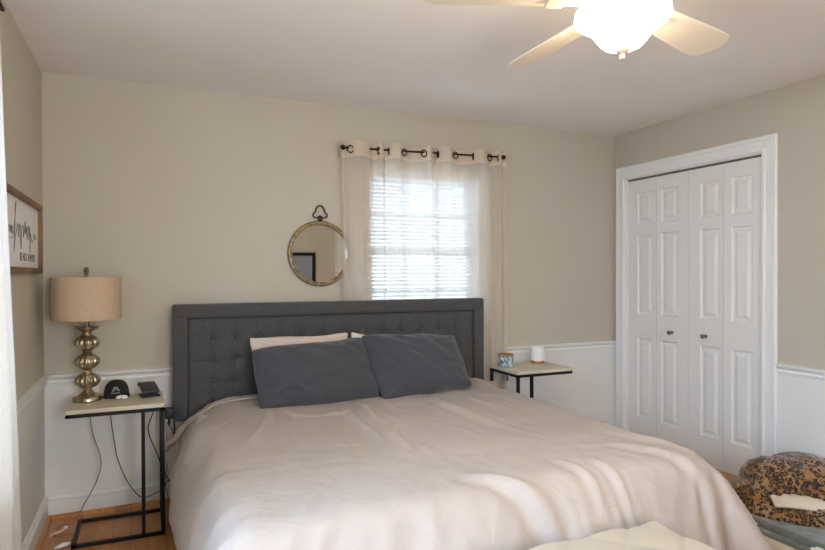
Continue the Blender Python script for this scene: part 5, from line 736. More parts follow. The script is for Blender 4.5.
1,0,0,0,-1,1,0,0,0,0,-1,0,0,0,1,0,-1,0,1,0,0,0,-1,1,0,-1,1,0,0,-1,1,0,-5,3,2,-1,0,1,28,0,0,0,1,-1,1,0,-1,1,-1,0,0,0,0,0,0,0,0,0,0,-1,1,1,0,-1,0,1,-1,1,0,-1,0,0,0,0,0,0,1,0,0,0,0,
-1,1,0,-1,0,1,0,0,0,-1,1,0,0,0,0,-1,1,-1,0,0,0,1,0,-1,0,0,0,1,-1,0,0,0,0,1,0,-1,0,1,-1,0,0,0,1,0,0,-1,0,0,-2,-1,3,-1,1,1,-1,29,-1,-2,3,-1,0,0,0,0,0,1,-1,1,0,-1,-1,1,1,-1,1,-1,0,1,
-1,0,1,0,0,0,0,-1,0,1,0,0,0,0,0,0,0,0,0,0,0,0,-1,1,0,-1,0,0,0,1,-1,0,0,1,-1,0,0,1,0,0,0,0,-1,1,0,0,0,-1,0,0,0,1,-1,0,1,0,0,-1,0,0,1,0,0,-1,0,1,-1,0,-7,7,0,1,0,-1,1,28,0,0,-1,1,1,
-1,1,0,-1,0,1,-1,0,0,0,0,0,0,0,1,-1,0,1,0,0,0,-1,0,1,0,0,-1,0,0,0,0,0,1,-1,1,0,-1,-1,2,0,0,-1,1,0,0,-1,0,1,-1,1,-1,1,0,0,-1,0,1,0,0,0,-1,0,0,0,-2,2,0,1,-1,1,0,-1,0,1,0,-1,0,1,0,-1,
1,0,-1,1,-10,6,3,0,0,0,0,0,28,-1,-1,-4,6,0,0,0,0,0,1,-1,1,-1,1,-2,1,0,1,-1,0,1,-2,1,1,0,-1,1,0,0,-1,0,1,0,-1,1,0,0,-1,1,0,0,0,0,-1,1,-1,0,0,0,0,1,0,-1,1,-1,1,-2,1,0,1,-1,0,0,0,0,1,
-1,1,-1,-1,1,0,-1,1,1,0,0,0,-1,0,-1,2,-1,0,1,0,-1,0,-4,-2,6,-1,1,0,0,1,-1,28,0,-1,-1,-9,11,0,-1,1,0,0,0,-2,1,1,0,-3,4,-1,0,1,-1,-1,1,0,0,1,0,-2,1,1,-1,0,0,0,0,1,-1,1,0,-1,1,0,-1,1,
0,0,0,0,0,0,-1,0,1,-1,1,-1,0,0,1,-1,1,0,0,0,-1,0,1,-1,-1,1,1,-2,2,0,-1,0,0,0,1,-2,1,0,1,0,0,0,-1,-1,-16,17,-1,1,0,0,0,0,1,27,0,1,0,-2,-13,15,0,0,1,-1,1,-1,0,-1,1,-1,-1,3,0,-1,1,0,
-3,2,1,0,-1,0,0,1,-1,0,0,0,0,0,1,-1,0,1,0,-1,1,-1,1,-1,0,0,0,0,0,1,-1,1,-1,0,0,0,0,0,0,1,0,-1,0,0,0,0,-2,2,0,1,-1,1,0,-1,0,1,-1,0,0,1,-1,0,0,0,1,-24,24,-3,2,0,1,-1,0,-2,1,27,0,1,
-1,1,-1,-18,19,-1,1,0,0,0,0,0,0,-1,-3,3,2,0,-1,0,0,0,0,0,1,-1,0,0,1,-1,1,-1,-1,2,0,0,-1,0,1,0,-1,1,-1,1,0,0,-1,0,0,0,0,0,1,-2,0,2,0,-1,1,-1,1,-1,0,0,0,-1,0,2,0,0,0,-1,0,-1,1,0,-1,
0,1,0,1,0,-1,0,-27,26,-1,2,1,0,-2,0,-2,3,-1,26,-2,0,4,-1,0,0,-22,23,-3,3,0,1,-2,1,0,1,-3,-1,2,1,1,-1,-1,0,1,1,-1,0,0,0,0,0,0,0,-1,0,1,0,0,-1,1,1,0,-2,2,0,-1,0,0,1,-1,0,1,0,-1,0,0,
0,0,-1,1,1,-1,-1,1,0,0,-1,1,1,0,-1,1,0,-2,1,1,-1,0,-1,2,0,-1,0,1,-28,25,1,2,0,-1,-1,-1,-1,1,-2,2,26,0,-4,0,6,-1,0,0,-24,25,-3,2,1,-1,1,0,0,-1,-3,2,2,0,1,-1,-2,2,0,0,0,0,0,0,0,0,0,
-1,0,1,0,0,-1,1,0,0,-1,1,0,1,-1,1,-1,0,1,-1,0,0,-1,1,1,-1,0,1,0,-1,-1,1,0,-1,-2,3,0,0,1,-1,0,-1,1,0,0,-1,1,1,-1,1,0,-27,21,4,2,-1,0,-3,-2,2,1,0,0,1,25,1,0,-5,-1,8,-1,1,-1,-25,26,
-2,1,1,-2,2,0,1,-3,-2,3,1,0,1,-2,0,1,1,-1,0,1,-1,-2,2,0,0,-1,1,0,0,0,0,1,0,-1,1,0,-1,1,-1,0,0,0,0,-1,1,0,1,-1,0,0,0,0,0,0,0,0,-1,0,2,0,0,-1,0,-1,0,1,0,0,-2,2,0,1,-2,-23,15,8,1,0,0,
-7,3,4,0,0,0,0,0,24,-5,7,-1,-6,-1,9,0,0,1,-26,26,-2,2,-2,1,1,0,-1,-3,1,3,1,-1,-1,0,2,-1,0,-2,2,0,-1,1,0,-1,-1,1,0,1,-1,1,0,0,0,0,0,0,0,0,0,0,0,0,0,0,-1,1,0,0,0,1,-1,-1,0,1,-1,-1,2,
0,1,-1,0,0,-2,1,1,0,-1,0,1,1,-2,-17,6,13,-1,-1,0,-6,7,-2,-8,6,3,1,0,0,24,-2,-6,10,-1,-9,1,6,5,-1,1,-25,26,-2,1,-3,3,0,0,1,-6,3,2,0,0,-3,2,2,0,-2,0,1,-1,0,1,0,-2,1,1,-1,0,1,0,0,0,0,
0,0,0,0,0,0,0,0,-1,0,1,0,1,-2,1,0,-1,1,-1,0,-1,0,2,1,-1,1,-3,2,-2,1,1,-1,-1,1,2,-2,-11,-3,16,-2,-1,0,1,-5,-5,-3,4,-8,3,8,7,0,24,0,-5,-4,11,0,-12,6,-4,12,0,-1,-22,22,0,0,0,1,-1,1,0,
-6,5,2,0,-2,0,0,1,-1,1,0,-1,0,-2,4,-2,0,-2,3,-1,0,1,0,0,-1,1,1,-1,-1,1,0,0,-1,-1,2,-1,1,0,-3,3,0,-3,2,0,1,-1,0,2,-1,-3,2,-1,1,-1,2,0,0,-1,0,1,-5,-12,17,-2,0,2,-2,-5,7,0,-1,1,-2,-6,
-4,-2,11,24,1,0,-6,-5,12,0,-17,16,-16,14,4,1,-19,17,0,0,2,0,-1,1,-1,-1,-2,4,-1,0,-3,4,-1,0,0,1,-1,-1,1,0,0,-1,1,0,0,-3,4,0,0,0,0,0,0,0,0,-1,0,0,0,1,1,-2,0,2,-2,-1,1,0,0,-1,2,0,0,
-2,0,0,1,0,2,-6,3,-2,5,-2,-17,16,-1,2,0,1,-1,0,-5,5,1,-2,-2,3,-1,0,0,13,-16,15,9,-8,4,3,0,-26,25,-9,-10,4,15,-6,6,0,2,0,1,-1,-1,0,-1,2,0,-1,-1,2,1,-2,1,-1,1,-1,1,0,0,-1,1,0,0,-1,2,
-1,0,-4,3,-1,0,2,0,0,-1,1,0,0,0,0,0,0,-1,-1,1,0,1,-1,2,0,-1,-1,1,-1,0,1,-1,-1,1,2,-8,0,0,5,2,1,-1,-6,-1,1,5,-4,3,5,-22,10,4,2,7,1,-2,2,2,10,-21,14,5,2,-18,-1,18,-12,2,6,7,-2,-2,4,
-2,0,2,-5,4,-3,3,-4,4,-4,3,-2,1,4,-4,5,-3,3,-5,3,-4,4,-5,3,-4,3,-3,4,-3,1,2,-3,4,-3,1,2,-3,3,-3,-1,4,-4,0,5,-4,4,-4,4,-1,-2,-1,4,-5,4,-5,4,-3,3,-6,2,5,-3,5,-2,-1,0,-7,6,2,-2,-1,-7,
5,-4,4,3,-1,2,1,-1,-1,-13,1,1,14,-16,11,16,3,0,-8,3,-14,2,3,0,0,0,0,0,0,0,0,0,0,0,0,0,0,0,0,0,0,0,0,0,0,0,0,0,0,0,0,0,0,0,0,0,0,0,0,0,0,0,0,0,0,0,0,0,0,0,0,0,0,0,0,0,0,0,0,0,0,0,0,
0,0,0,0,0,10,-3,2,-4,4,-14,-6,3,7,5,-17,11,5,-1,-9,-1,0,-13,6,2,-9,1,-3,6,-6,-2,1,4,5,10,5,-8,-12,0,7,-8,7,-1,-2,-3,0,1,2,-4,13,-3,4,3,-2,-1,-1,-13,6,-6,2,-3,1,1,2,0,7,2,-9,10,0,3,
-2,1,-5,-9,1,-2,1,-1,1,1,5,-4,-1,1,7,1,-1,2,-10,3,-4,4,-3,-2,1,-1,1,0,0,-1,0,1,13,-4,-1,-1,-7,0,10,6,-9,-5,3,3,4,0,0,-9,-6,-23,9,0,0,-4,5,2,-4,1,1,0,1,-3,-2,1,-2,2,0,4,-4,5,0,-5,5,
0,-2,1,-5,7,-1,-1,-5,-1,1,8,-8,2,-3,3,0,-2,0,3,-3,2,2,-2,-1,2,-3,0,0,1,-2,0,0,1,-1,1,-1,1,-1,7,1,-7,4,-3,6,-6,-1,0,0,1,-2,0,0,4,-3,1,3,-1,-1,9,-5,-4,5,21,-6,-17,-5,-1,13,0,10,-21,
0,1,-5,-26,2,1,1,-1,-4,-1,5,4,1,0,-1,2,-1,-4,3,1,-4,9,-6,-6,-2,7,-7,-1,1,5,-6,0,1,6,2,-2,-6,1,-2,0,0,0,-1,2,-1,0,-1,3,10,-6,3,-3,2,-6,0,5,-7,5,-6,1,0,0,0,1,8,-5,-1,4,-4,-1,0,-2,0,
0,0,-1,0,4,2,-3,4,0,-2,-2,5,9,-4,2,-2,-12,1,0,3,11,6,-20,-2,3,1,0,0,-25,18,8,7,8,9,-6,-6,-11,-8,-8,-6,-6,-4,-4,-1,3,8,-8,0,-1,2,0,1,-1,-1,-2,-2,2,0,0,1,-1,1,0,-1,5,1,1,0,-1,-1,-2,
-3,0,0,1,-1,0,0,0,0,-1,8,-4,5,-2,-1,-1,-4,3,-4,0,1,1,0,1,-1,-1,5,-4,3,3,3,-3,-1,0,0,1,-1,2,-8,1,0,1,5,-1,-2,9,5,-2,-11,7,6,3,1,0,-12,22,-19,6,-8,12,-10,-1,0,0,6,-3,22,-21,-4,0,1,8,
-9,1,7,21,-27,-2,15,-15,0,0,0,2,0,-1,0,-1,0,0,2,0,-1,-1,0,0,0,0,0,0,2,1,0,0,-2,-1,0,7,-7,0,0,0,2,1,0,0,0,-1,-1,-1,0,0,2,3,0,0,13,-17,-1,0,0,0,0,6,16,19,23,-9,-26,-25,-4,15,-15,0,0,
0,1,0,4,-4,-2,6,25,14,1,-20,5,0,0,0,0,0,5,-8,-18,35,-14,0,0,-9,9,4,18,-39,40,-20,-3,0,0,0,1,-2,0,1,0,0,0,1,-1,0,0,1,-1,0,0,0,0,1,0,0,0,-1,1,0,-1,-6,7,-1,0,1,-2,0,0,0,-1,1,1,0,0,1,
0,-1,3,12,-14,1,-1,-1,0,0,5,0,7,4,-11,-14,3,4,14,-25,13,0,0,0,0,3,9,-1,-9,9,-29,-3,2,9,-6,-11,15,-6,0,2,1,0,-7,-14,18,2,1,4,3,-1,-14,30,-32,29,-28,6,1,2,1,2,0,0,0,1,0,-1,0,0,0,-2,
0,-2,-1,1,2,3,0,1,0,0,0,-2,-1,-2,-1,1,1,1,2,0,1,1,1,0,0,1,0,0,-1,-1,1,0,-14,11,0,0,1,2,0,3,3,-1,-21,6,-5,13,-19,9,2,0,1,1,4,9,-32,4,21,-4,20,-2,-1,9,0,-10,-2,6,1,1,-7,17,7,3,3,0,0,
-1,-1,-1,2,-25,28,-7,6,-1,-1,0,0,-1,1,0,0,-1,0,0,0,1,0,1,0,1,1,-1,0,-2,0,-1,1,1,0,2,1,0,0,0,-1,-1,-1,0,0,-1,1,0,0,0,1,0,0,2,-5,-13,14,3,2,-1,-3,-4,-5,-2,-8,5,-16,-2,9,22,2,-6,-5,
-6,0,0,0,-28,19,2,2,10,-35,-11,25,-16,5,2,2,7,6,4,2,1,1,0,0,0,0,0,-1,-8,-17,21,-10,7,-1,10,0,-1,0,0,0,0,0,1,0,0,0,0,0,1,0,0,-1,1,-1,-1,0,0,0,1,1,0,0,0,0,0,0,-1,0,-1,0,0,-1,1,0,1,
-1,0,0,-3,3,0,0,0,-1,1,1,0,-6,-1,-14,-25,35,-1,7,-1,3,-3,-5,9,0,-1,-15,11,-10,9,1,-43,40,9,-5,12,6,5,1,1,-1,0,0,-1,0,1,0,0,0,0,-1,1,-1,-1,0,-9,11,0,0,1,-1,0,0,1,0,0,0,0,0,0,1,-1,1,
0,0,-1,0,0,-1,1,0,-1,1,1,0,1,0,0,0,-1,-1,0,-1,0,0,-1,1,0,1,-1,0,1,-2,1,0,1,-1,0,-1,1,0,0,0,-1,-11,7,2,-16,10,-3,10,-11,-3,4,8,-3,1,2,-36,26,-14,5,18,-7,-2,14,0,0,0,0,-1,0,0,0,0,1,
0,-1,0,0,0,-7,6,2,0,0,1,-1,1,0,0,0,0,0,0,0,0,-1,1,1,0,0,1,-1,-1,0,0,-1,0,1,0,0,1,0,1,0,-1,1,-1,-1,0,-1,0,0,0,0,0,1,-1,0,0,0,0,0,1,0,0,-1,0,0,-1,1,-8,4,3,-3,-10,11,-2,4,-1,-10,6,4,
0,-27,30,-1,-33,19,-19,12,12,2,2,0,0,-1,1,0,0,0,0,0,0,0,0,0,-1,-1,0,2,1,0,-1,1,-1,1,0,0,0,0,0,0,0,0,0,0,0,1,0,0,0,-1,-1,0,0,0,0,1,1,0,1,0,0,-1,0,0,-1,0,0,0,-1,0,0,0,0,0,0,0,0,0,0,
0,1,-1,0,0,0,-8,5,1,0,0,3,-2,-3,3,-3,1,-7,5,-4,2,-1,-21,6,25,-6,5,2,0,0,1,1,0,-1,0,0,0,1,-1,0,0,0,0,0,-1,-2,3,1,-1,2,0,0,-1,1,0,0,0,0,0,-1,1,0,1,0,0,0,0,-1,0,-1,0,0,0,1,0,0,1,0,0,
1,0,0,-1,0,-1,-1,0,1,-1,0,0,0,0,0,-1,1,0,0,0,0,0,-1,0,-1,1,-2,1,0,2,-1,1,1,-2,-1,1,2,-14,0,9,-24,-2,30,27,-5,4,-1,-1,2,-4,6,0,0,0,0,0,0,0,-1,0,0,1,0,-1,0,-1,1,1,1,-1,1,0,0,-1,1,0,
0,-1,1,0,0,0,1,0,0,0,0,-1,0,-1,-1,1,-1,0,1,0,1,1,0,0,0,1,-1,0,0,-1,-1,1,-1,0,0,-1,0,0,0,0,0,0,0,-1,1,0,-1,0,0,1,-1,2,0,0,1,-2,2,-1,-5,1,2,-6,-1,1,7,24,2,-1,1,-2,-8,11,-2,2,1,0,0,0,
-1,1,0,0,0,0,1,-2,1,-1,1,2,-1,0,0,0,-1,1,0,0,-1,1,-1,0,0,1,0,0,0,0,0,-1,0,0,0,-1,0,1,-1,1,0,0,1,1,0,-1,1,0,-1,0,0,-1,0,0,0,0,-1,0,-1,0,0,1,-1,1,-1,0,0,0,0,-2,2,1,1,0,0,0,1,-1,-2,0,
0,-9,1,1,-25,15,8,3,-9,-4,15,-1,1,1,1,1,0,-1,0,0,1,-1,1,-1,-1,4,-1,0,-1,1,-1,1,0,0,1,-1,0,-1,1,-1,0,0,1,-1,0,1,0,0,0,0,0,-1,0,-1,1,-1,0,1,0,1,0,0,0,1,-1,0,0,0,-1,0,1,-1,0,0,0,0,0,
-1,0,0,0,0,1,0,-2,0,0,0,1,1,0,0,-1,1,-2,-2,-3,-1,-6,1,-1,-1,-9,28,-2,-4,-4,10,-14,10,3,2,2,0,1,0,-2,2,-1,0,2,-1,0,2,0,0,0,-1,1,0,-1,1,-1,0,-1,1,-1,0,1,-1,0,0,0,0,0,0,0,0,0,0,-1,1,
-1,1,0,0,0,0,0,0,1,-1,1,0,0,0,0,0,-1,0,0,0,0,0,0,0,0,0,0,0,0,0,0,-1,-1,0,1,0,0,0,0,-2,-1,-3,-3,-3,-1,-1,-1,-1,-6,-13,19,9,10,-18,18,-11,9,4,1,2,0,1,0,-1,2,-1,1,0,1,2,-1,1,-1,-1,0,
-1,1,-1,0,0,-1,1,0,0,-1,1,-1,0,0,-1,0,1,0,1,-1,0,1,-1,1,-1,1,-1,1,0,0,0,-1,1,-1,1,0,0,0,0,0,0,0,-1,1,0,0,0,0,0,0,1,0,-1,0,0,-1,0,1,0,-1,-1,-1,-1,-4,-3,-2,-2,-1,-1,-1,-1,-5,0,6,5,
-8,21,-1,3,-12,8,5,1,1,1,1,-2,1,1,0,1,1,0,2,-2,-1,1,-1,1,-1,0,0,-1,2,-2,1,0,0,-1,0,0,0,0,1,0,0,-1,0,0,0,1,-1,0,0,0,-1,0,-1,1,0,1,0,0,1,0,0,-1,0,0,0,0,0,0,1,0,0,0,1,0,0,-1,0,0,-1,0,
2,-1,-2,0,-2,-4,-3,-2,-2,-1,-1,-2,-1,-2,-2,5,1,0,16,1,-1,2,4,-12,6,4,2,1,1,-1,1,0,1,0,2,1,-1,0,-1,-1,1,-1,0,0,-2,3,-1,0,-1,1,0,0,-1,0,0,0,0,-1,0,1,0,1,0,-1,1,0,0,0,0,-1,1,-1,0,0,1,
0,-1,0,1,0,0,-1,0,1,0,1,-1,1,0,-1,1,0,1,0,-1,0,-1,2,-1,-1,0,-3,-3,-4,-2,-2,-1,-2,-2,-1,-2,-2,-1,8,2,1,5,3,4,0,1,4,-12,6,4,2,2,0,-1,1,1,0,2,0,-1,-1,1,0,-1,0,0,-1,2,-2,-1,0,1,0,0,0,
1,-1,-1,0,-2,1,0,1,2,-1,0,1,-2,0,-2,-1,-1,0,1,1,2,-1,1,0,2,0,-1,1,-1,1,0,0,0,-1,1,0,0,1,-1,2,-1,0,-1,0,1,0,1,-1,-3,-3,-5,-2,-2,-1,-2,-2,-2,-2,-2,-1,-2,8,5,-7,2,2,1,8,3,1,5,-11,6,4,
1,2,-1,0,1,1,1,-1,0,-1,0,0,0,0,-1,1,-1,-1,1,1,0,0,0,0,-1,0,0,0,0,0,1,-1,0,1,0,-1,1,-1,1,-1,-1,-1,-1,0,0,1,1,1,-1,1,0,0,1,-1,0,0,0,1,0,0,0,0,0,0,2,-2,1,-1,0,2,-1,-2,-3,-6,-1,-1,-1,
-3,-4,-2,-2,-2,-1,-1,0,10,0,3,-4,0,-4,0,6,7,2,6,-11,5,4,1,0,1,1,1,0,0,-1,-1,0,0,0,-1,1,-1,0,0,1,0,0,-1,0,0,0,0,0,0,1,0,-1,1,0,0,0,0,-1,1,0,0,1,0,-1,-1,-1,1,-1,0,1,0,1,0,-1,1,0,0,0,
0,0,0,1,-1,0,1,0,0,-1,1,0,1,0,-4,-7,1,-2,-2,-4,-4,-1,-2,-1,0,0,0,-1,-6,4,5,4,-1,5,-1,-4,3,6,3,9,-10,5,3,0,1,0,1,1,0,-3,2,0,0,-1,0,0,-1,1,1,-1,0,0,0,0,0,0,0,0,0,0,0,0,0,0,0,0,0,0,0,
-1,1,-1,1,0,0,0,-1,0,0,0,0,0,0,1,0,0,0,0,0,-1,1,0,0,1,0,1,-2,0,1,1,1,-4,-8,4,-5,-5,-6,-5,-1,-2,-1,0,1,1,5,0,-3,0,0,2,-3,1,1,5,1,4,-1,4,15,-8,6,2,1,-2,3,0,-3,2,0,-1,-1,1,0,-1,1,-1,
0,0,0,0,1,-1,0,0,0,0,0,0,0,1,0,0,0,0,0,0,-1,0,0,0,0,0,0,0,0,0,0,0,0,0,0,0,0,0,0,0,0,1,0,0,1,-1,-1,3,-2,0,0,3,-2,-10,3,-11,-5,-5,-1,0,1,2,5,2,-1,-1,-5,1,3,0,-4,-2,5,2,1,0,0,-1,10,3,
-4,11,-4,4,2,-1,0,-1,1,0,-1,0,1,-1,0,0,0,0,0,0,0,0,0,1,-1,0,1,0,0,0,0,0,-1,1,0,0,-1,0,0,1,-1,1,-1,0,0,0,0,0,0,0,0,0,0,0,0,0,0,0,0,0,0,0,0,0,0,-1,1,1,2,0,-11,0,-12,-4,-1,2,2,2,1,3,
-3,-3,0,-1,-1,24,3,-2,4,-1,-1,-2,0,0,0,2,1,1,8,-3,10,-1,0,0,0,1,-1,1,0,0,0,0,0,0,0,0,0,0,0,0,0,0,1,0,-1,0,0,0,0,0,1,-1,0,0,1,0,0,-1,0,-1,0,1,0,0,0,0,0,0,0,0,0,0,0,0,0,0,0,0,0,-1,0,
1,-1,0,0,1,-2,-7,-2,-4,-1,3,2,1,-1,1,-2,-4,-1,0,-1,0,1,24,2,0,0,2,1,1,0,-1,-1,-1,-1,2,0,12,-5,5,0,0,-3,0,1,0,0,1,-1,0,0,1,0,0,0,0,0,0,-1,0,0,0,1,0,0,0,0,0,0,0,0,0,0,0,0,0,0,0,0,-1,
0,0,0,0,0,0,0,0,0,0,0,0,0,0,0,0,0,1,-1,0,0,-1,3,-4,-1,-3,0,-5,7,1,-3,-1,-1,-2,-1,0,-1,0,0,1,-1,-2,3,-2,0,0,1,1,0,1,2,0,0,-1,0,-5,4,1,2,0,4,-1,-2,-1,1,-1,0,0,1,-1,0,0,0,0,0,0,1,0,0,
0,-1,0,0,0,0,0,0,0,0,0,0,0,0,0,0,0,0,0,0,0,0,0,0,0,0,0,0,0,0,0,0,0,0,0,-1,0,1,0,0,2,-2,0,0,1,-2,4,-4,-3,-1,-1,-1,0,1,-1,1,0,1,-1,23,-40,2,-1,0,1,-1,0,0,0,-1,0,-1,-1,-1,3,3,1,1,0,
-1,-2,1,1,-1,0,0,0,-1,0,0,0,0,0,0,0,1,0,0,0,0,0,0,0,0,0,0,0,0,0,0,0,0,-1,1,0,0,0,0,0,0,0,-1,0,0,0,0,0,0,0,0,0,0,0,1,0,0,0,0,0,-1,2,-1,1,1,-1,-3,0,2,1,1,-1,0,0,0,0,-1,1,-21,1,2,-1,
0,0,0,-1,1,0,-1,-1,0,1,1,-1,1,0,-1,0,0,1,0,0,-1,0,0,0,1,0,0,0,0,0,0,0,-1,0,0,1,0,0,0,-1,0,0,0,0,1,0,-1,0,0,1,-1,0,0,0,0,0,0,0,1,0,0,0,0,0,0,0,-1,0,0,0,0,0,1,0,1,-1,1,-1,0,0,0,-2,4,
2,-1,-1,0,1,-1,1,0,0,0,0,-2,-3,2,-1,0,-1,1,0,-1,0,1,0,0,0,0,0,-1,1,-1,1,0,0,0,-1,1,0,0,0,-1,0,0,0,0,0,0,0,0,0,0,-1,0,0,0,1,0,0,0,0,-1,0,1,0,0,0,0,0,0,0,0,0,0,0,0,0,0,0,0,0,0,0,1,0,
0,0,0,0,-1,0,0,1,-1,1,0,1,-1,2,-3,-1,2,1,0,0,1,0,-1,1,0,-1,0,0,1,0,0,0,0,0,0,0,-1,0,0,0,0,0,1,-1,1,-1,0,0,0,0,0,0,0,0,0,0,0,0,0,0,0,0,0,0,0,0,0,0,0,0,0,0,0,0,0,0,0,0,0,0,0,0,0,0,0,
0,0,0,0,0,0,0,0,0,0,0,0,0,0,0,0,0,0,0,0,0,2,-1,0,0,1,-1,1,-1,-1,1,1,0,0,0,1,-1,0,0,0,0,1,0,-1,1,-1,0,0,0,1,0,0,0,-1,0,0,0,1,-1,0,0,0,0,0,0,0,0,0,0,0,0,0,0,0,0,0,0,0,0,0,0,0,0,0,0,
0,0,0,0,0,0,0,0,0,0,0,0,0,0,0,0,0,0,0,0,0,0,0,0,0,0,0,0,0,0,0,0,0,0,0,1,1,-1,0,1,0,1,0,-2,0,1,0,0,0,0,0,0,0,1,1,0,0,-1,1,0,0,0,-1,0,0,0,0,0,0,0,0,1,-1,0,0,0,0,0,0,0,0,0,0,0,0,0,0,
0,0,0,0,0,0,0,0,0,0,0,0,0,0,0,0,0,0,0,0,0,0,0,0,0,0,0,0,0,0,0,0,0,0,0,0,0,0,0,0,0,0,0,0,0,0,0,1,0,1,0,0,0,0,1,-1,-1,1,0,0,0,1,0,0,-1,1,0,-1,1,-1,0,0,0,0,0,0,0,0,0,0,0,0,0,0,0,0,0,
0,0,0,0,0,0,0,0,0,0,0,0,0,0,0,0,0,0,0,0,0,0,0,0,0,0,0,0,0,0,0,0,0,0,0,0,0,0,0,0,0,0,0,0,0,0,0,0,0,0,0,0,0,0,0,0,0,1,-1,2,-1,1,-1,1,0,-1,2,0,-1,0,0,1,-1,0,0,0,2,-2,1,-1,1,0,-1,0,0,
0,0,0,0,0,0,0,0,0,0,0,0,0,0,0,0,0,0,0,0,0,0,0,0,0,0,0,0,0,0,0,0,0,0,0,0,0,0,0,0,0,0,0,0,0,0,0,0,0,0,0,0,0,0,0,0,0,0,0,0,0,0,0,0,0,0,0,0,0,0,0,1,0,1,-1,1,-1,1,0,-1,1,0,0,0,0,0,0,1,
-1,0,0,0,0,0,0,0,0,0,0,0,-1,1,0,-1,1,1,-1,0,0,0,0,0,0,0,0,0,0,0,0,0,0,0,0,0,0,0,0,0,0,0,0,0,0,0,0,0,0,0,0,0,0,0,0,0,0,0,0,0,0,0,0,0,0,0,0,0,0,0,0,0,0,0,0,0,0,0,0,-1,1,1,0,0,1,0,1,
-2,2,-1,-1,2,0,-1,0,0,0,0,0,1,-1,0,1,-1,0,0,-1,1,0,-1,1,-1,1,0,0,0,0,0,0,0,0,0,0,0,0,0,0,0,0,0,0,0,0,0,0,0,0,0,0,0,0,0,0,0,0,0,0,0,0,0,0,0,0,0,0,0,0,0,0,0,0,0,0,0,0,0,0,0,0,0,0,0,
0,0,0,0,0,0,0,0,1,0,0,1,0,1,-2,2,0,-3,2,1,-1,0,1,0,0,1,-1,0,0,0,0,0,0,-1,0,2,-1,1,-1,0,0,0,0,0,0,0,0,0,0,0,0,0,0,0,0,0,0,0,0,0,0,0,0,0,0,0,0,0,0,0,0,0,0,0,0,0,0,0,0,0,0,0,0,0,0,0,
0,0,0,0,0,0,0,0,0,0,0,0,0,0,0,0,0,0,0,1,-1,1,1,0,-1,1,1,-2,1,1,-2,1,0,1,-1,0,0,0,0,0,0,0,-1,1,0,0,1,-2,2,-2,0,1,0,0,0,0,0,0,0,0,0,0,0,0,0,0,0,0,0,0,0,0,0,0,0,0,0,0,0,0,0,0,0,0,0,0,
0,0,0,0,0,0,0,0,0,0,0,0,0,0,0,0,0,0,0,0,0,0,0,0,0,0,0,0,0,0,0,0,1,1,-1,0,2,-1,1,0,-2,2,0,-2,1,0,0,0,0,0,0,0,-1,0,1,0,0,1,-2,2,-2,1,0,-1,1,0,0,0,0,0,0,0,0,0,0,0,0,0,0,0,0,0,0,0,0,0,
0,-1,2,-1,0,0,0,0,1,-1,0,0,0,0,0,0,0,0,0,0,0,0,0,0,0,0,0,0,0,0,0,0,0,0,0,0,0,0,0,0,0,0,1,0,0,0,1,0,-1,2,-2,2,0,-2,1,1,0,-1,1,0,-1,0,-1,1,0,0,0,-1,1,-1,2,-1,0,0,0,0,0,0,0,0,0,0,0,0,
0,0,0,0,0,0,0,0,0,0,0,0,0,1,-1,1,-3,6,-3,-1,0,0,3,-3,0,0,0,0,0,0,0,0,0,0,0,0,0,0,0,0,0,0,1,-1,0,0,0,0,0,0,0,0,0,0,0,0,0,0,1,0,0,1,0,0,2,-2,1,0,-1,1,-1,1,-1,0,1,-1,1,0,0,0,0,1,-1,1,
-1,0,1,-1,0,0,0,0,0,0,0,0,0,0,0,0,0,0,0,0,0,0,0,1,-1,0,0,1,-1,0,0,-3,8,-3,-2,0,1,0,-1,0,0,0,0,0,0,0,0,0,0,0,0,0,0,0,0,0,1,-1,0,0,0,0,0,0,0,0,0,0,0,0,0,1,0,0,1,0,1,-2,1,1,0,0,0,-1,
0,0,0,0,1,0,0,-1,0,0,1,0,1,-1,1,0,-1,0,-1,1,-1,1,0,0,0,0,0,0,0,0,0,0,0,0,0,0,0,2,-1,-1,-1,0,4,-3,0,-2,0,8,-3,-4,1,0,1,-2,1,0,0,0,0,0,0,0,0,0,0,0,0,1,-2,2,0,-2,1,0,0,0,0,0,0,0,0,0,
0,0,0,0,1,1,-1,0,1,1,-2,1,0,0,0,0,1,-1,1,0,-1,-1,1,0,0,1,-1,0,0,1,-1,0,0,0,0,-1,1,0,0,0,0,0,0,0,0,0,0,0,0,0,0,0,0,0,3,-3,0,-1,2,1,-2,0,-2,3,5,-5,0,-1,-2,3,-1,0,0,0,0,0,0,0,0,0,0,0,
0,-1,1,2,-2,0,0,0,0,0,0,0,0,0,0,0,0,0,1,0,0,0,1,0,-1,1,1,-1,1,0,0,0,-1,1,-1,0,1,0,-1,1,0,0,0,0,0,0,0,0,0,0,0,0,0,0,0,0,0,0,0,0,0,0,0,0,0,0,0,0,-1,0,3,1,-2,-2,-1,5,-1,-2,-1,0,4,-2,
-2,0,3,-3,1,0,0,0,0,-1,2,-1,0,-1,1,0,0,-1,2,1,-4,2,0,0,0,0,0,0,0,0,0,0,0,0,-1,1,1,0,0,1,0,0,0,0,0,1,-1,0,1,-1,1,0,0,0,0,0,0,0,0,0,0,0,1,-1,0,0,0,0,0,0,0,0,0,0,0,0,0,0,0,0,0,0,0,0,
0,-2,2,3,-3,0,-2,3,3,-4,-1,0,2,0,-5,6,-4,3,-1,0,0,0,0,1,-2,4,-4,2,-1,0,0,1,0,1,-3,1,0,0,0,0,0,0,0,0,0,0,0,0,0,0,0,1,1,0,0,-1,1,1,-1,0,1,0,-1,1,-1,0,1,0,0,0,1,-1,0,1,0,0,-1,0,0,0,0,
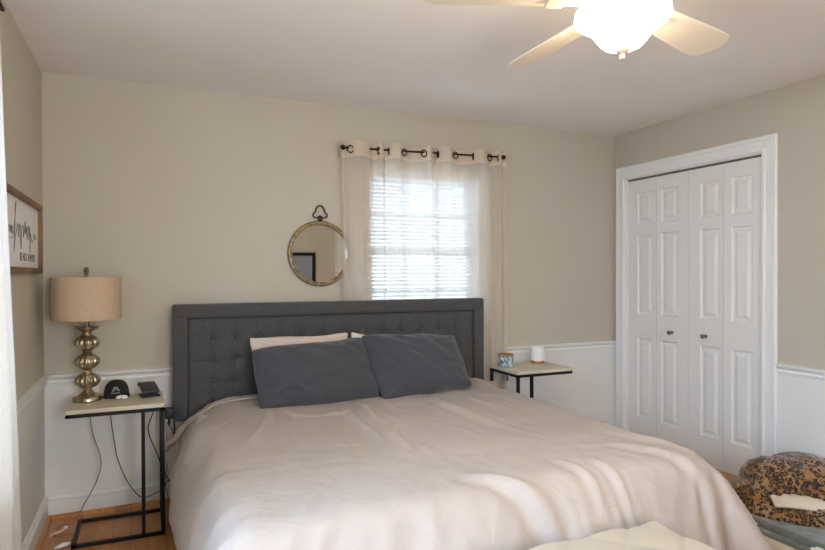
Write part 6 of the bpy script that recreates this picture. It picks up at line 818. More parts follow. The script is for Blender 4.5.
0,-1,1,0,0,0,0,0,0,0,0,0,0,0,0,0,0,0,-1,0,3,-2,0,-1,-1,5,0,-4,-1,4,-1,-2,-1,2,0,0,0,0,0,0,0,-1,2,-1,0,0,0,0,-1,4,-3,0,0,0,0,0,0,0,0,0,0,0,0,0,0,0,0,1,0,0,0,0,1,0,0,1,-1,0,0,1,-1,1,
0,0,0,1,-1,0,0,1,-1,0,0,0,1,-1,0,0,0,0,0,1,-1,0,0,0,0,0,0,0,0,0,0,0,0,1,-1,-3,4,0,0,-1,-2,3,4,-4,-3,2,2,-3,0,2,-1,0,0,0,0,0,0,0,0,0,0,0,0,0,2,2,-4,-1,1,0,0,0,0,0,0,0,0,0,0,0,0,0,0,
0,1,1,0,0,0,-1,0,1,0,1,0,-1,1,-1,0,0,0,0,0,0,1,-1,0,1,-1,1,-1,1,-1,0,0,0,0,0,0,0,0,0,0,0,0,0,0,0,0,0,0,-1,1,-2,1,1,0,0,-2,1,5,-1,-4,1,2,-2,0,0,0,0,0,0,0,0,0,0,0,0,0,0,0,-1,3,0,-4,
2,0,0,0,0,0,0,0,0,0,0,0,0,0,0,0,1,0,0,1,0,0,0,0,0,1,-1,0,1,-1,0,0,1,1,0,0,-1,0,0,1,-1,1,-1,1,-1,0,0,0,0,0,0,0,0,0,0,0,0,0,0,0,0,0,0,0,1,0,-2,1,1,-1,1,-2,-1,4,4,-7,1,4,-4,1,-1,0,0,
0,0,0,1,-2,1,1,-1,0,0,0,0,1,0,-3,2,1,-1,0,0,0,0,0,0,0,0,0,0,0,0,0,0,1,1,0,0,0,0,0,0,0,0,0,0,0,1,-1,1,0,0,0,1,-1,1,-1,1,0,0,0,0,0,0,-1,0,0,0,0,0,0,0,0,0,0,0,0,0,0,0,0,0,0,0,-1,2,-1,
0,0,-3,3,4,-4,-1,3,0,-3,0,1,0,0,0,1,-2,1,4,-6,2,0,0,0,0,1,0,-2,1,0,0,0,0,0,0,0,0,0,0,0,0,0,0,0,1,0,0,0,1,0,0,0,0,0,1,0,-1,1,-1,0,0,1,0,0,0,0,0,0,-1,0,1,0,0,-1,0,0,1,-1,0,0,0,0,0,0,
0,0,0,0,0,0,0,0,0,0,0,-2,3,-1,0,0,-1,0,3,-2,-1,3,1,-3,1,-1,0,0,0,-1,0,3,-2,-3,4,-1,0,0,0,1,0,-2,1,0,0,0,0,0,0,0,0,0,0,0,0,0,0,0,1,0,0,1,0,0,1,0,-1,0,0,0,1,-1,0,0,1,1,0,0,-1,1,-1,1,
0,0,-1,0,0,0,0,0,0,0,0,0,0,0,0,0,0,0,0,0,2,-2,0,0,0,0,0,-2,2,0,0,0,-2,1,3,-2,-2,2,6,-5,-1,0,0,0,0,0,0,1,-4,3,0,0,0,0,0,0,0,0,0,0,0,0,0,0,0,0,0,0,0,0,0,0,0,1,-1,1,1,0,0,0,0,0,0,0,0,
0,0,0,0,1,-1,1,0,0,0,0,0,0,0,-1,1,0,-1,1,0,-1,0,0,-1,1,0,0,0,0,0,0,0,0,1,-1,0,0,0,-1,2,-4,2,1,0,1,-1,-1,2,0,-5,-1,8,0,-3,2,-2,0,0,0,1,-2,0,1,0,0,0,0,0,1,0,-2,1,0,0,0,0,0,0,0,0,0,0,
0,0,0,0,0,1,0,0,0,1,0,0,0,1,0,-1,0,0,1,0,-1,0,1,0,0,0,0,0,-1,0,1,-1,0,0,0,0,0,0,0,0,0,0,0,1,-2,1,0,0,0,1,-2,1,0,0,1,-1,0,-1,1,0,0,-1,-1,3,0,-7,1,5,4,-2,-1,-2,1,0,0,0,-1,2,-1,0,0,0,
0,0,1,-1,0,0,0,0,0,0,0,0,0,0,0,0,0,0,0,0,0,1,0,0,1,-1,1,0,0,0,0,0,0,0,0,0,1,-1,1,1,-1,0,0,0,0,0,0,0,-1,0,0,0,0,0,0,0,0,0,0,1,0,-1,0,0,0,1,-1,0,0,0,0,0,0,-2,2,0,0,0,-1,1,0,-1,-3,-1,
9,-1,0,-2,-1,0,0,0,0,0,0,0,0,0,0,0,0,1,-1,1,-1,0,0,0,0,0,0,0,0,0,0,0,0,0,0,1,0,0,1,1,-1,0,1,-1,0,1,0,-1,0,0,0,0,1,0,0,1,-1,1,0,-1,0,-1,0,1,-1,-1,1,0,0,0,0,-1,1,2,-1,-2,1,0,0,1,-1,
0,0,0,0,0,0,0,0,0,0,0,-1,1,1,2,-5,-4,5,3,0,-2,0,0,0,0,0,0,0,0,0,0,0,0,1,-1,0,0,0,0,0,0,0,0,2,-2,0,0,0,0,0,0,0,1,0,0,0,1,0,0,0,1,-1,0,0,0,0,0,0,0,2,-1,0,0,0,0,0,1,-1,0,0,-1,1,0,0,
-1,1,-1,0,1,-2,1,4,-4,0,0,0,0,1,-1,0,0,-1,2,-1,0,0,0,0,0,-1,1,0,3,-1,-5,-2,9,-2,-1,-1,0,0,0,0,0,0,0,0,0,0,0,1,-1,-1,1,0,0,0,-1,1,-1,2,-1,0,0,0,0,0,-1,1,1,0,0,1,0,0,0,0,0,1,-1,0,1,
-1,1,0,-1,1,0,1,-1,1,-1,1,-1,0,0,0,0,-1,0,0,1,-1,0,0,0,0,-3,5,1,-4,1,0,1,-1,0,0,0,0,1,-1,0,0,0,0,0,-1,1,0,1,3,-4,-4,0,5,-1,0,0,0,0,0,0,0,0,0,0,0,0,1,0,-1,0,0,0,0,0,0,0,1,-1,0,0,0,
0,0,0,0,1,-1,0,1,1,1,-2,1,0,0,0,0,0,0,0,0,0,2,-1,0,1,-1,1,-1,1,-1,1,-1,0,0,0,0,-1,0,1,-1,0,0,-2,1,6,-5,-1,1,1,1,-3,1,0,0,-2,5,-4,1,0,0,0,-1,1,0,-2,6,-2,-3,-2,3,0,0,0,0,0,0,0,0,0,0,
0,0,0,1,-1,0,0,0,0,0,0,0,1,0,-1,0,0,0,0,0,0,-1,2,0,0,0,1,0,0,-1,1,-1,1,0,-1,1,0,0,0,2,0,0,0,0,0,0,-1,0,0,1,0,0,-1,-1,1,0,-1,0,0,0,0,-4,6,1,-3,0,0,3,-2,-1,2,-2,-1,2,0,-2,1,0,0,0,0,
0,-1,3,2,-4,-1,1,0,0,0,0,0,0,0,0,0,0,0,0,1,0,-1,0,0,0,0,0,1,-1,1,0,-2,1,0,0,0,0,0,0,0,1,0,0,1,0,0,0,-1,1,0,0,0,0,-1,0,1,3,-1,0,-1,1,-1,1,0,0,-1,0,1,-1,0,0,-1,0,0,0,0,1,-1,-2,2,6,
-6,0,-1,4,-2,-2,2,0,-1,0,3,-3,0,0,0,-1,1,1,-2,2,3,-2,-4,2,0,0,0,0,0,0,0,0,0,0,1,-1,1,0,-1,0,0,0,0,0,0,1,2,-2,-1,0,0,0,0,0,1,-1,1,0,-1,1,2,-1,0,-1,1,0,-1,0,1,0,0,0,0,2,0,0,0,0,0,-1,
1,0,0,0,0,0,0,-1,0,0,-1,0,0,0,0,-1,-3,7,0,-4,-1,4,3,-5,1,-1,0,-2,4,0,-2,0,1,-1,-1,1,-2,2,4,-1,-3,0,0,0,2,-2,0,0,0,0,0,0,2,-1,1,0,-2,0,0,0,0,0,-1,3,1,-4,1,0,0,0,0,0,0,0,0,1,0,0,1,0,
0,0,-1,0,1,0,0,0,0,0,0,2,0,0,0,0,0,0,0,-1,0,1,0,-1,1,-1,0,0,-1,0,0,0,1,-1,-3,4,5,-6,-2,1,4,-2,-1,1,0,-4,2,4,-4,1,0,-1,1,1,-1,0,3,-1,-2,-1,1,0,1,-1,0,0,0,0,0,0,2,-2,2,0,-2,0,0,0,0,
0,0,1,1,-4,2,0,0,0,0,0,0,0,1,0,-1,0,2,0,0,-1,0,1,-1,1,-1,0,1,0,0,2,0,0,0,0,0,0,0,0,-1,1,1,0,-1,-2,1,0,-2,1,0,0,0,0,-2,0,6,-2,-5,2,3,-2,-1,4,-3,1,-4,3,1,-1,0,0,0,1,-2,0,3,-1,-1,0,0,
0,1,-1,0,0,0,0,0,0,1,-2,4,-2,-1,0,0,0,0,0,0,1,0,-2,1,0,0,0,0,1,-1,1,-1,0,0,1,1,-1,0,0,0,0,1,-1,1,0,0,0,0,2,0,1,0,-1,0,1,-1,0,0,-1,1,0,0,0,-1,0,-1,0,0,0,0,1,-2,-3,6,1,-4,-1,4,0,-5,
1,7,-4,-2,1,0,0,0,-1,0,4,-3,-1,3,0,-2,-1,1,0,1,0,0,-1,0,0,0,0,0,0,4,-3,-1,0,0,0,0,0,0,2,-1,-2,1,0,0,0,0,2,-1,-1,1,0,-1,1,1,0,-1,0,1,-1,0,0,0,0,1,0,1,2,1,-1,0,0,0,0,1,-1,0,0,0,2,-2,
3,-6,3,-1,-1,0,0,0,0,0,-3,3,6,-5,-3,3,1,-3,0,-2,6,-3,-1,1,0,2,-2,-1,3,-2,-1,3,-1,-1,-1,2,-2,2,0,1,-2,0,0,0,0,0,0,1,0,-1,0,0,0,0,0,0,2,-2,-1,1,0,0,-1,5,-3,0,0,0,-1,1,0,0,0,0,0,0,1,
-1,0,0,0,1,0,0,2,1,0,0,-1,0,0,0,1,-1,0,0,1,-3,2,2,-3,0,-2,1,0,0,0,0,-2,1,5,-2,-4,2,4,-3,1,-4,2,0,-2,2,0,1,-1,-1,3,-2,0,1,1,-2,0,0,0,1,4,-4,-2,1,0,0,0,0,1,0,1,-3,1,0,0,0,0,0,2,-2,
-1,2,-1,-1,2,2,-1,1,-2,-1,0,0,4,-2,-1,0,0,0,0,0,0,-1,1,2,0,-1,3,0,0,0,-1,0,0,0,1,-1,-1,1,2,-2,0,-3,2,3,-3,-1,0,0,0,1,-2,-1,5,-1,-3,1,3,-2,0,-1,-3,5,-3,1,0,1,-2,-1,4,-1,-1,1,2,-2,
-2,3,-2,0,2,-2,0,0,0,0,0,-1,1,0,1,-1,0,0,0,0,-1,2,1,-3,0,1,0,0,3,0,-1,0,-2,1,0,1,2,-4,0,0,1,0,0,0,0,0,0,1,1,0,2,1,0,0,-1,0,0,1,0,0,-1,0,1,-2,-1,6,-12,8,1,-4,1,0,0,0,0,-4,5,1,-3,0,
3,-1,-1,0,-1,0,1,0,1,0,-1,-2,3,-1,0,1,1,0,-3,2,-1,-1,3,-4,3,-1,0,0,0,-1,1,1,0,-1,1,-1,0,0,0,2,-1,-3,2,1,-2,2,5,-4,0,-3,1,0,0,5,-2,-3,0,0,1,1,-1,0,-1,1,2,0,0,0,3,1,-1,0,1,-1,-1,0,1,
1,-2,-1,1,5,-9,3,2,-9,11,-3,-3,1,0,1,0,-2,1,5,-5,-1,3,-2,-1,1,0,-1,1,0,1,-1,0,-4,5,0,-2,1,3,-1,-3,2,0,-2,3,-3,1,0,0,0,0,-1,2,-1,1,-2,1,0,0,0,0,3,-1,-4,2,0,0,5,-1,-3,-3,-3,6,-1,-3,
1,4,-2,-1,2,1,-1,-1,0,1,0,6,-3,-1,0,2,1,1,0,0,-2,1,-1,1,0,-1,0,-1,4,-4,-1,3,-5,0,8,-6,0,0,0,1,-2,1,4,-4,-2,3,0,-2,2,-1,0,0,0,1,0,0,-3,3,1,-3,1,4,0,-4,0,0,1,0,-1,0,0,2,-1,-1,-1,2,0,
1,-3,2,-1,0,0,0,4,-4,-2,2,0,3,4,-4,-6,-2,3,4,-3,6,-2,-2,-1,0,1,0,0,0,-1,0,4,1,-2,1,-1,3,0,0,0,2,-2,-1,1,0,1,-1,-2,1,1,6,-12,6,-2,-5,6,1,-4,1,0,0,-1,-1,5,-1,-5,4,0,-1,2,-2,0,0,0,2,
-1,-1,-1,1,1,-1,-1,3,1,-2,0,0,5,-5,-1,0,1,1,-1,0,-1,2,0,-1,-1,0,0,0,-1,4,1,-5,-1,3,0,5,-1,-7,-3,1,6,-1,-7,8,6,-7,-2,1,1,0,-1,0,0,1,8,-5,0,-1,0,4,0,0,0,0,1,-3,0,1,1,1,-3,-1,2,-6,9,
-5,2,-5,1,7,-6,0,0,0,0,-3,6,-1,-3,2,0,-2,2,1,-2,0,1,0,-1,1,-2,2,1,-2,-1,3,1,-1,-1,1,3,-5,0,0,3,-1,0,-1,2,-1,0,-1,-1,1,-1,0,1,2,0,-10,18,-7,2,2,-7,-7,2,4,3,-6,5,-7,8,-3,-1,2,1,-1,
-1,0,0,5,2,-3,0,0,-1,3,1,0,0,1,0,-2,-1,0,2,1,-3,-1,1,5,-13,7,3,-3,-5,8,0,-4,0,1,0,-1,2,1,-3,0,3,-4,-1,6,-1,-2,-2,0,1,0,-1,2,2,-2,-2,3,1,0,-1,1,2,-6,2,1,1,-1,-2,2,1,-1,1,-3,0,1,0,
-1,1,5,-7,1,5,0,2,-2,-9,0,2,3,-1,2,-6,7,0,-4,1,2,-1,0,-1,0,2,10,-6,-2,0,-1,0,4,0,0,0,0,2,-1,-2,-1,1,2,1,-5,1,3,-5,-4,9,-1,-5,1,8,-6,-1,0,-1,0,3,0,-3,0,6,-5,-3,0,6,-1,-2,-4,3,0,0,1,
1,-1,-2,3,1,0,-1,1,0,-4,2,2,0,-4,1,6,-4,1,1,-3,-1,1,0,0,2,0,-7,8,2,-1,2,-7,-4,1,4,0,-1,-2,2,8,-6,-3,3,-1,0,-1,0,0,8,2,-6,0,0,0,-1,5,0,-1,0,-1,2,1,-3,0,-1,2,2,-4,0,3,3,-14,5,7,-5,
-4,8,0,-4,0,1,0,0,2,-2,-2,5,-2,-1,-5,1,6,1,-5,0,1,-1,1,5,-4,-2,1,2,0,0,1,0,-2,0,1,-1,-2,4,2,-3,0,1,-4,0,1,0,1,2,-3,-1,6,1,-1,-3,-7,0,4,0,1,-1,-3,9,0,-6,1,0,0,1,-2,0,4,13,-11,-2,0,
-1,1,-1,4,2,-2,-1,1,0,2,-1,-3,1,1,1,-2,-2,2,6,-4,-10,9,0,-4,3,2,-1,-2,0,-1,2,1,-2,-4,6,0,0,-3,-3,2,4,-3,-2,2,0,-1,7,-4,-3,2,2,-1,1,0,0,-1,0,2,-6,2,4,0,-2,1,-1,-3,0,1,2,0,2,-5,3,8,
-6,0,-5,-6,4,2,1,0,-2,4,5,-4,-4,1,-1,2,-2,0,1,17,-8,-7,0,0,1,-1,0,6,1,3,-3,-4,1,2,0,-2,-2,0,3,-3,-1,0,6,-1,-5,-2,7,-5,0,8,-4,-3,0,0,1,2,-1,-2,1,1,-2,6,-7,-2,3,-1,-2,2,0,-1,5,-1,-3,
0,3,0,0,0,0,0,0,-1,-2,3,3,-2,-1,0,0,-4,0,2,2,0,-1,-2,7,1,-5,3,-15,6,2,2,1,-2,0,5,1,-4,-3,1,0,1,-2,0,11,5,-13,-1,1,1,0,0,0,7,0,0,3,-1,-6,1,3,-2,-2,0,1,7,-13,3,4,7,-7,-7,5,1,-4,7,0,
-3,-2,0,0,6,-4,-1,1,0,-1,3,-2,-3,0,1,-2,2,0,-3,7,-1,-3,0,2,0,1,0,0,-1,1,-2,1,2,2,-3,-2,2,-2,-4,2,3,2,-1,-1,1,4,0,-12,-5,7,1,2,1,1,-1,1,3,0,-5,-2,-1,4,-2,-1,7,19,-23,-1,2,0,-1,0,1,
0,7,0,0,1,2,2,-8,3,0,-3,-1,0,2,-4,-4,6,8,0,-8,-2,3,-2,2,5,-3,-2,-2,0,5,-1,-3,1,1,0,1,0,-4,0,0,5,-4,0,-3,3,2,-3,-1,3,0,0,1,0,0,0,-2,2,3,0,-4,0,1,-2,-5,4,3,1,0,-2,3,6,-10,-7,3,1,2,1,
2,2,-3,2,2,-2,-5,-3,4,-1,-2,5,24,-23,-3,1,1,-1,0,0,-1,6,10,-3,0,0,1,1,5,-10,5,-3,-2,-1,2,0,-6,0,8,7,-5,-7,2,-1,1,5,-2,-3,-2,0,4,0,-2,1,1,-2,1,5,-6,-3,3,2,-1,-2,-1,2,3,-3,-2,1,1,2,
-1,0,1,1,-1,0,2,-1,-3,0,0,-1,-2,2,3,1,-1,0,4,-1,-8,-1,1,0,2,2,5,-6,2,1,2,-4,-5,1,0,-3,5,25,-19,-8,2,1,-1,0,0,-1,6,0,11,2,-5,-1,0,1,1,8,-11,6,-9,0,1,7,-9,-4,5,9,2,-7,-3,0,-3,7,1,-3,
-2,-3,6,0,-2,0,1,-1,-1,5,-2,-5,3,-2,7,-6,-1,1,5,-5,-1,1,1,0,1,0,0,0,1,0,1,-1,-4,2,6,-11,1,4,5,-4,1,1,3,-3,-8,1,0,2,1,4,0,-3,1,3,0,-7,-3,2,-4,6,23,-14,-11,3,0,0,-1,-1,0,8,2,-3,12,0,
2,-6,0,0,0,-1,10,-12,9,-12,1,5,0,-9,1,8,7,-3,-6,-2,-1,2,6,-3,-3,-3,3,2,-2,1,2,-2,-1,4,0,-4,1,-2,4,-1,-4,-1,6,-3,-2,1,1,1,0,0,0,1,1,-1,3,-4,-2,2,2,-8,2,5,2,-3,2,2,2,-8,-6,3,2,1,3,4,
-4,-2,2,2,-1,-6,-2,-2,2,24,-8,-15,4,0,-1,-2,-1,1,8,0,-1,-1,14,-5,3,4,-7,-1,1,0,-3,11,-12,9,-12,4,7,-8,-6,5,8,4,-6,-5,-2,2,6,-2,-3,-2,2,1,-1,-2,6,-3,-1,2,2,-3,0,0,1,-1,-3,-2,6,-2,
-2,1,0,1,0,0,1,1,1,-1,1,-3,-1,2,-2,-7,7,2,2,-2,1,3,-1,-8,-2,2,1,2,4,2,-5,0,2,3,-6,-5,-2,-1,29,-6,-20,3,2,-2,-1,0,2,4,-4,-1,4,0,16,2,-9,3,5,-7,-1,-4,3,-4,10,-10,8,-9,7,0,-8,1,5,6,1,
-7,-4,-2,7,2,-4,-3,1,6,-4,-3,6,-2,-2,1,5,-3,-1,-1,2,-2,-2,-4,6,0,-3,0,1,2,-1,1,0,1,2,-1,0,-3,-1,2,-2,-1,3,1,1,-1,2,2,-4,-8,0,4,2,0,5,-2,-5,2,3,1,-6,-5,-2,29,-2,-24,0,8,-5,-2,2,4,4,
-1,-2,-3,1,0,16,-1,4,-11,3,7,-9,6,-11,3,-3,8,-6,4,-3,7,-8,-6,7,-3,12,-3,-7,-3,3,7,-4,-4,-2,8,-3,-3,4,-1,-2,-1,6,-2,-1,0,1,-1,-1,-3,2,1,-1,-1,1,1,0,0,0,2,1,-2,1,-4,0,3,-3,-1,4,1,0,
0,1,1,-7,-6,5,2,7,-3,3,-4,-3,3,2,-1,-7,-4,26,2,-25,-2,13,-12,0,11,2,1,-1,-1,1,0,-9,1,14,0,3,3,-11,2,9,-12,13,-14,-6,-1,8,1,0,3,-2,-5,1,-1,-1,13,-8,-5,0,8,-2,0,-9,8,0,-2,1,1,5,-10,
7,-1,3,-5,1,0,-1,-3,1,1,-1,0,1,1,0,-1,1,1,1,-1,-1,-4,2,8,-10,2,8,-4,0,-2,3,-1,-8,0,12,-4,2,-2,2,-7,1,3,2,-3,-9,17,7,-19,-7,14,-13,10,2,-7,-1,-6,7,7,2,0,0,1,16,-3,-3,7,3,-11,2,11,
-14,17,-10,-6,-10,2,10,1,0,-6,0,3,-3,5,2,3,-15,8,2,5,-9,1,2,-3,1,2,3,-4,0,2,2,-3,-1,0,6,-8,-1,2,1,-3,3,-1,0,-1,0,2,1,-1,-1,-3,4,1,-11,12,3,-4,-1,1,2,-4,-9,8,4,-1,2,-2,0,-7,14,-6,4,
-17,13,14,-16,-13,11,-11,6,-7,-1,-2,4,4,-7,15,2,1,1,1,25,-15,0,-2,6,-3,-4,-1,12,-9,10,2,-1,-10,-13,14,-1,-3,-2,-3,4,3,1,1,-4,0,1,2,-1,-3,2,0,0,1,0,-2,0,2,1,-2,-1,1,2,-4,0,2,5,-4,1,
1,-4,-1,1,2,-1,-1,-2,-1,3,-1,-1,4,1,0,-1,-1,2,-7,0,6,0,-1,1,-2,0,1,4,-2,-11,18,-1,-1,-16,5,-2,-4,-6,0,0,2,-4,4,4,-11,6,5,12,4,27,-19,-1,0,-1,3,-1,0,0,6,0,-6,7,-1,-2,-10,7,2,-13,9,
1,-7,10,-7,6,-12,12,-7,6,-9,9,0,-10,11,-8,8,-10,10,-7,7,-11,11,-7,7,-14,12,-5,5,0,-6,7,-13,14,-2,-6,7,-11,11,0,-13,14,1,-9,8,-9,9,-11,-2,12,0,-8,9,-10,11,-13,11,-7,9,0,-7,9,-14,0,
4,-5,8,-2,-2,1,1,6,-2,1,1,-1,-1,-1,10,14,-3,-11,1,2,7,-3,2,2,-4,0,6,-3,4,1,-2,0,1,0,0,0,0,0,0,0,-1,0,-1,0,0,0,1,1,1,0,0,1,-1,0,-1,-1,0,-1,0,-1,-1,-1,1,0,0,1,1,0,1,-1,1,-1,1,0,1,0,
-1,0,-1,0,0,0,0,1,0,1,0,-1,0,-1,0,0,0,1,0,0,-10,4,-2,2,-3,2,1,2,2,-2,-3,5,-2,-1,-3,0,14,12,-2,1,-13,-1,3,7,-1,-3,3,5,3,0,-2,1,-8,-9,17,-8,8,-2,-1,-16,11,3,2,-10,13,-1,1,0,1,0,0,-9,
8,-7,-15,8,3,3,-13,15,5,0,-10,9,0,1,1,0,-1,-17,12,-9,6,0,-9,14,3,-4,-15,15,4,0,-1,0,-8,7,-14,16,-3,-3,-14,12,-8,7,-7,6,2,-1,7,-1,0,1,-3,-1,4,0,0,-3,0,4,-3,-1,0,-7,20,8,0,0,1,-9,-4,
0,0,-1,-1,-1,-1,5,7,4,-10,7,4,4,-18,-8,-1,22,-22,0,2,26,-13,-15,1,1,7,2,-3,22,-11,-13,8,-10,1,4,5,-9,12,-11,18,-18,2,-5,6,-1,12,0,-4,-2,1,-5,6,-8,9,-11,9,-13,-1,8,-7,5,21,-9,0,-1,
-9,-4,10,-4,5,-12,11,-8,-3,3,-1,22,-4,-3,2,1,2,-3,-4,0,9,-1,-1,-10,-1,2,-10,6,6,2,1,-2,-5,-8,-7,-4,-2,1,1,-2,1,5,27,3,-25,-23,3,9,1,-8,12,1,0,-10,13,-1,-2,-12,-3,4,9,-3,15,1,3,-2,
-6,-8,10,0,-2,-8,-14,5,-4,5,-2,8,0,30,-22,20,-16,4,3,-1,-1,2,13,-8,-25,-6,5,0,-1,19,4,-2,-2,-1,-5,-13,-1,2,-5,1,3,-2,28,-25,1,0,1,12,8,-1,5,6,4,-17,-5,4,3,-1,-8,7,23,1,-1,-2,-7,4,
2,2,1,-2,-2,-4,-6,-5,-6,6,-22,17,3,0,3,5,2,-1,-1,-5,-13,7,-8,-7,3,5,5,1,-1,14,1,2,1,0,-2,-4,-15,-6,2,0,-1,-5,7,6,3,-2,18,-5,7,0,-2,-2,-10,8,-14,-6,-3,-1,5,-4,6,-3,18,-6,9,4,3,-3,
-2,0,-1,0,-1,1,-22,-1,5,9,8,-1,-3,7,1,-1,-9,4,2,2,0,0,-22,]),
}

def baked(name):
    d = BAKED[name]; shp, lo, sc_ = d['shape'], d['lo'], d['q']
    raw = np.array(d['z'], dtype=np.int64).reshape(3, *shp)
    a = np.cumsum(np.cumsum(raw, axis=2), axis=1); return a.transpose(1, 2, 0)*sc_+np.array(lo)
def grid_mesh(name, G, uvscale=1.0):
    J, I, _ = G.shape; idx = np.arange(J*I).reshape(J, I)
    f = np.stack([idx[:-1, :-1], idx[:-1, 1:], idx[1:, 1:], idx[1:, :-1]], -1).reshape(-1, 4)
    me = bpy.data.meshes.new(name); me.from_pydata(G.reshape(-1, 3).tolist(), [], f.tolist()); me.update()
    uv = me.uv_layers.new(name='UVMap'); L = np.array([l.vertex_index for l in me.loops]); u = np.stack([(L % I)/(I-1), (L//I)/(I-1)], -1)*uvscale
    uv.data.foreach_set('uv', u.astype('f').ravel()); return me
def closed_mesh(name, G1, G2):
    J, I, _ = G1.shape; idx = np.arange(J*I).reshape(J, I); idx2 = idx.copy(); k = J*I; verts = G1.reshape(-1, 3).tolist()
    for j in range(1, J-1):
        for i in range(1, I-1): idx2[j, i] = k; k += 1; verts.append(G2[j, i].tolist())
    f = []
    for j in range(J-1):
        for i in range(I-1):
            f.append((idx[j, i], idx[j, i+1], idx[j+1, i+1], idx[j+1, i])); f.append((idx2[j, i], idx2[j+1, i], idx2[j+1, i+1], idx2[j, i+1]))
    me = bpy.data.meshes.new(name); me.from_pydata(verts, [], [tuple(int(q) for q in x) for x in f]); me.update(); return me
def subd(o, lv): md = o.modifiers.new('s', 'SUBSURF'); md.levels = lv; md.render_levels = lv; return o
def upsample(G, k):
    for ax in (0, 1):
        n = G.shape[ax]; t = np.linspace(0, n-1, (n-1)*k+1); i = np.clip(np.floor(t).astype(int), 0, n-2); f = (t-i)
        g = lambda q: np.take(G, np.clip(q, 0, n-1), axis=ax)
        sh_ = [1, 1, 1]; sh_[ax] = len(t); f = f.reshape(sh_)
        a, b, c, d = g(i-1), g(i), g(i+1), g(i+2)
        G = .5*(2*b+(c-a)*f+(2*a-5*b+4*c-d)*f*f+(3*b-a-3*c+d)*f**3)
    return G
def normals(G):
    du = np.gradient(G, axis=1); dv_ = np.gradient(G, axis=0); n = np.cross(du, dv_); return n/np.maximum(np.linalg.norm(n, axis=2, keepdims=True), 1e-9)
G = baked('duvet')
near = np.clip((G[..., 1]-3.22)/.12, 0, 1); G[..., 0] = G[..., 0]*(1-near)+np.maximum(G[..., 0], .092)*near      # kept clear of the side table
inner = np.clip((G[..., 1]-3.10)/.15, 0, 1); hi = np.maximum(G[..., 2]-.600, 0); G[..., 2] -= hi*inner*.80
sx_ = np.clip((.46-G[..., 0])/.36, 0, 1)**1.6; sy_ = np.clip((G[..., 1]-3.05)/.40, 0, 1); G[..., 2] -= np.minimum(.15*sx_*sy_, np.maximum(G[..., 2]-.25, 0)*.4)
G = upsample(G, 2)
# creases of the cotton cover: long soft folds over the top, gathered ones where it hangs at the foot and the left side
Nn = normals(G); J_, I_, _ = G.shape; Dd = np.zeros((J_, I_))
ext = [((1.02, 1.93), (1.30, 1.66), .030, .022), ((1.30, 1.66), (1.62, 1.60), .028, .014), ((.62, 3.17), (.80, 3.02), .022, .012), ((.80, 3.05), (.98, 3.03), .018, .010),
       ((.25, 3.30), (.13, 2.60), .035, .010), ((.42, 3.30), (.20, 2.35), .04, .008), ((1.45, 1.95), (1.50, 1.62), .022, .012), ((1.58, 1.90), (1.60, 1.60), .020, .012), ((1.80, 2.05), (2.02, 1.66), .028, .012), ((1.92, 2.2), (2.12, 1.75), .026, .010)]
for j in range(J_):
    for i in range(I_):
        x, y, z = G[j, i]; hang = min(1, max(0, (.60-z)/.12)); foot = min(1, max(0, (2.15-y)/.45)); left = min(1, max(0, (.42-x)/.3)); right = min(1, max(0, (x-1.9)/.25))
        w0 = noise.noise(Vector((x*1.6, y*1.6, 2.2)))
        r1 = 1-abs(noise.noise(Vector((x*2.2+w0*1.2, y*4.6+w0*2, 5.0))))*3.2                    # across the top
        r2 = 1-abs(noise.noise(Vector((x*8.5+w0*2.2, y*2.0+z*1.2, 9.0))))*2.6                   # down the foot
        r3 = 1-abs(noise.noise(Vector((y*7.0+x*5+w0*2.5, z*2.2+x*1.5, 13.))))*2.6                # down the sides
        r4 = noise.noise(Vector((x*17, y*15, z*9)))
        d_ = .0028*r1+.0085*foot*r2*(.55+.45*hang)+.0075*max(left, right*.8)*r3+.0016*r4
        for (a_, b_, wd, am) in ext:
            ax_, ay_ = b_[0]-a_[0], b_[1]-a_[1]; L_ = math.hypot(ax_, ay_); t = ((x-a_[0])*ax_+(y-a_[1])*ay_)/L_/L_
            if 0 < t < 1 and z > .3:
                dd = ((x-a_[0])*ay_-(y-a_[1])*ax_)/L_; d_ += am*math.sin(PI*t)**.8*(math.exp(-(dd/wd)**2)-.8*math.exp(-((dd-wd*1.5)/wd)**2))
        Dd[j, i] = d_
G = G+Nn*Dd[..., None]*np.sign(np.median(Nn[J_//2, :, 2]))
dv = grid_mesh('duvet', G); dvo = obj('duvet', dv, DUVET, None, 'all'); tag(dvo, 'rumpled dusty blush duvet spread over the whole bed', 'duvet')
sd = dvo.modifiers.new('solid', 'SOLIDIFY'); sd.thickness = .010; sd.offset = -1

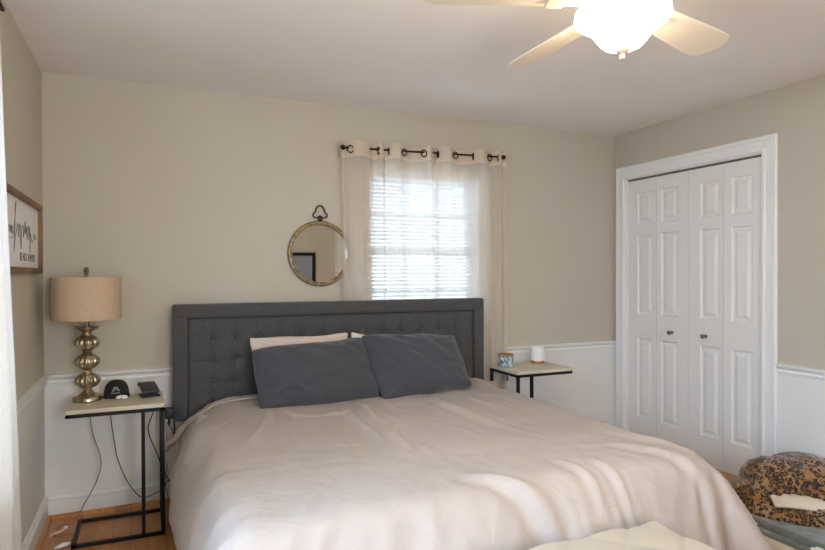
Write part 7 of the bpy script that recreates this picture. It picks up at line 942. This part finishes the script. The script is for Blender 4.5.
def pillow(name, corners, thick, label, M, seed, ears=.02, pull=.03, nu=90, nv=60, creases=()):
    TL, TR, BR, BL = [np.array(c, float) for c in corners]
    u = np.linspace(-1, 1, nu)[None, :]; v = np.linspace(-1, 1, nv)[:, None]
    U = u+0*v; V = v+0*u
    # edges bow inwards between the pointed corners
    Uc = U*(1-pull*(1-V**2)); Vc = V*(1-pull*1.5*(1-U**2))
    r = (np.abs(U)**9)*(np.abs(V)**9); Uc = Uc*(1-.03*r); Vc = Vc*(1-.04*r)
    a = (Uc+1)/2; b = (Vc+1)/2
    P = ((1-a)*(1-b))[..., None]*BL+(a*(1-b))[..., None]*BR+(a*b)[..., None]*TR+((1-a)*b)[..., None]*TL
    ex_ = (TR-TL)/np.linalg.norm(TR-TL); ez_ = (TL-BL)/np.linalg.norm(TL-BL)
    for j in range(nv):
        for i in range(nu):
            x, y = U[j, i], V[j, i]
            P[j, i] += ex_*(.014*noise.noise(Vector((seed, y*1.6, x*.8))))+ez_*(.016*noise.noise(Vector((x*1.7, seed+4, y*.8))))
    N = np.cross(TR-TL, TL-BL); N = N/np.linalg.norm(N)     # towards the room
    h = thick*((1-np.abs(U)**2.6)*(1-np.abs(V)**2.4))**.52
    out = []
    for side in (1, -1):
        W = np.zeros_like(h)
        for j in range(nv):
            for i in range(nu):
                x, y = U[j, i], V[j, i]
                n1 = noise.noise(Vector((x*1.3+seed, y*1.1, seed*side)))
                # pulls running in from the corners
                ca = math.atan2(y-math.copysign(1, y), x-math.copysign(1, x)); cd = math.hypot(1-abs(x), 1-abs(y))
                n2 = (1-abs(noise.noise(Vector((ca*3.2+seed, cd*.8, seed*2.+side))))*2.4)*math.exp(-cd*1.9)
                n3 = 1-abs(noise.noise(Vector((x*2.2+y*2.6+seed, y*1.0-x*1.2, seed+5))))*3
                w_ = .020*n1+.014*n2+.006*n3
                if side == 1:
                    for (x0, y0, x1, y1, wd, am) in creases:
                        dx, dy = x1-x0, y1-y0; L2 = dx*dx+dy*dy; t = max(0, min(1, ((x-x0)*dx+(y-y0)*dy)/L2))
                        dd = ((x-x0-t*dx)*dy-(y-y0-t*dy)*dx)/math.sqrt(L2) if 0 < t < 1 else 9; fd = math.sin(PI*t)**.7 if 0 < t < 1 else 0
                        w_ += am*fd*(math.exp(-(dd/wd)**2)-.9*math.exp(-((dd+wd*1.5)/wd)**2))
                W[j, i] = w_
        W *= np.minimum(1, np.maximum(0, h/thick)*1.6)
        out.append(P+(side*(h+W))[..., None]*N)
    me = closed_mesh(name, out[0], out[1]); o = obj(name, me, M, None, 'all'); tag(o, label, 'pillow', 'pillows against the headboard'); return subd(o, 1)
pillow('pillow', [(.540, 3.635, .972), (1.150, 3.625, .968), (1.12, 3.55, .68), (.58, 3.55, .68)], .050, 'pale blush pillow standing behind the left slate pillow', BLUSH, 1.3, pull=.05)
pillow('pillow', [(1.165, 3.63, .975), (1.76, 3.63, .885), (1.78, 3.56, .68), (1.15, 3.56, .68)], .042, 'ivory pillow mostly hidden behind the right slate pillow', IVORY, 4.1, pull=.05)
pillow('pillow', [(.540, 3.500, .915), (1.200, 3.500, .948), (1.255, 3.325, .606), (.550, 3.325, .600)], .085, 'slate grey pillow, the left of the two leaning in front', NAVY, 7.7, pull=-.005,
       creases=[(-.9, .85, -.2, .1, .10, .006), (-.75, -.85, .1, -.5, .09, .007), (-.95, .1, -.35, -.45, .10, .005), (.95, .95, .80, -.3, .08, .006), (-.3, .7, .4, .0, .12, .004)])
pillow('pillow', [(1.180, 3.500, .962), (1.825, 3.500, .940), (1.875, 3.335, .612), (1.255, 3.305, .600)], .085, 'slate grey pillow, the right of the two leaning in front', NAVY, 11.2, pull=.005,
       creases=[(-.35, .45, .45, -.8, .09, .009), (-.2, .0, .25, -.75, .08, .006), (.95, .95, .75, .1, .08, .006), (.1, .85, .7, -.2, .12, .005), (-.95, -.95, -.4, -.5, .08, .006)])


# ------------------------------------------------------------------ bench at the foot of the bed
bn = thing('bench', 'cream button-tufted bench at the foot of the bed', 'bench', (1.03, 1.30, 0))
obj('base', box(-.56, .56, -.26, .265, .17, .36, bevel=.02, seg=3), BENCHF, bn, 40)
def cushion():
    b = bmesh.new(); NX_, NY_ = 150, 72; V = []; hx, hy = .59, .295; px, py = .118, .118
    for j in range(NY_+1):
        for i in range(NX_+1):
            x = -hx+2*hx*i/NX_; y = -hy+2*hy*j/NY_
            d = .015*abs(math.sin(PI*(x+hx)/px*.5+PI*(y+hy)/py*.5)*math.sin(PI*(x+hx)/px*.5-PI*(y+hy)/py*.5))**.45
            ex = max(0, 1-((hx-abs(x))/.035)); ey = max(0, 1-((hy-abs(y))/.035)); e = min(1, math.hypot(min(ex, 1), min(ey, 1)))
            z = .474+d-.06*(1-math.sqrt(max(0, 1-e*e)))
            if i in (0, NX_) or j in (0, NY_): z = .352
            V.append(b.verts.new((x, y, z)))
    for j in range(NY_):
        for i in range(NX_): q = j*(NX_+1)+i; b.faces.new((V[q], V[q+1], V[q+NX_+2], V[q+NX_+1]))
    return b
obj('cushion', cushion(), BENCHF, bn, 'all')
for sx in (-1, 1):
    for sy in (-1, 1): obj('leg', tube([(sx*.50, sy*.21, .18), (sx*.51, sy*.22, 0)], [.022, .014], n=14), WOODF, bn, 40)

# ------------------------------------------------------------------ C-shaped side tables
def c_table(x, label, posts, mirror=False, y=3.53):
    t = thing('side_table', label, 'side table', (x, y, 0), 0, 'slim side tables beside the bed'); W2, D2 = .222, .175
    obj('table_top', box(-W2, W2, -D2, D2, .655, .676, bevel=.002, seg=1), STONE, t)
    q = .009; b = bmesh.new()
    for y in (-D2+q, D2-q): bx(b, -W2, W2, y-q, y+q, .637, .655)
    for xx in (-W2+q, W2-q): bx(b, xx-q, xx+q, -D2, D2, .637, .655)
    obj('top_frame', b, BLACK, t)
    for (px_, py_) in posts: obj('leg', box(px_-q, px_+q, py_-q, py_+q, .004, .640), BLACK, t)
    b = bmesh.new()
    for y in (-D2+q, D2-q): bx(b, -W2+.02, W2, y-q, y+q, 0, .018)
    for xx in (-W2+.02+q, W2-q): bx(b, xx-q, xx+q, -D2, D2, 0, .018)
    if mirror: bmesh.ops.scale(b, vec=(-1, 1, 1), verts=b.verts[:])
    obj('floor_frame', b, BLACK, t); return t
c_table(-.142, 'stone-topped black metal side table carrying the lamp, left of the bed', [(.213, -.166), (.213, .166), (.122, -.166)])
c_table(2.452, 'stone-topped black metal side table carrying two candle jars, right of the bed', [(-.213, -.166), (-.213, .166), (-.106, -.166)], True, 3.545).scale = (1, 1, 1.016)

# lamp
lp = thing('table_lamp', 'table lamp with tan drum shade and three ribbed metallic globes', 'lamp', (-.287, 3.60, .6765))
foot = [(.068, 0), (.072, .004), (.072, .014), (.066, .022), (.050, .030), (.034, .040), (.024, .052), (.019, .062)]
obj('foot', lathe(foot, 40), SILVER, lp, 40)
for zc in (.104, .205, .304):
    pr = [(.020, zc-.043, 0)]+[(.018+.041*math.sin(PI*k/14)**.60, zc-.040+.080*k/14, math.sin(PI*k/14)) for k in range(1, 14)]+[(.020, zc+.043, 0)]
    obj('globe', lathe(pr, 84, 14, .16), SILVER, lp, 'all')
for zc in (.154, .255, .352): obj('neck', lathe([(.019, zc-.010), (.024, zc-.004), (.024, zc+.004), (.019, zc+.008)], 28), SILVER, lp, 40)
obj('drip_dish', lathe([(.020, .356), (.030, .364), (.052, .372), (.060, .382), (.058, .388), (.02, .386)], 40), SILVER, lp, 40)
obj('stem', lathe([(.009, .384), (.009, .645), (.004, .66)], 16), BRASS, lp, 40)
def drum():
    b = bmesh.new(); n = 64; rr = [(.165, .425), (.165, .646), (.1625, .646), (.1625, .425)]
    R = [[b.verts.new((r*math.cos(2*PI*i/n), r*math.sin(2*PI*i/n), z)) for i in range(n)] for r, z in rr]
    for a in range(4):
        for i in range(n): b.faces.new((R[a][i], R[a][(i+1) % n], R[(a+1) % 4][(i+1) % n], R[(a+1) % 4][i]))
    return b
sh = obj('lamp_shade', drum(), SHADE, lp, 40)
b = bmesh.new()
for k in range(3): a = 2*PI*k/3; tube([(0, 0, .640), (.164*math.cos(a), .164*math.sin(a), .640)], .0015, b, n=6)
obj('shade_spider', b, BRASS, sh)
obj('finial', lathe([(.004, .655), (.012, .660), (.008, .668), (.014, .678), (.010, .692), (.003, .700)], 20), BRASS, lp, 40)

# dome shaped black cap
cp = thing('beanie_hat', 'black rounded cloth hat with a small grey mark on the side table', 'hat', (-.150, 3.615, .6765), math.radians(-6))
def hat():
    b = bmesh.new(); n = 40; R = []
    prof = [(1.0, 0), (1.01, .008), (.99, .02), (.96, .036), (.90, .054), (.80, .070), (.62, .083), (.40, .090), (.15, .093), (.02, .0935)]
    for k, (s, z) in enumerate(prof):
        R.append([b.verts.new((.064*s*math.cos(2*PI*i/n), (.040 if k < 8 else .04)*s*math.sin(2*PI*i/n), z*(1+.03*math.sin(2*PI*i/n*3)))) for i in range(n)])
    for a, c in zip(R, R[1:]):
        for i in range(n): b.faces.new((a[i], a[(i+1) % n], c[(i+1) % n], c[i]))
    b.faces.new(R[-1]); b.faces.new(R[0][::-1]); return b
CLOTHB = mat('black knit cloth', (.010, .010, .011), .85); noise_bump(CLOTHB, 260, .3, .001)
obj('crown', hat(), CLOTHB, cp, 'all')
def mark():
    b = bmesh.new()
    def pf(u): s = .90 if u > .05 else .97; return -.040*(.985 if u < .03 else .93 if u < .05 else .83 if u < .068 else .70)-.0015
    for tri in ([(-.016, .040), (-.006, .040), (.002, .070), (-.004, .072)], [(-.002, .052), (.016, .040), (.022, .040), (.004, .070), (.0, .066)]):
        vs = [b.verts.new((x, -.0445+(z-.03)*.32, z)) for x, z in tri]; f = b.faces.new(vs)
    for q in range(7): x = -.020+q*.006; vs = [b.verts.new((x+a, -.0435+(z-.03)*.2, z)) for a, z in ((0, .028), (.0042, .028), (.0042, .033), (0, .033))]; b.faces.new(vs)
    r = bmesh.ops.extrude_face_region(b, geom=b.faces[:]); bmesh.ops.translate(b, verts=[v for v in r['geom'] if isinstance(v, bmesh.types.BMVert)], vec=(0, .003, 0)); return b
obj('printed_mark', mark(), LOGO, cp)
ec = thing('earbud_case', 'small glossy white oval case in front of the black hat', 'case', (-.122, 3.545, .6765))
b = bmesh.new(); bmesh.ops.create_uvsphere(b, u_segments=24, v_segments=16, radius=1)
for v in b.verts: v.co = Vector((math.copysign(abs(v.co.x)**.8, v.co.x)*.030, v.co.y*.019, .0115+v.co.z*.0115))
obj('case_body', b, WHITEP, ec, 'all')
b = lathe([(.004, 0), (.004, .002), (.003, .003)], 14); bmesh.ops.rotate(b, verts=b.verts[:], matrix=Matrix.Rotation(PI/2, 3, 'X')); bmesh.ops.translate(b, verts=b.verts[:], vec=(-.002, -.0175, .010)); obj('status_light', b, PLASTICG, ec)
st = thing('charging_stand', 'black wedge charging stand with a slanted pad near the table edge', 'charger', (.012, 3.585, .6765), math.radians(14))
obj('base', box(-.046, .046, -.045, .045, 0, .012, bevel=.005, seg=3), PLASTIC, st, 40)
obj('column', box(-.028, .036, -.02, .036, .010, .042, bevel=.005), PLASTICG, st, 40)
pad = box(-.044, .044, -.055, .055, -.007, .007, bevel=.006, seg=3); bmesh.ops.rotate(pad, verts=pad.verts[:], matrix=Matrix.Rotation(math.radians(20), 3, 'X')); bmesh.ops.translate(pad, verts=pad.verts[:], vec=(-.003, .0, .046)); obj('pad', pad, PLASTICG, st, 40)
pl2 = box(-.040, .028, .0, .012, -.010, .010, bevel=.004); bmesh.ops.translate(pl2, verts=pl2.verts[:], vec=(-.008, .048, .060)); obj('rest', pl2, PLASTIC, st, 40)

# candles on the right table
c1 = thing('candle_jar', 'grey marbled candle jar with a wooden lid, left on the side table', 'candle', (2.292, 3.610, .6875), 0, 'candle jars on the right side table')
obj('jar', lathe([(.048, 0), (.053, .004), (.053, .070), (.050, .074)], 40), MARBLE, c1, 40)
obj('lid', lathe([(.052, .074), (.055, .077), (.055, .086), (.051, .089)], 40), LIDW, c1, 40)
c2 = thing('candle_jar', 'white ceramic candle jar with a copper base, right on the side table', 'candle', (2.592, 3.660, .6875), 0, 'candle jars on the right side table')
obj('jar', lathe([(.0465, .018), (.047, .022), (.047, .113), (.044, .116), (.042, .111), (.042, .103)], 40), CERAM, c2, 40)
obj('copper_base', lathe([(.044, 0), (.0475, .003), (.0475, .018), (.045, .020)], 40), COPPER, c2, 40)
obj('wick', lathe([(.0012, .101), (.0012, .111)], 8), PLASTIC, c2)

# ------------------------------------------------------------------ round mirror
mr = thing('round_mirror', 'round wall mirror in aged brass frame like a pocket watch', 'mirror', (1.030, YB, 1.467))
Rm = .200
def ring_y(R, r, y, n=72, sq=1):
    return tube([(R*math.cos(2*PI*k/n), y, R*math.sin(2*PI*k/n)) for k in range(n)], r, closed=True, n=12)
b = ring_y(Rm, .011, -.016); obj('mirror_frame', b, BRASS, mr, 'all')
b = ring_y(Rm-.010, .006, -.022); obj('inner_bead', b, BRASS, mr, 'all')
g = lathe([(Rm-.004, 0), (Rm-.004, .006)], 72); bmesh.ops.rotate(g, verts=g.verts[:], matrix=Matrix.Rotation(PI/2, 3, 'X')); bmesh.ops.translate(g, verts=g.verts[:], vec=(0, -.006, 0)); obj('mirror_glass', g, MIRROR, mr)
g = lathe([(Rm+.002, 0), (Rm+.002, .005)], 72); bmesh.ops.rotate(g, verts=g.verts[:], matrix=Matrix.Rotation(PI/2, 3, 'X')); obj('backing', g, RUST, mr)
g = lathe([(.010, Rm+.005), (.014, Rm+.012), (.011, Rm+.022), (.015, Rm+.030), (.018, Rm+.036), (.012, Rm+.044), (.004, Rm+.048)], 20); bmesh.ops.translate(g, verts=g.verts[:], vec=(0, -.016, 0)); obj('stem', g, RUST, mr, 40)
bow = smoothpath([(-.024, -.016, Rm+.030), (-.036, -.016, Rm+.036), (-.038, -.016, Rm+.050), (-.026, -.016, Rm+.064), (-.022, -.016, Rm+.080), (-.012, -.016, Rm+.093), (0, -.016, Rm+.097), (.012, -.016, Rm+.093), (.022, -.016, Rm+.080), (.026, -.016, Rm+.064), (.038, -.016, Rm+.050), (.036, -.016, Rm+.036), (.024, -.016, Rm+.030)], 6)
bow = [Vector((p.x*1.18, p.y, Rm+.030+(p.z-Rm-.030)*1.18)) for p in bow]
b = tube(bow, .0052, n=10); tube([(-.026, -.016, Rm+.030), (.026, -.016, Rm+.030)], .0045, b); obj('hanging_bow', b, RUST, mr, 40)
# the black framed mirror whose reflection shows
fm = thing('wall_picture', 'black framed picture on the wall behind the camera, seen only in the round mirror', 'picture', (1.70, YF, 1.05))
b = bmesh.new(); fwd, fh, ft = .565, .60, .045
bx(b, -fwd, fwd, 0, .03, fh-ft, fh, .003, 1); bx(b, -fwd, fwd, 0, .03, -fh, -fh+ft, .003, 1); bx(b, -fwd, -fwd+ft, 0, .03, -fh+ft, fh-ft, .003, 1); bx(b, fwd-ft, fwd, 0, .03, -fh+ft, fh-ft, .003, 1)
obj('frame', b, BLACK, fm); obj('picture_board', box(-fwd+ft, fwd-ft, .004, .012, -fh+ft, fh-ft), mat('blue grey print', hexc('8A9096'), .5), fm)

# ------------------------------------------------------------------ framed sign on the left wall
PY0, PY1, PZ0, PZ1 = 2.66, 3.632, 1.342, 1.690
sg = thing('wall_sign', 'white sign with script lettering in a brown wooden frame', 'sign', (XL, (PY0+PY1)/2, (PZ0+PZ1)/2))
hy, hz = (PY1-PY0)/2, (PZ1-PZ0)/2; b = bmesh.new(); ft = .026
bx(b, 0, .028, -hy, hy, hz-ft, hz, .002, 1); bx(b, 0, .028, -hy, hy, -hz, -hz+ft, .002, 1); bx(b, 0, .028, -hy, -hy+ft, -hz+ft, hz-ft, .002, 1); bx(b, 0, .028, hy-ft, hy, -hz+ft, hz-ft, .002, 1)
obj('frame', b, WOODF, sg); obj('board', box(.002, .010, -hy+ft, hy-ft, -hz+ft, hz-ft), PAPER, sg)
def lettering(txt, size, y, z, sx=1, shear=0):
    cu = bpy.data.curves.new('t', 'FONT'); cu.body = txt; cu.size = size; cu.extrude = .0006; cu.shear = shear; cu.align_x = 'RIGHT'
    t = bpy.data.objects.new('t', cu); C.objects.link(t); dg = bpy.context.evaluated_depsgraph_get(); me = bpy.data.meshes.new_from_object(t.evaluated_get(dg))
    bpy.data.objects.remove(t); M4 = Matrix(((0, 0, 1, .0105), (sx, 0, 0, y), (0, 1, 0, z), (0, 0, 0, 1))); me.transform(M4); return obj('lettering', me, INK, sg)
sc_y, sc_z = (PY0+PY1)/2, (PZ0+PZ1)/2
lettering('I WILL', .046, 2.975-sc_y, 1.508-sc_z, .75)
lettering('BE NOT ALWAYS', .052, 3.500-sc_y, 1.398-sc_z, .95)
scr = [(2.78, 1.478), (2.83, 1.492), (2.88, 1.487), (2.96, 1.492), (3.00, 1.55), (3.035, 1.645), (3.02, 1.62), (3.005, 1.52), (2.985, 1.43), (3.01, 1.49), (3.05, 1.535), (3.08, 1.555), (3.085, 1.50), (3.10, 1.53), (3.125, 1.555), (3.13, 1.50), (3.14, 1.45), (3.155, 1.52), (3.175, 1.555), (3.20, 1.55), (3.20, 1.505), (3.22, 1.53), (3.245, 1.58), (3.25, 1.52), (3.275, 1.555), (3.29, 1.50), (3.31, 1.56), (3.335, 1.55), (3.33, 1.50), (3.355, 1.56), (3.365, 1.44), (3.375, 1.53), (3.40, 1.505), (3.43, 1.49), (3.46, 1.505), (3.49, 1.535), (3.515, 1.51), (3.545, 1.525)]
obj('script_word', tube(smoothpath([(.0112, y-sc_y, z-sc_z) for y, z in scr], 6), .0015, n=6), INK, sg)

# ------------------------------------------------------------------ cords, plugs and the small things on the floor
def cord(owner, pts, r, M, name='power_cord'):
    bm = tube(smoothpath(pts, 10), r, n=8); inv = (Matrix.Translation(owner.location) @ Matrix.Rotation(owner.rotation_euler.z, 4, 'Z')).inverted()
    bmesh.ops.transform(bm, matrix=inv, verts=bm.verts[:]); return obj(name, bm, M, owner, 'all')
YW = YB-.045
pg = thing('power_adapter', 'black plug adapter clipped beside the headboard corner', 'adapter', (.112, 3.650, .525))
obj('adapter_body', box(-.022, .022, -.02, .02, .005, .062, bevel=.006), PLASTIC, pg, 40); obj('prong_cap', box(.018, .055, -.008, .008, .042, .058, bevel=.003), PLASTIC, pg)
obj('strain_relief', lathe([(.006, -.03), (.009, .006)], 12), PLASTIC, pg); obj('hook', box(-.010, .004, .018, .085, .040, .052), BLACK, pg)
sw = thing('inline_switch', 'cream oval cord switch lying on the floor by the table frame', 'switch', (-.385, 3.40, 0), math.radians(35))
b = bmesh.new(); bmesh.ops.create_uvsphere(b, u_segments=20, v_segments=12, radius=1)
for v in b.verts: v.co = Vector((v.co.x*.040, v.co.y*.017, .010+v.co.z*.010))
obj('switch_body', b, WHITEP, sw, 'all'); obj('button', box(-.010, .010, -.006, .006, .017, .022, bevel=.002), WHITEP, sw)
cord(lp, [(-.290, 3.67, .6798), (-.289, 3.722, .672), (-.286, 3.73, .571), (-.272, 3.73, .46), (-.236, 3.75, .313), (-.256, 3.75, .205), (-.315, 3.74, .09), (-.36, 3.715, .008), (-.41, 3.69, .005), (-.44, 3.65, .005)], .0028, CORDG)
cord(pg, [(-.192, 3.67, .6795), (-.190, 3.722, .672), (-.188, 3.73, .578), (-.17, 3.74, .418), (-.151, 3.75, .302), (-.102, 3.75, .172), (-.036, 3.75, .078), (.042, 3.74, .092), (.089, 3.72, .137), (.13, 3.71, .20), (.155, 3.70, .30), (.14, 3.70, .42), (.10, 3.70, .50)], .0026, PLASTIC)
cord(st, [(.030, 3.64, .6795), (.040, 3.722, .674), (.035, 3.73, .57), (.004, 3.745, .456), (.05, 3.755, .31), (.10, 3.76, .17), (.15, 3.75, .09), (.205, 3.735, .02), (.22, 3.72, .006)], .0032, PLASTIC)
cord(pg, [(.14, 3.72, .50), (.145, 3.72, .38), (.155, 3.71, .26), (.17, 3.70, .14), (.165, 3.67, .04), (.13, 3.63, .006), (.11, 3.59, .006), (.15, 3.57, .006), (.19, 3.61, .006), (.185, 3.66, .010), (.16, 3.69, .03)], .0042, PLASTIC)
cord(pg, [(.095, 3.70, .492), (.10, 3.705, .40), (.105, 3.71, .28), (.09, 3.72, .15), (.12, 3.73, .03), (.16, 3.72, .006)], .0025, CORDG)
# white inline switch and adapter on the floor
cord(sw, [(-.42, 3.60, .006), (-.45, 3.57, .006), (-.415, 3.53, .006), (-.37, 3.55, .006), (-.34, 3.51, .006), (-.35, 3.46, .006), (-.362, 3.418, .008)], .0028, CORDG)
cord(sw, [(-.415, 3.375, .008), (-.445, 3.35, .006), (-.455, 3.25, .006), (-.43, 3.10, .006), (-.45, 2.9, .006)], .0028, CORDG)
ad = thing('cable_clip', 'bent pinkish white cord piece on the floor in the room corner', 'cord clip', (-.425, 3.585, 0), math.radians(40))
obj('clip_arm', tube(smoothpath([(-.045, -.010, .008), (-.02, .008, .008), (.01, -.004, .010), (.045, .012, .012)], 6), .0075, n=10), mat('pinkish white rubber', hexc('DDB8A4'), .5), ad, 'all')
obj('clip_tip', box(.040, .058, .004, .022, .004, .020, bevel=.003), WHITEP, ad)
# outlet with a black plug on the back wall under the right table
ol = thing('wall_outlet', 'white wall outlet with a black plug under the right side table', 'outlet', (2.412, YB, .535))
obj('cover_plate', box(-.036, .036, -.006, 0, -.058, .058, bevel=.002), WHITEP, ol); obj('plug', box(-.03, .03, -.034, -.006, .004, .044, bevel=.005), PLASTIC, ol, 40)
fp = thing('bed_foot_pad', 'small black furniture pad on the floor beside the bed', 'furniture pad', (.165, 3.35, 0)); obj('pad', box(-.035, .035, -.01, .01, 0, .008, bevel=.003), PLASTIC, fp)

# ------------------------------------------------------------------ pet bed with the leopard print blanket
pb = thing('pet_bed', 'low pet bed with cream sides and grey paw print plush top', 'pet bed', (3.07, 1.86, 0))
def slab(hx, hy, z0, z1, rc, puff=0, n=10, M_=1):
    b = bmesh.new(); loop = []
    for (sx, sy, a0) in ((1, 1, 0), (-1, 1, 90), (-1, -1, 180), (1, -1, 270)):
        for k in range(n+1):
            a = math.radians(a0+90*k/n); loop.append((sx*(hx-rc)+rc*math.cos(a), sy*(hy-rc)+rc*math.sin(a)))
    R = []; h_ = z1-z0
    for (o_, z) in ((-.012, z0), (0, z0+.2*h_), (.004, z0+.5*h_), (0, z0+.8*h_), (-.014, z1), (-.05, z1+puff*.5), (-.12, z1+puff)):
        R.append([b.verts.new((x*(1+o_/hx), y*(1+o_/hy), z+noise.noise(Vector((x*4, y*4, z*3)))*.004)) for x, y in loop])
    m_ = len(loop)
    for a, c in zip(R, R[1:]):
        for i in range(m_): b.faces.new((a[i], a[(i+1) % m_], c[(i+1) % m_], c[i]))
    b.faces.new(R[0][::-1]); b.faces.new(R[-1]); return b
obj('base_cushion', slab(.355, .56, 0, .062, .09, .004), CREAMF, pb, 'all')
obj('plush_top', slab(.345, .548, .0625, .088, .09, .012), PLUSH, pb, 'all')
b = bmesh.new(); N_ = 120
pts = []
for k in range(N_):
    a = 2*PI*k/N_; c_, s_ = math.cos(a), math.sin(a); e = .35
    pts.append((.30*math.copysign(abs(c_)**e, c_), .50*math.copysign(abs(s_)**e, s_), .094+.004*math.sin(a*7)))
obj('bolster', tube(pts, .026, b, 14, closed=True), PLUSH, pb, 'all')
def paw(x, y, z, s, rot):
    b = bmesh.new()
    for (dx, dy, r) in ((0, 0, .020), (-.024, .020, .0095), (-.009, .031, .010), (.009, .031, .010), (.024, .020, .0095)):
        cx_, cy_ = s*(dx*math.cos(rot)-dy*math.sin(rot)), s*(dx*math.sin(rot)+dy*math.cos(rot))
        lathe([(r*s, -.004), (r*s, .0), (r*s*.7, .003), (.001, .004)], 14, bm=b, cx=x+cx_, cy=y+cy_, cz=z)
    return b
PAW = mat('pale fleece paw print', hexc('E4DCCB'), .9)
for (x, y, z, s, r_) in ((-.325, .20, .100, .9, .6), (-.318, -.12, .101, 1.15, 2.0), (-.12, -.30, .099, 1.0, 1.1), (.10, -.40, .099, 1.0, .2), (-.2, .45, .104, .8, .3)):
    obj('paw_print', paw(x, y, z, s, r_), PAW, pb, 'all')

def heap(name, blobs, voxel, M, parent, folds, amp):
    b = bmesh.new()
    for (c, r, rz) in blobs:
        q = bmesh.ops.create_icosphere(b, subdivisions=4, radius=1)['verts']; rot = Matrix.Rotation(rz, 3, 'Z')
        for v in q: v.co = rot @ Vector((v.co.x*r[0], v.co.y*r[1], v.co.z*r[2]))+Vector(c)
    me0 = bpy.data.meshes.new('heap'); b.to_mesh(me0); b.free(); t = bpy.data.objects.new('heap', me0); C.objects.link(t)
    md = t.modifiers.new('r', 'REMESH'); md.mode = 'VOXEL'; md.voxel_size = voxel; s_ = t.modifiers.new('s', 'SMOOTH'); s_.factor = .5; s_.iterations = 8
    me = bpy.data.meshes.new_from_object(t.evaluated_get(bpy.context.evaluated_depsgraph_get())); bpy.data.objects.remove(t); me.update()
    nn = [v.normal.copy() for v in me.vertices]
    for v, n_ in zip(me.vertices, nn):
        p = v.co; w1_ = noise.noise(p*5+Vector((3, 1, 7))); ridg = 1-2.2*abs(noise.noise(Vector((p.x*9+w1_*2, p.y*7, p.z*11+w1_))))
        d_ = amp*(.9*w1_+.75*ridg*abs(ridg))
        for (q0, q1, wd, am) in folds:
            a_, b2 = Vector(q0), Vector(q1); ab = b2-a_; tt = max(0, min(1, (p-a_).dot(ab)/ab.length_squared)); dd = (p-(a_+ab*tt)).length
            d_ += am*math.exp(-(dd/wd)**2)
        v.co = p+n_*d_; v.co.z = max(v.co.z, 0)
    return obj(name, me, M, parent, 'all')
lb = thing('leopard_blanket', 'leopard print fleece blanket heaped on the pet bed', 'blanket', (3.10, 2.05, .092))
heap('blanket_heap', [((.16, .10, .10), (.20, .24, .155), 0), ((.02, .14, .11), (.15, .20, .135), .3), ((.27, .02, .09), (.13, .20, .135), -.2), ((-.10, .14, .05), (.13, .20, .09), .5), ((-.17, .06, .015), (.09, .17, .05), .3)],
     .011, LEO, lb, [((-.12, .0, .10), (.12, .05, .20), .022, -.020), ((-.05, -.1, .12), (.0, .16, .22), .018, -.016), ((.05, -.12, .12), (.18, -.02, .2), .02, .014), ((.2, -.15, .08), (.28, .1, .22), .02, -.015)], .013)
heap('blanket_roll', [((-.11, -.05, .018), (.10, .085, .055), .9), ((-.06, -.13, .022), (.13, .075, .058), -.6), ((.03, -.20, .018), (.10, .07, .05), -.7)], .010, LEO, lb, [((-.1, -.03, .05), (.03, -.2, .07), .02, -.008)], .009)
LINING = crumple(mat('cream fleece lining', hexc('DDD0BA'), .9), 14, .3, .004)
def lining():
    b = bmesh.new(); path_ = smoothpath([(-.235, -.01, .088), (-.18, -.07, .092), (-.11, -.13, .086), (-.05, -.18, .066), (.0, -.225, .040), (.05, -.28, .012)], 8)
    rows = []; n_ = len(path_)
    for k, p in enumerate(path_):
        t = k/(n_-1); hgt = .004+.030*t**.7
        rows.append([b.verts.new(p+Vector((.10*f*.9, .10*f, hgt*(math.sin(PI*f)) + .02*f - .012 + .003*math.sin(k*1.3)*f))) for f in [q/10 for q in range(11)]])
    for a, c in zip(rows, rows[1:]):
        for i in range(10): b.faces.new((a[i], a[i+1], c[i+1], c[i]))
    return b
lo = obj('lining', lining(), LINING, lb, 'all'); sl = lo.modifiers.new('s', 'SOLIDIFY'); sl.thickness = .012; sl.offset = 0
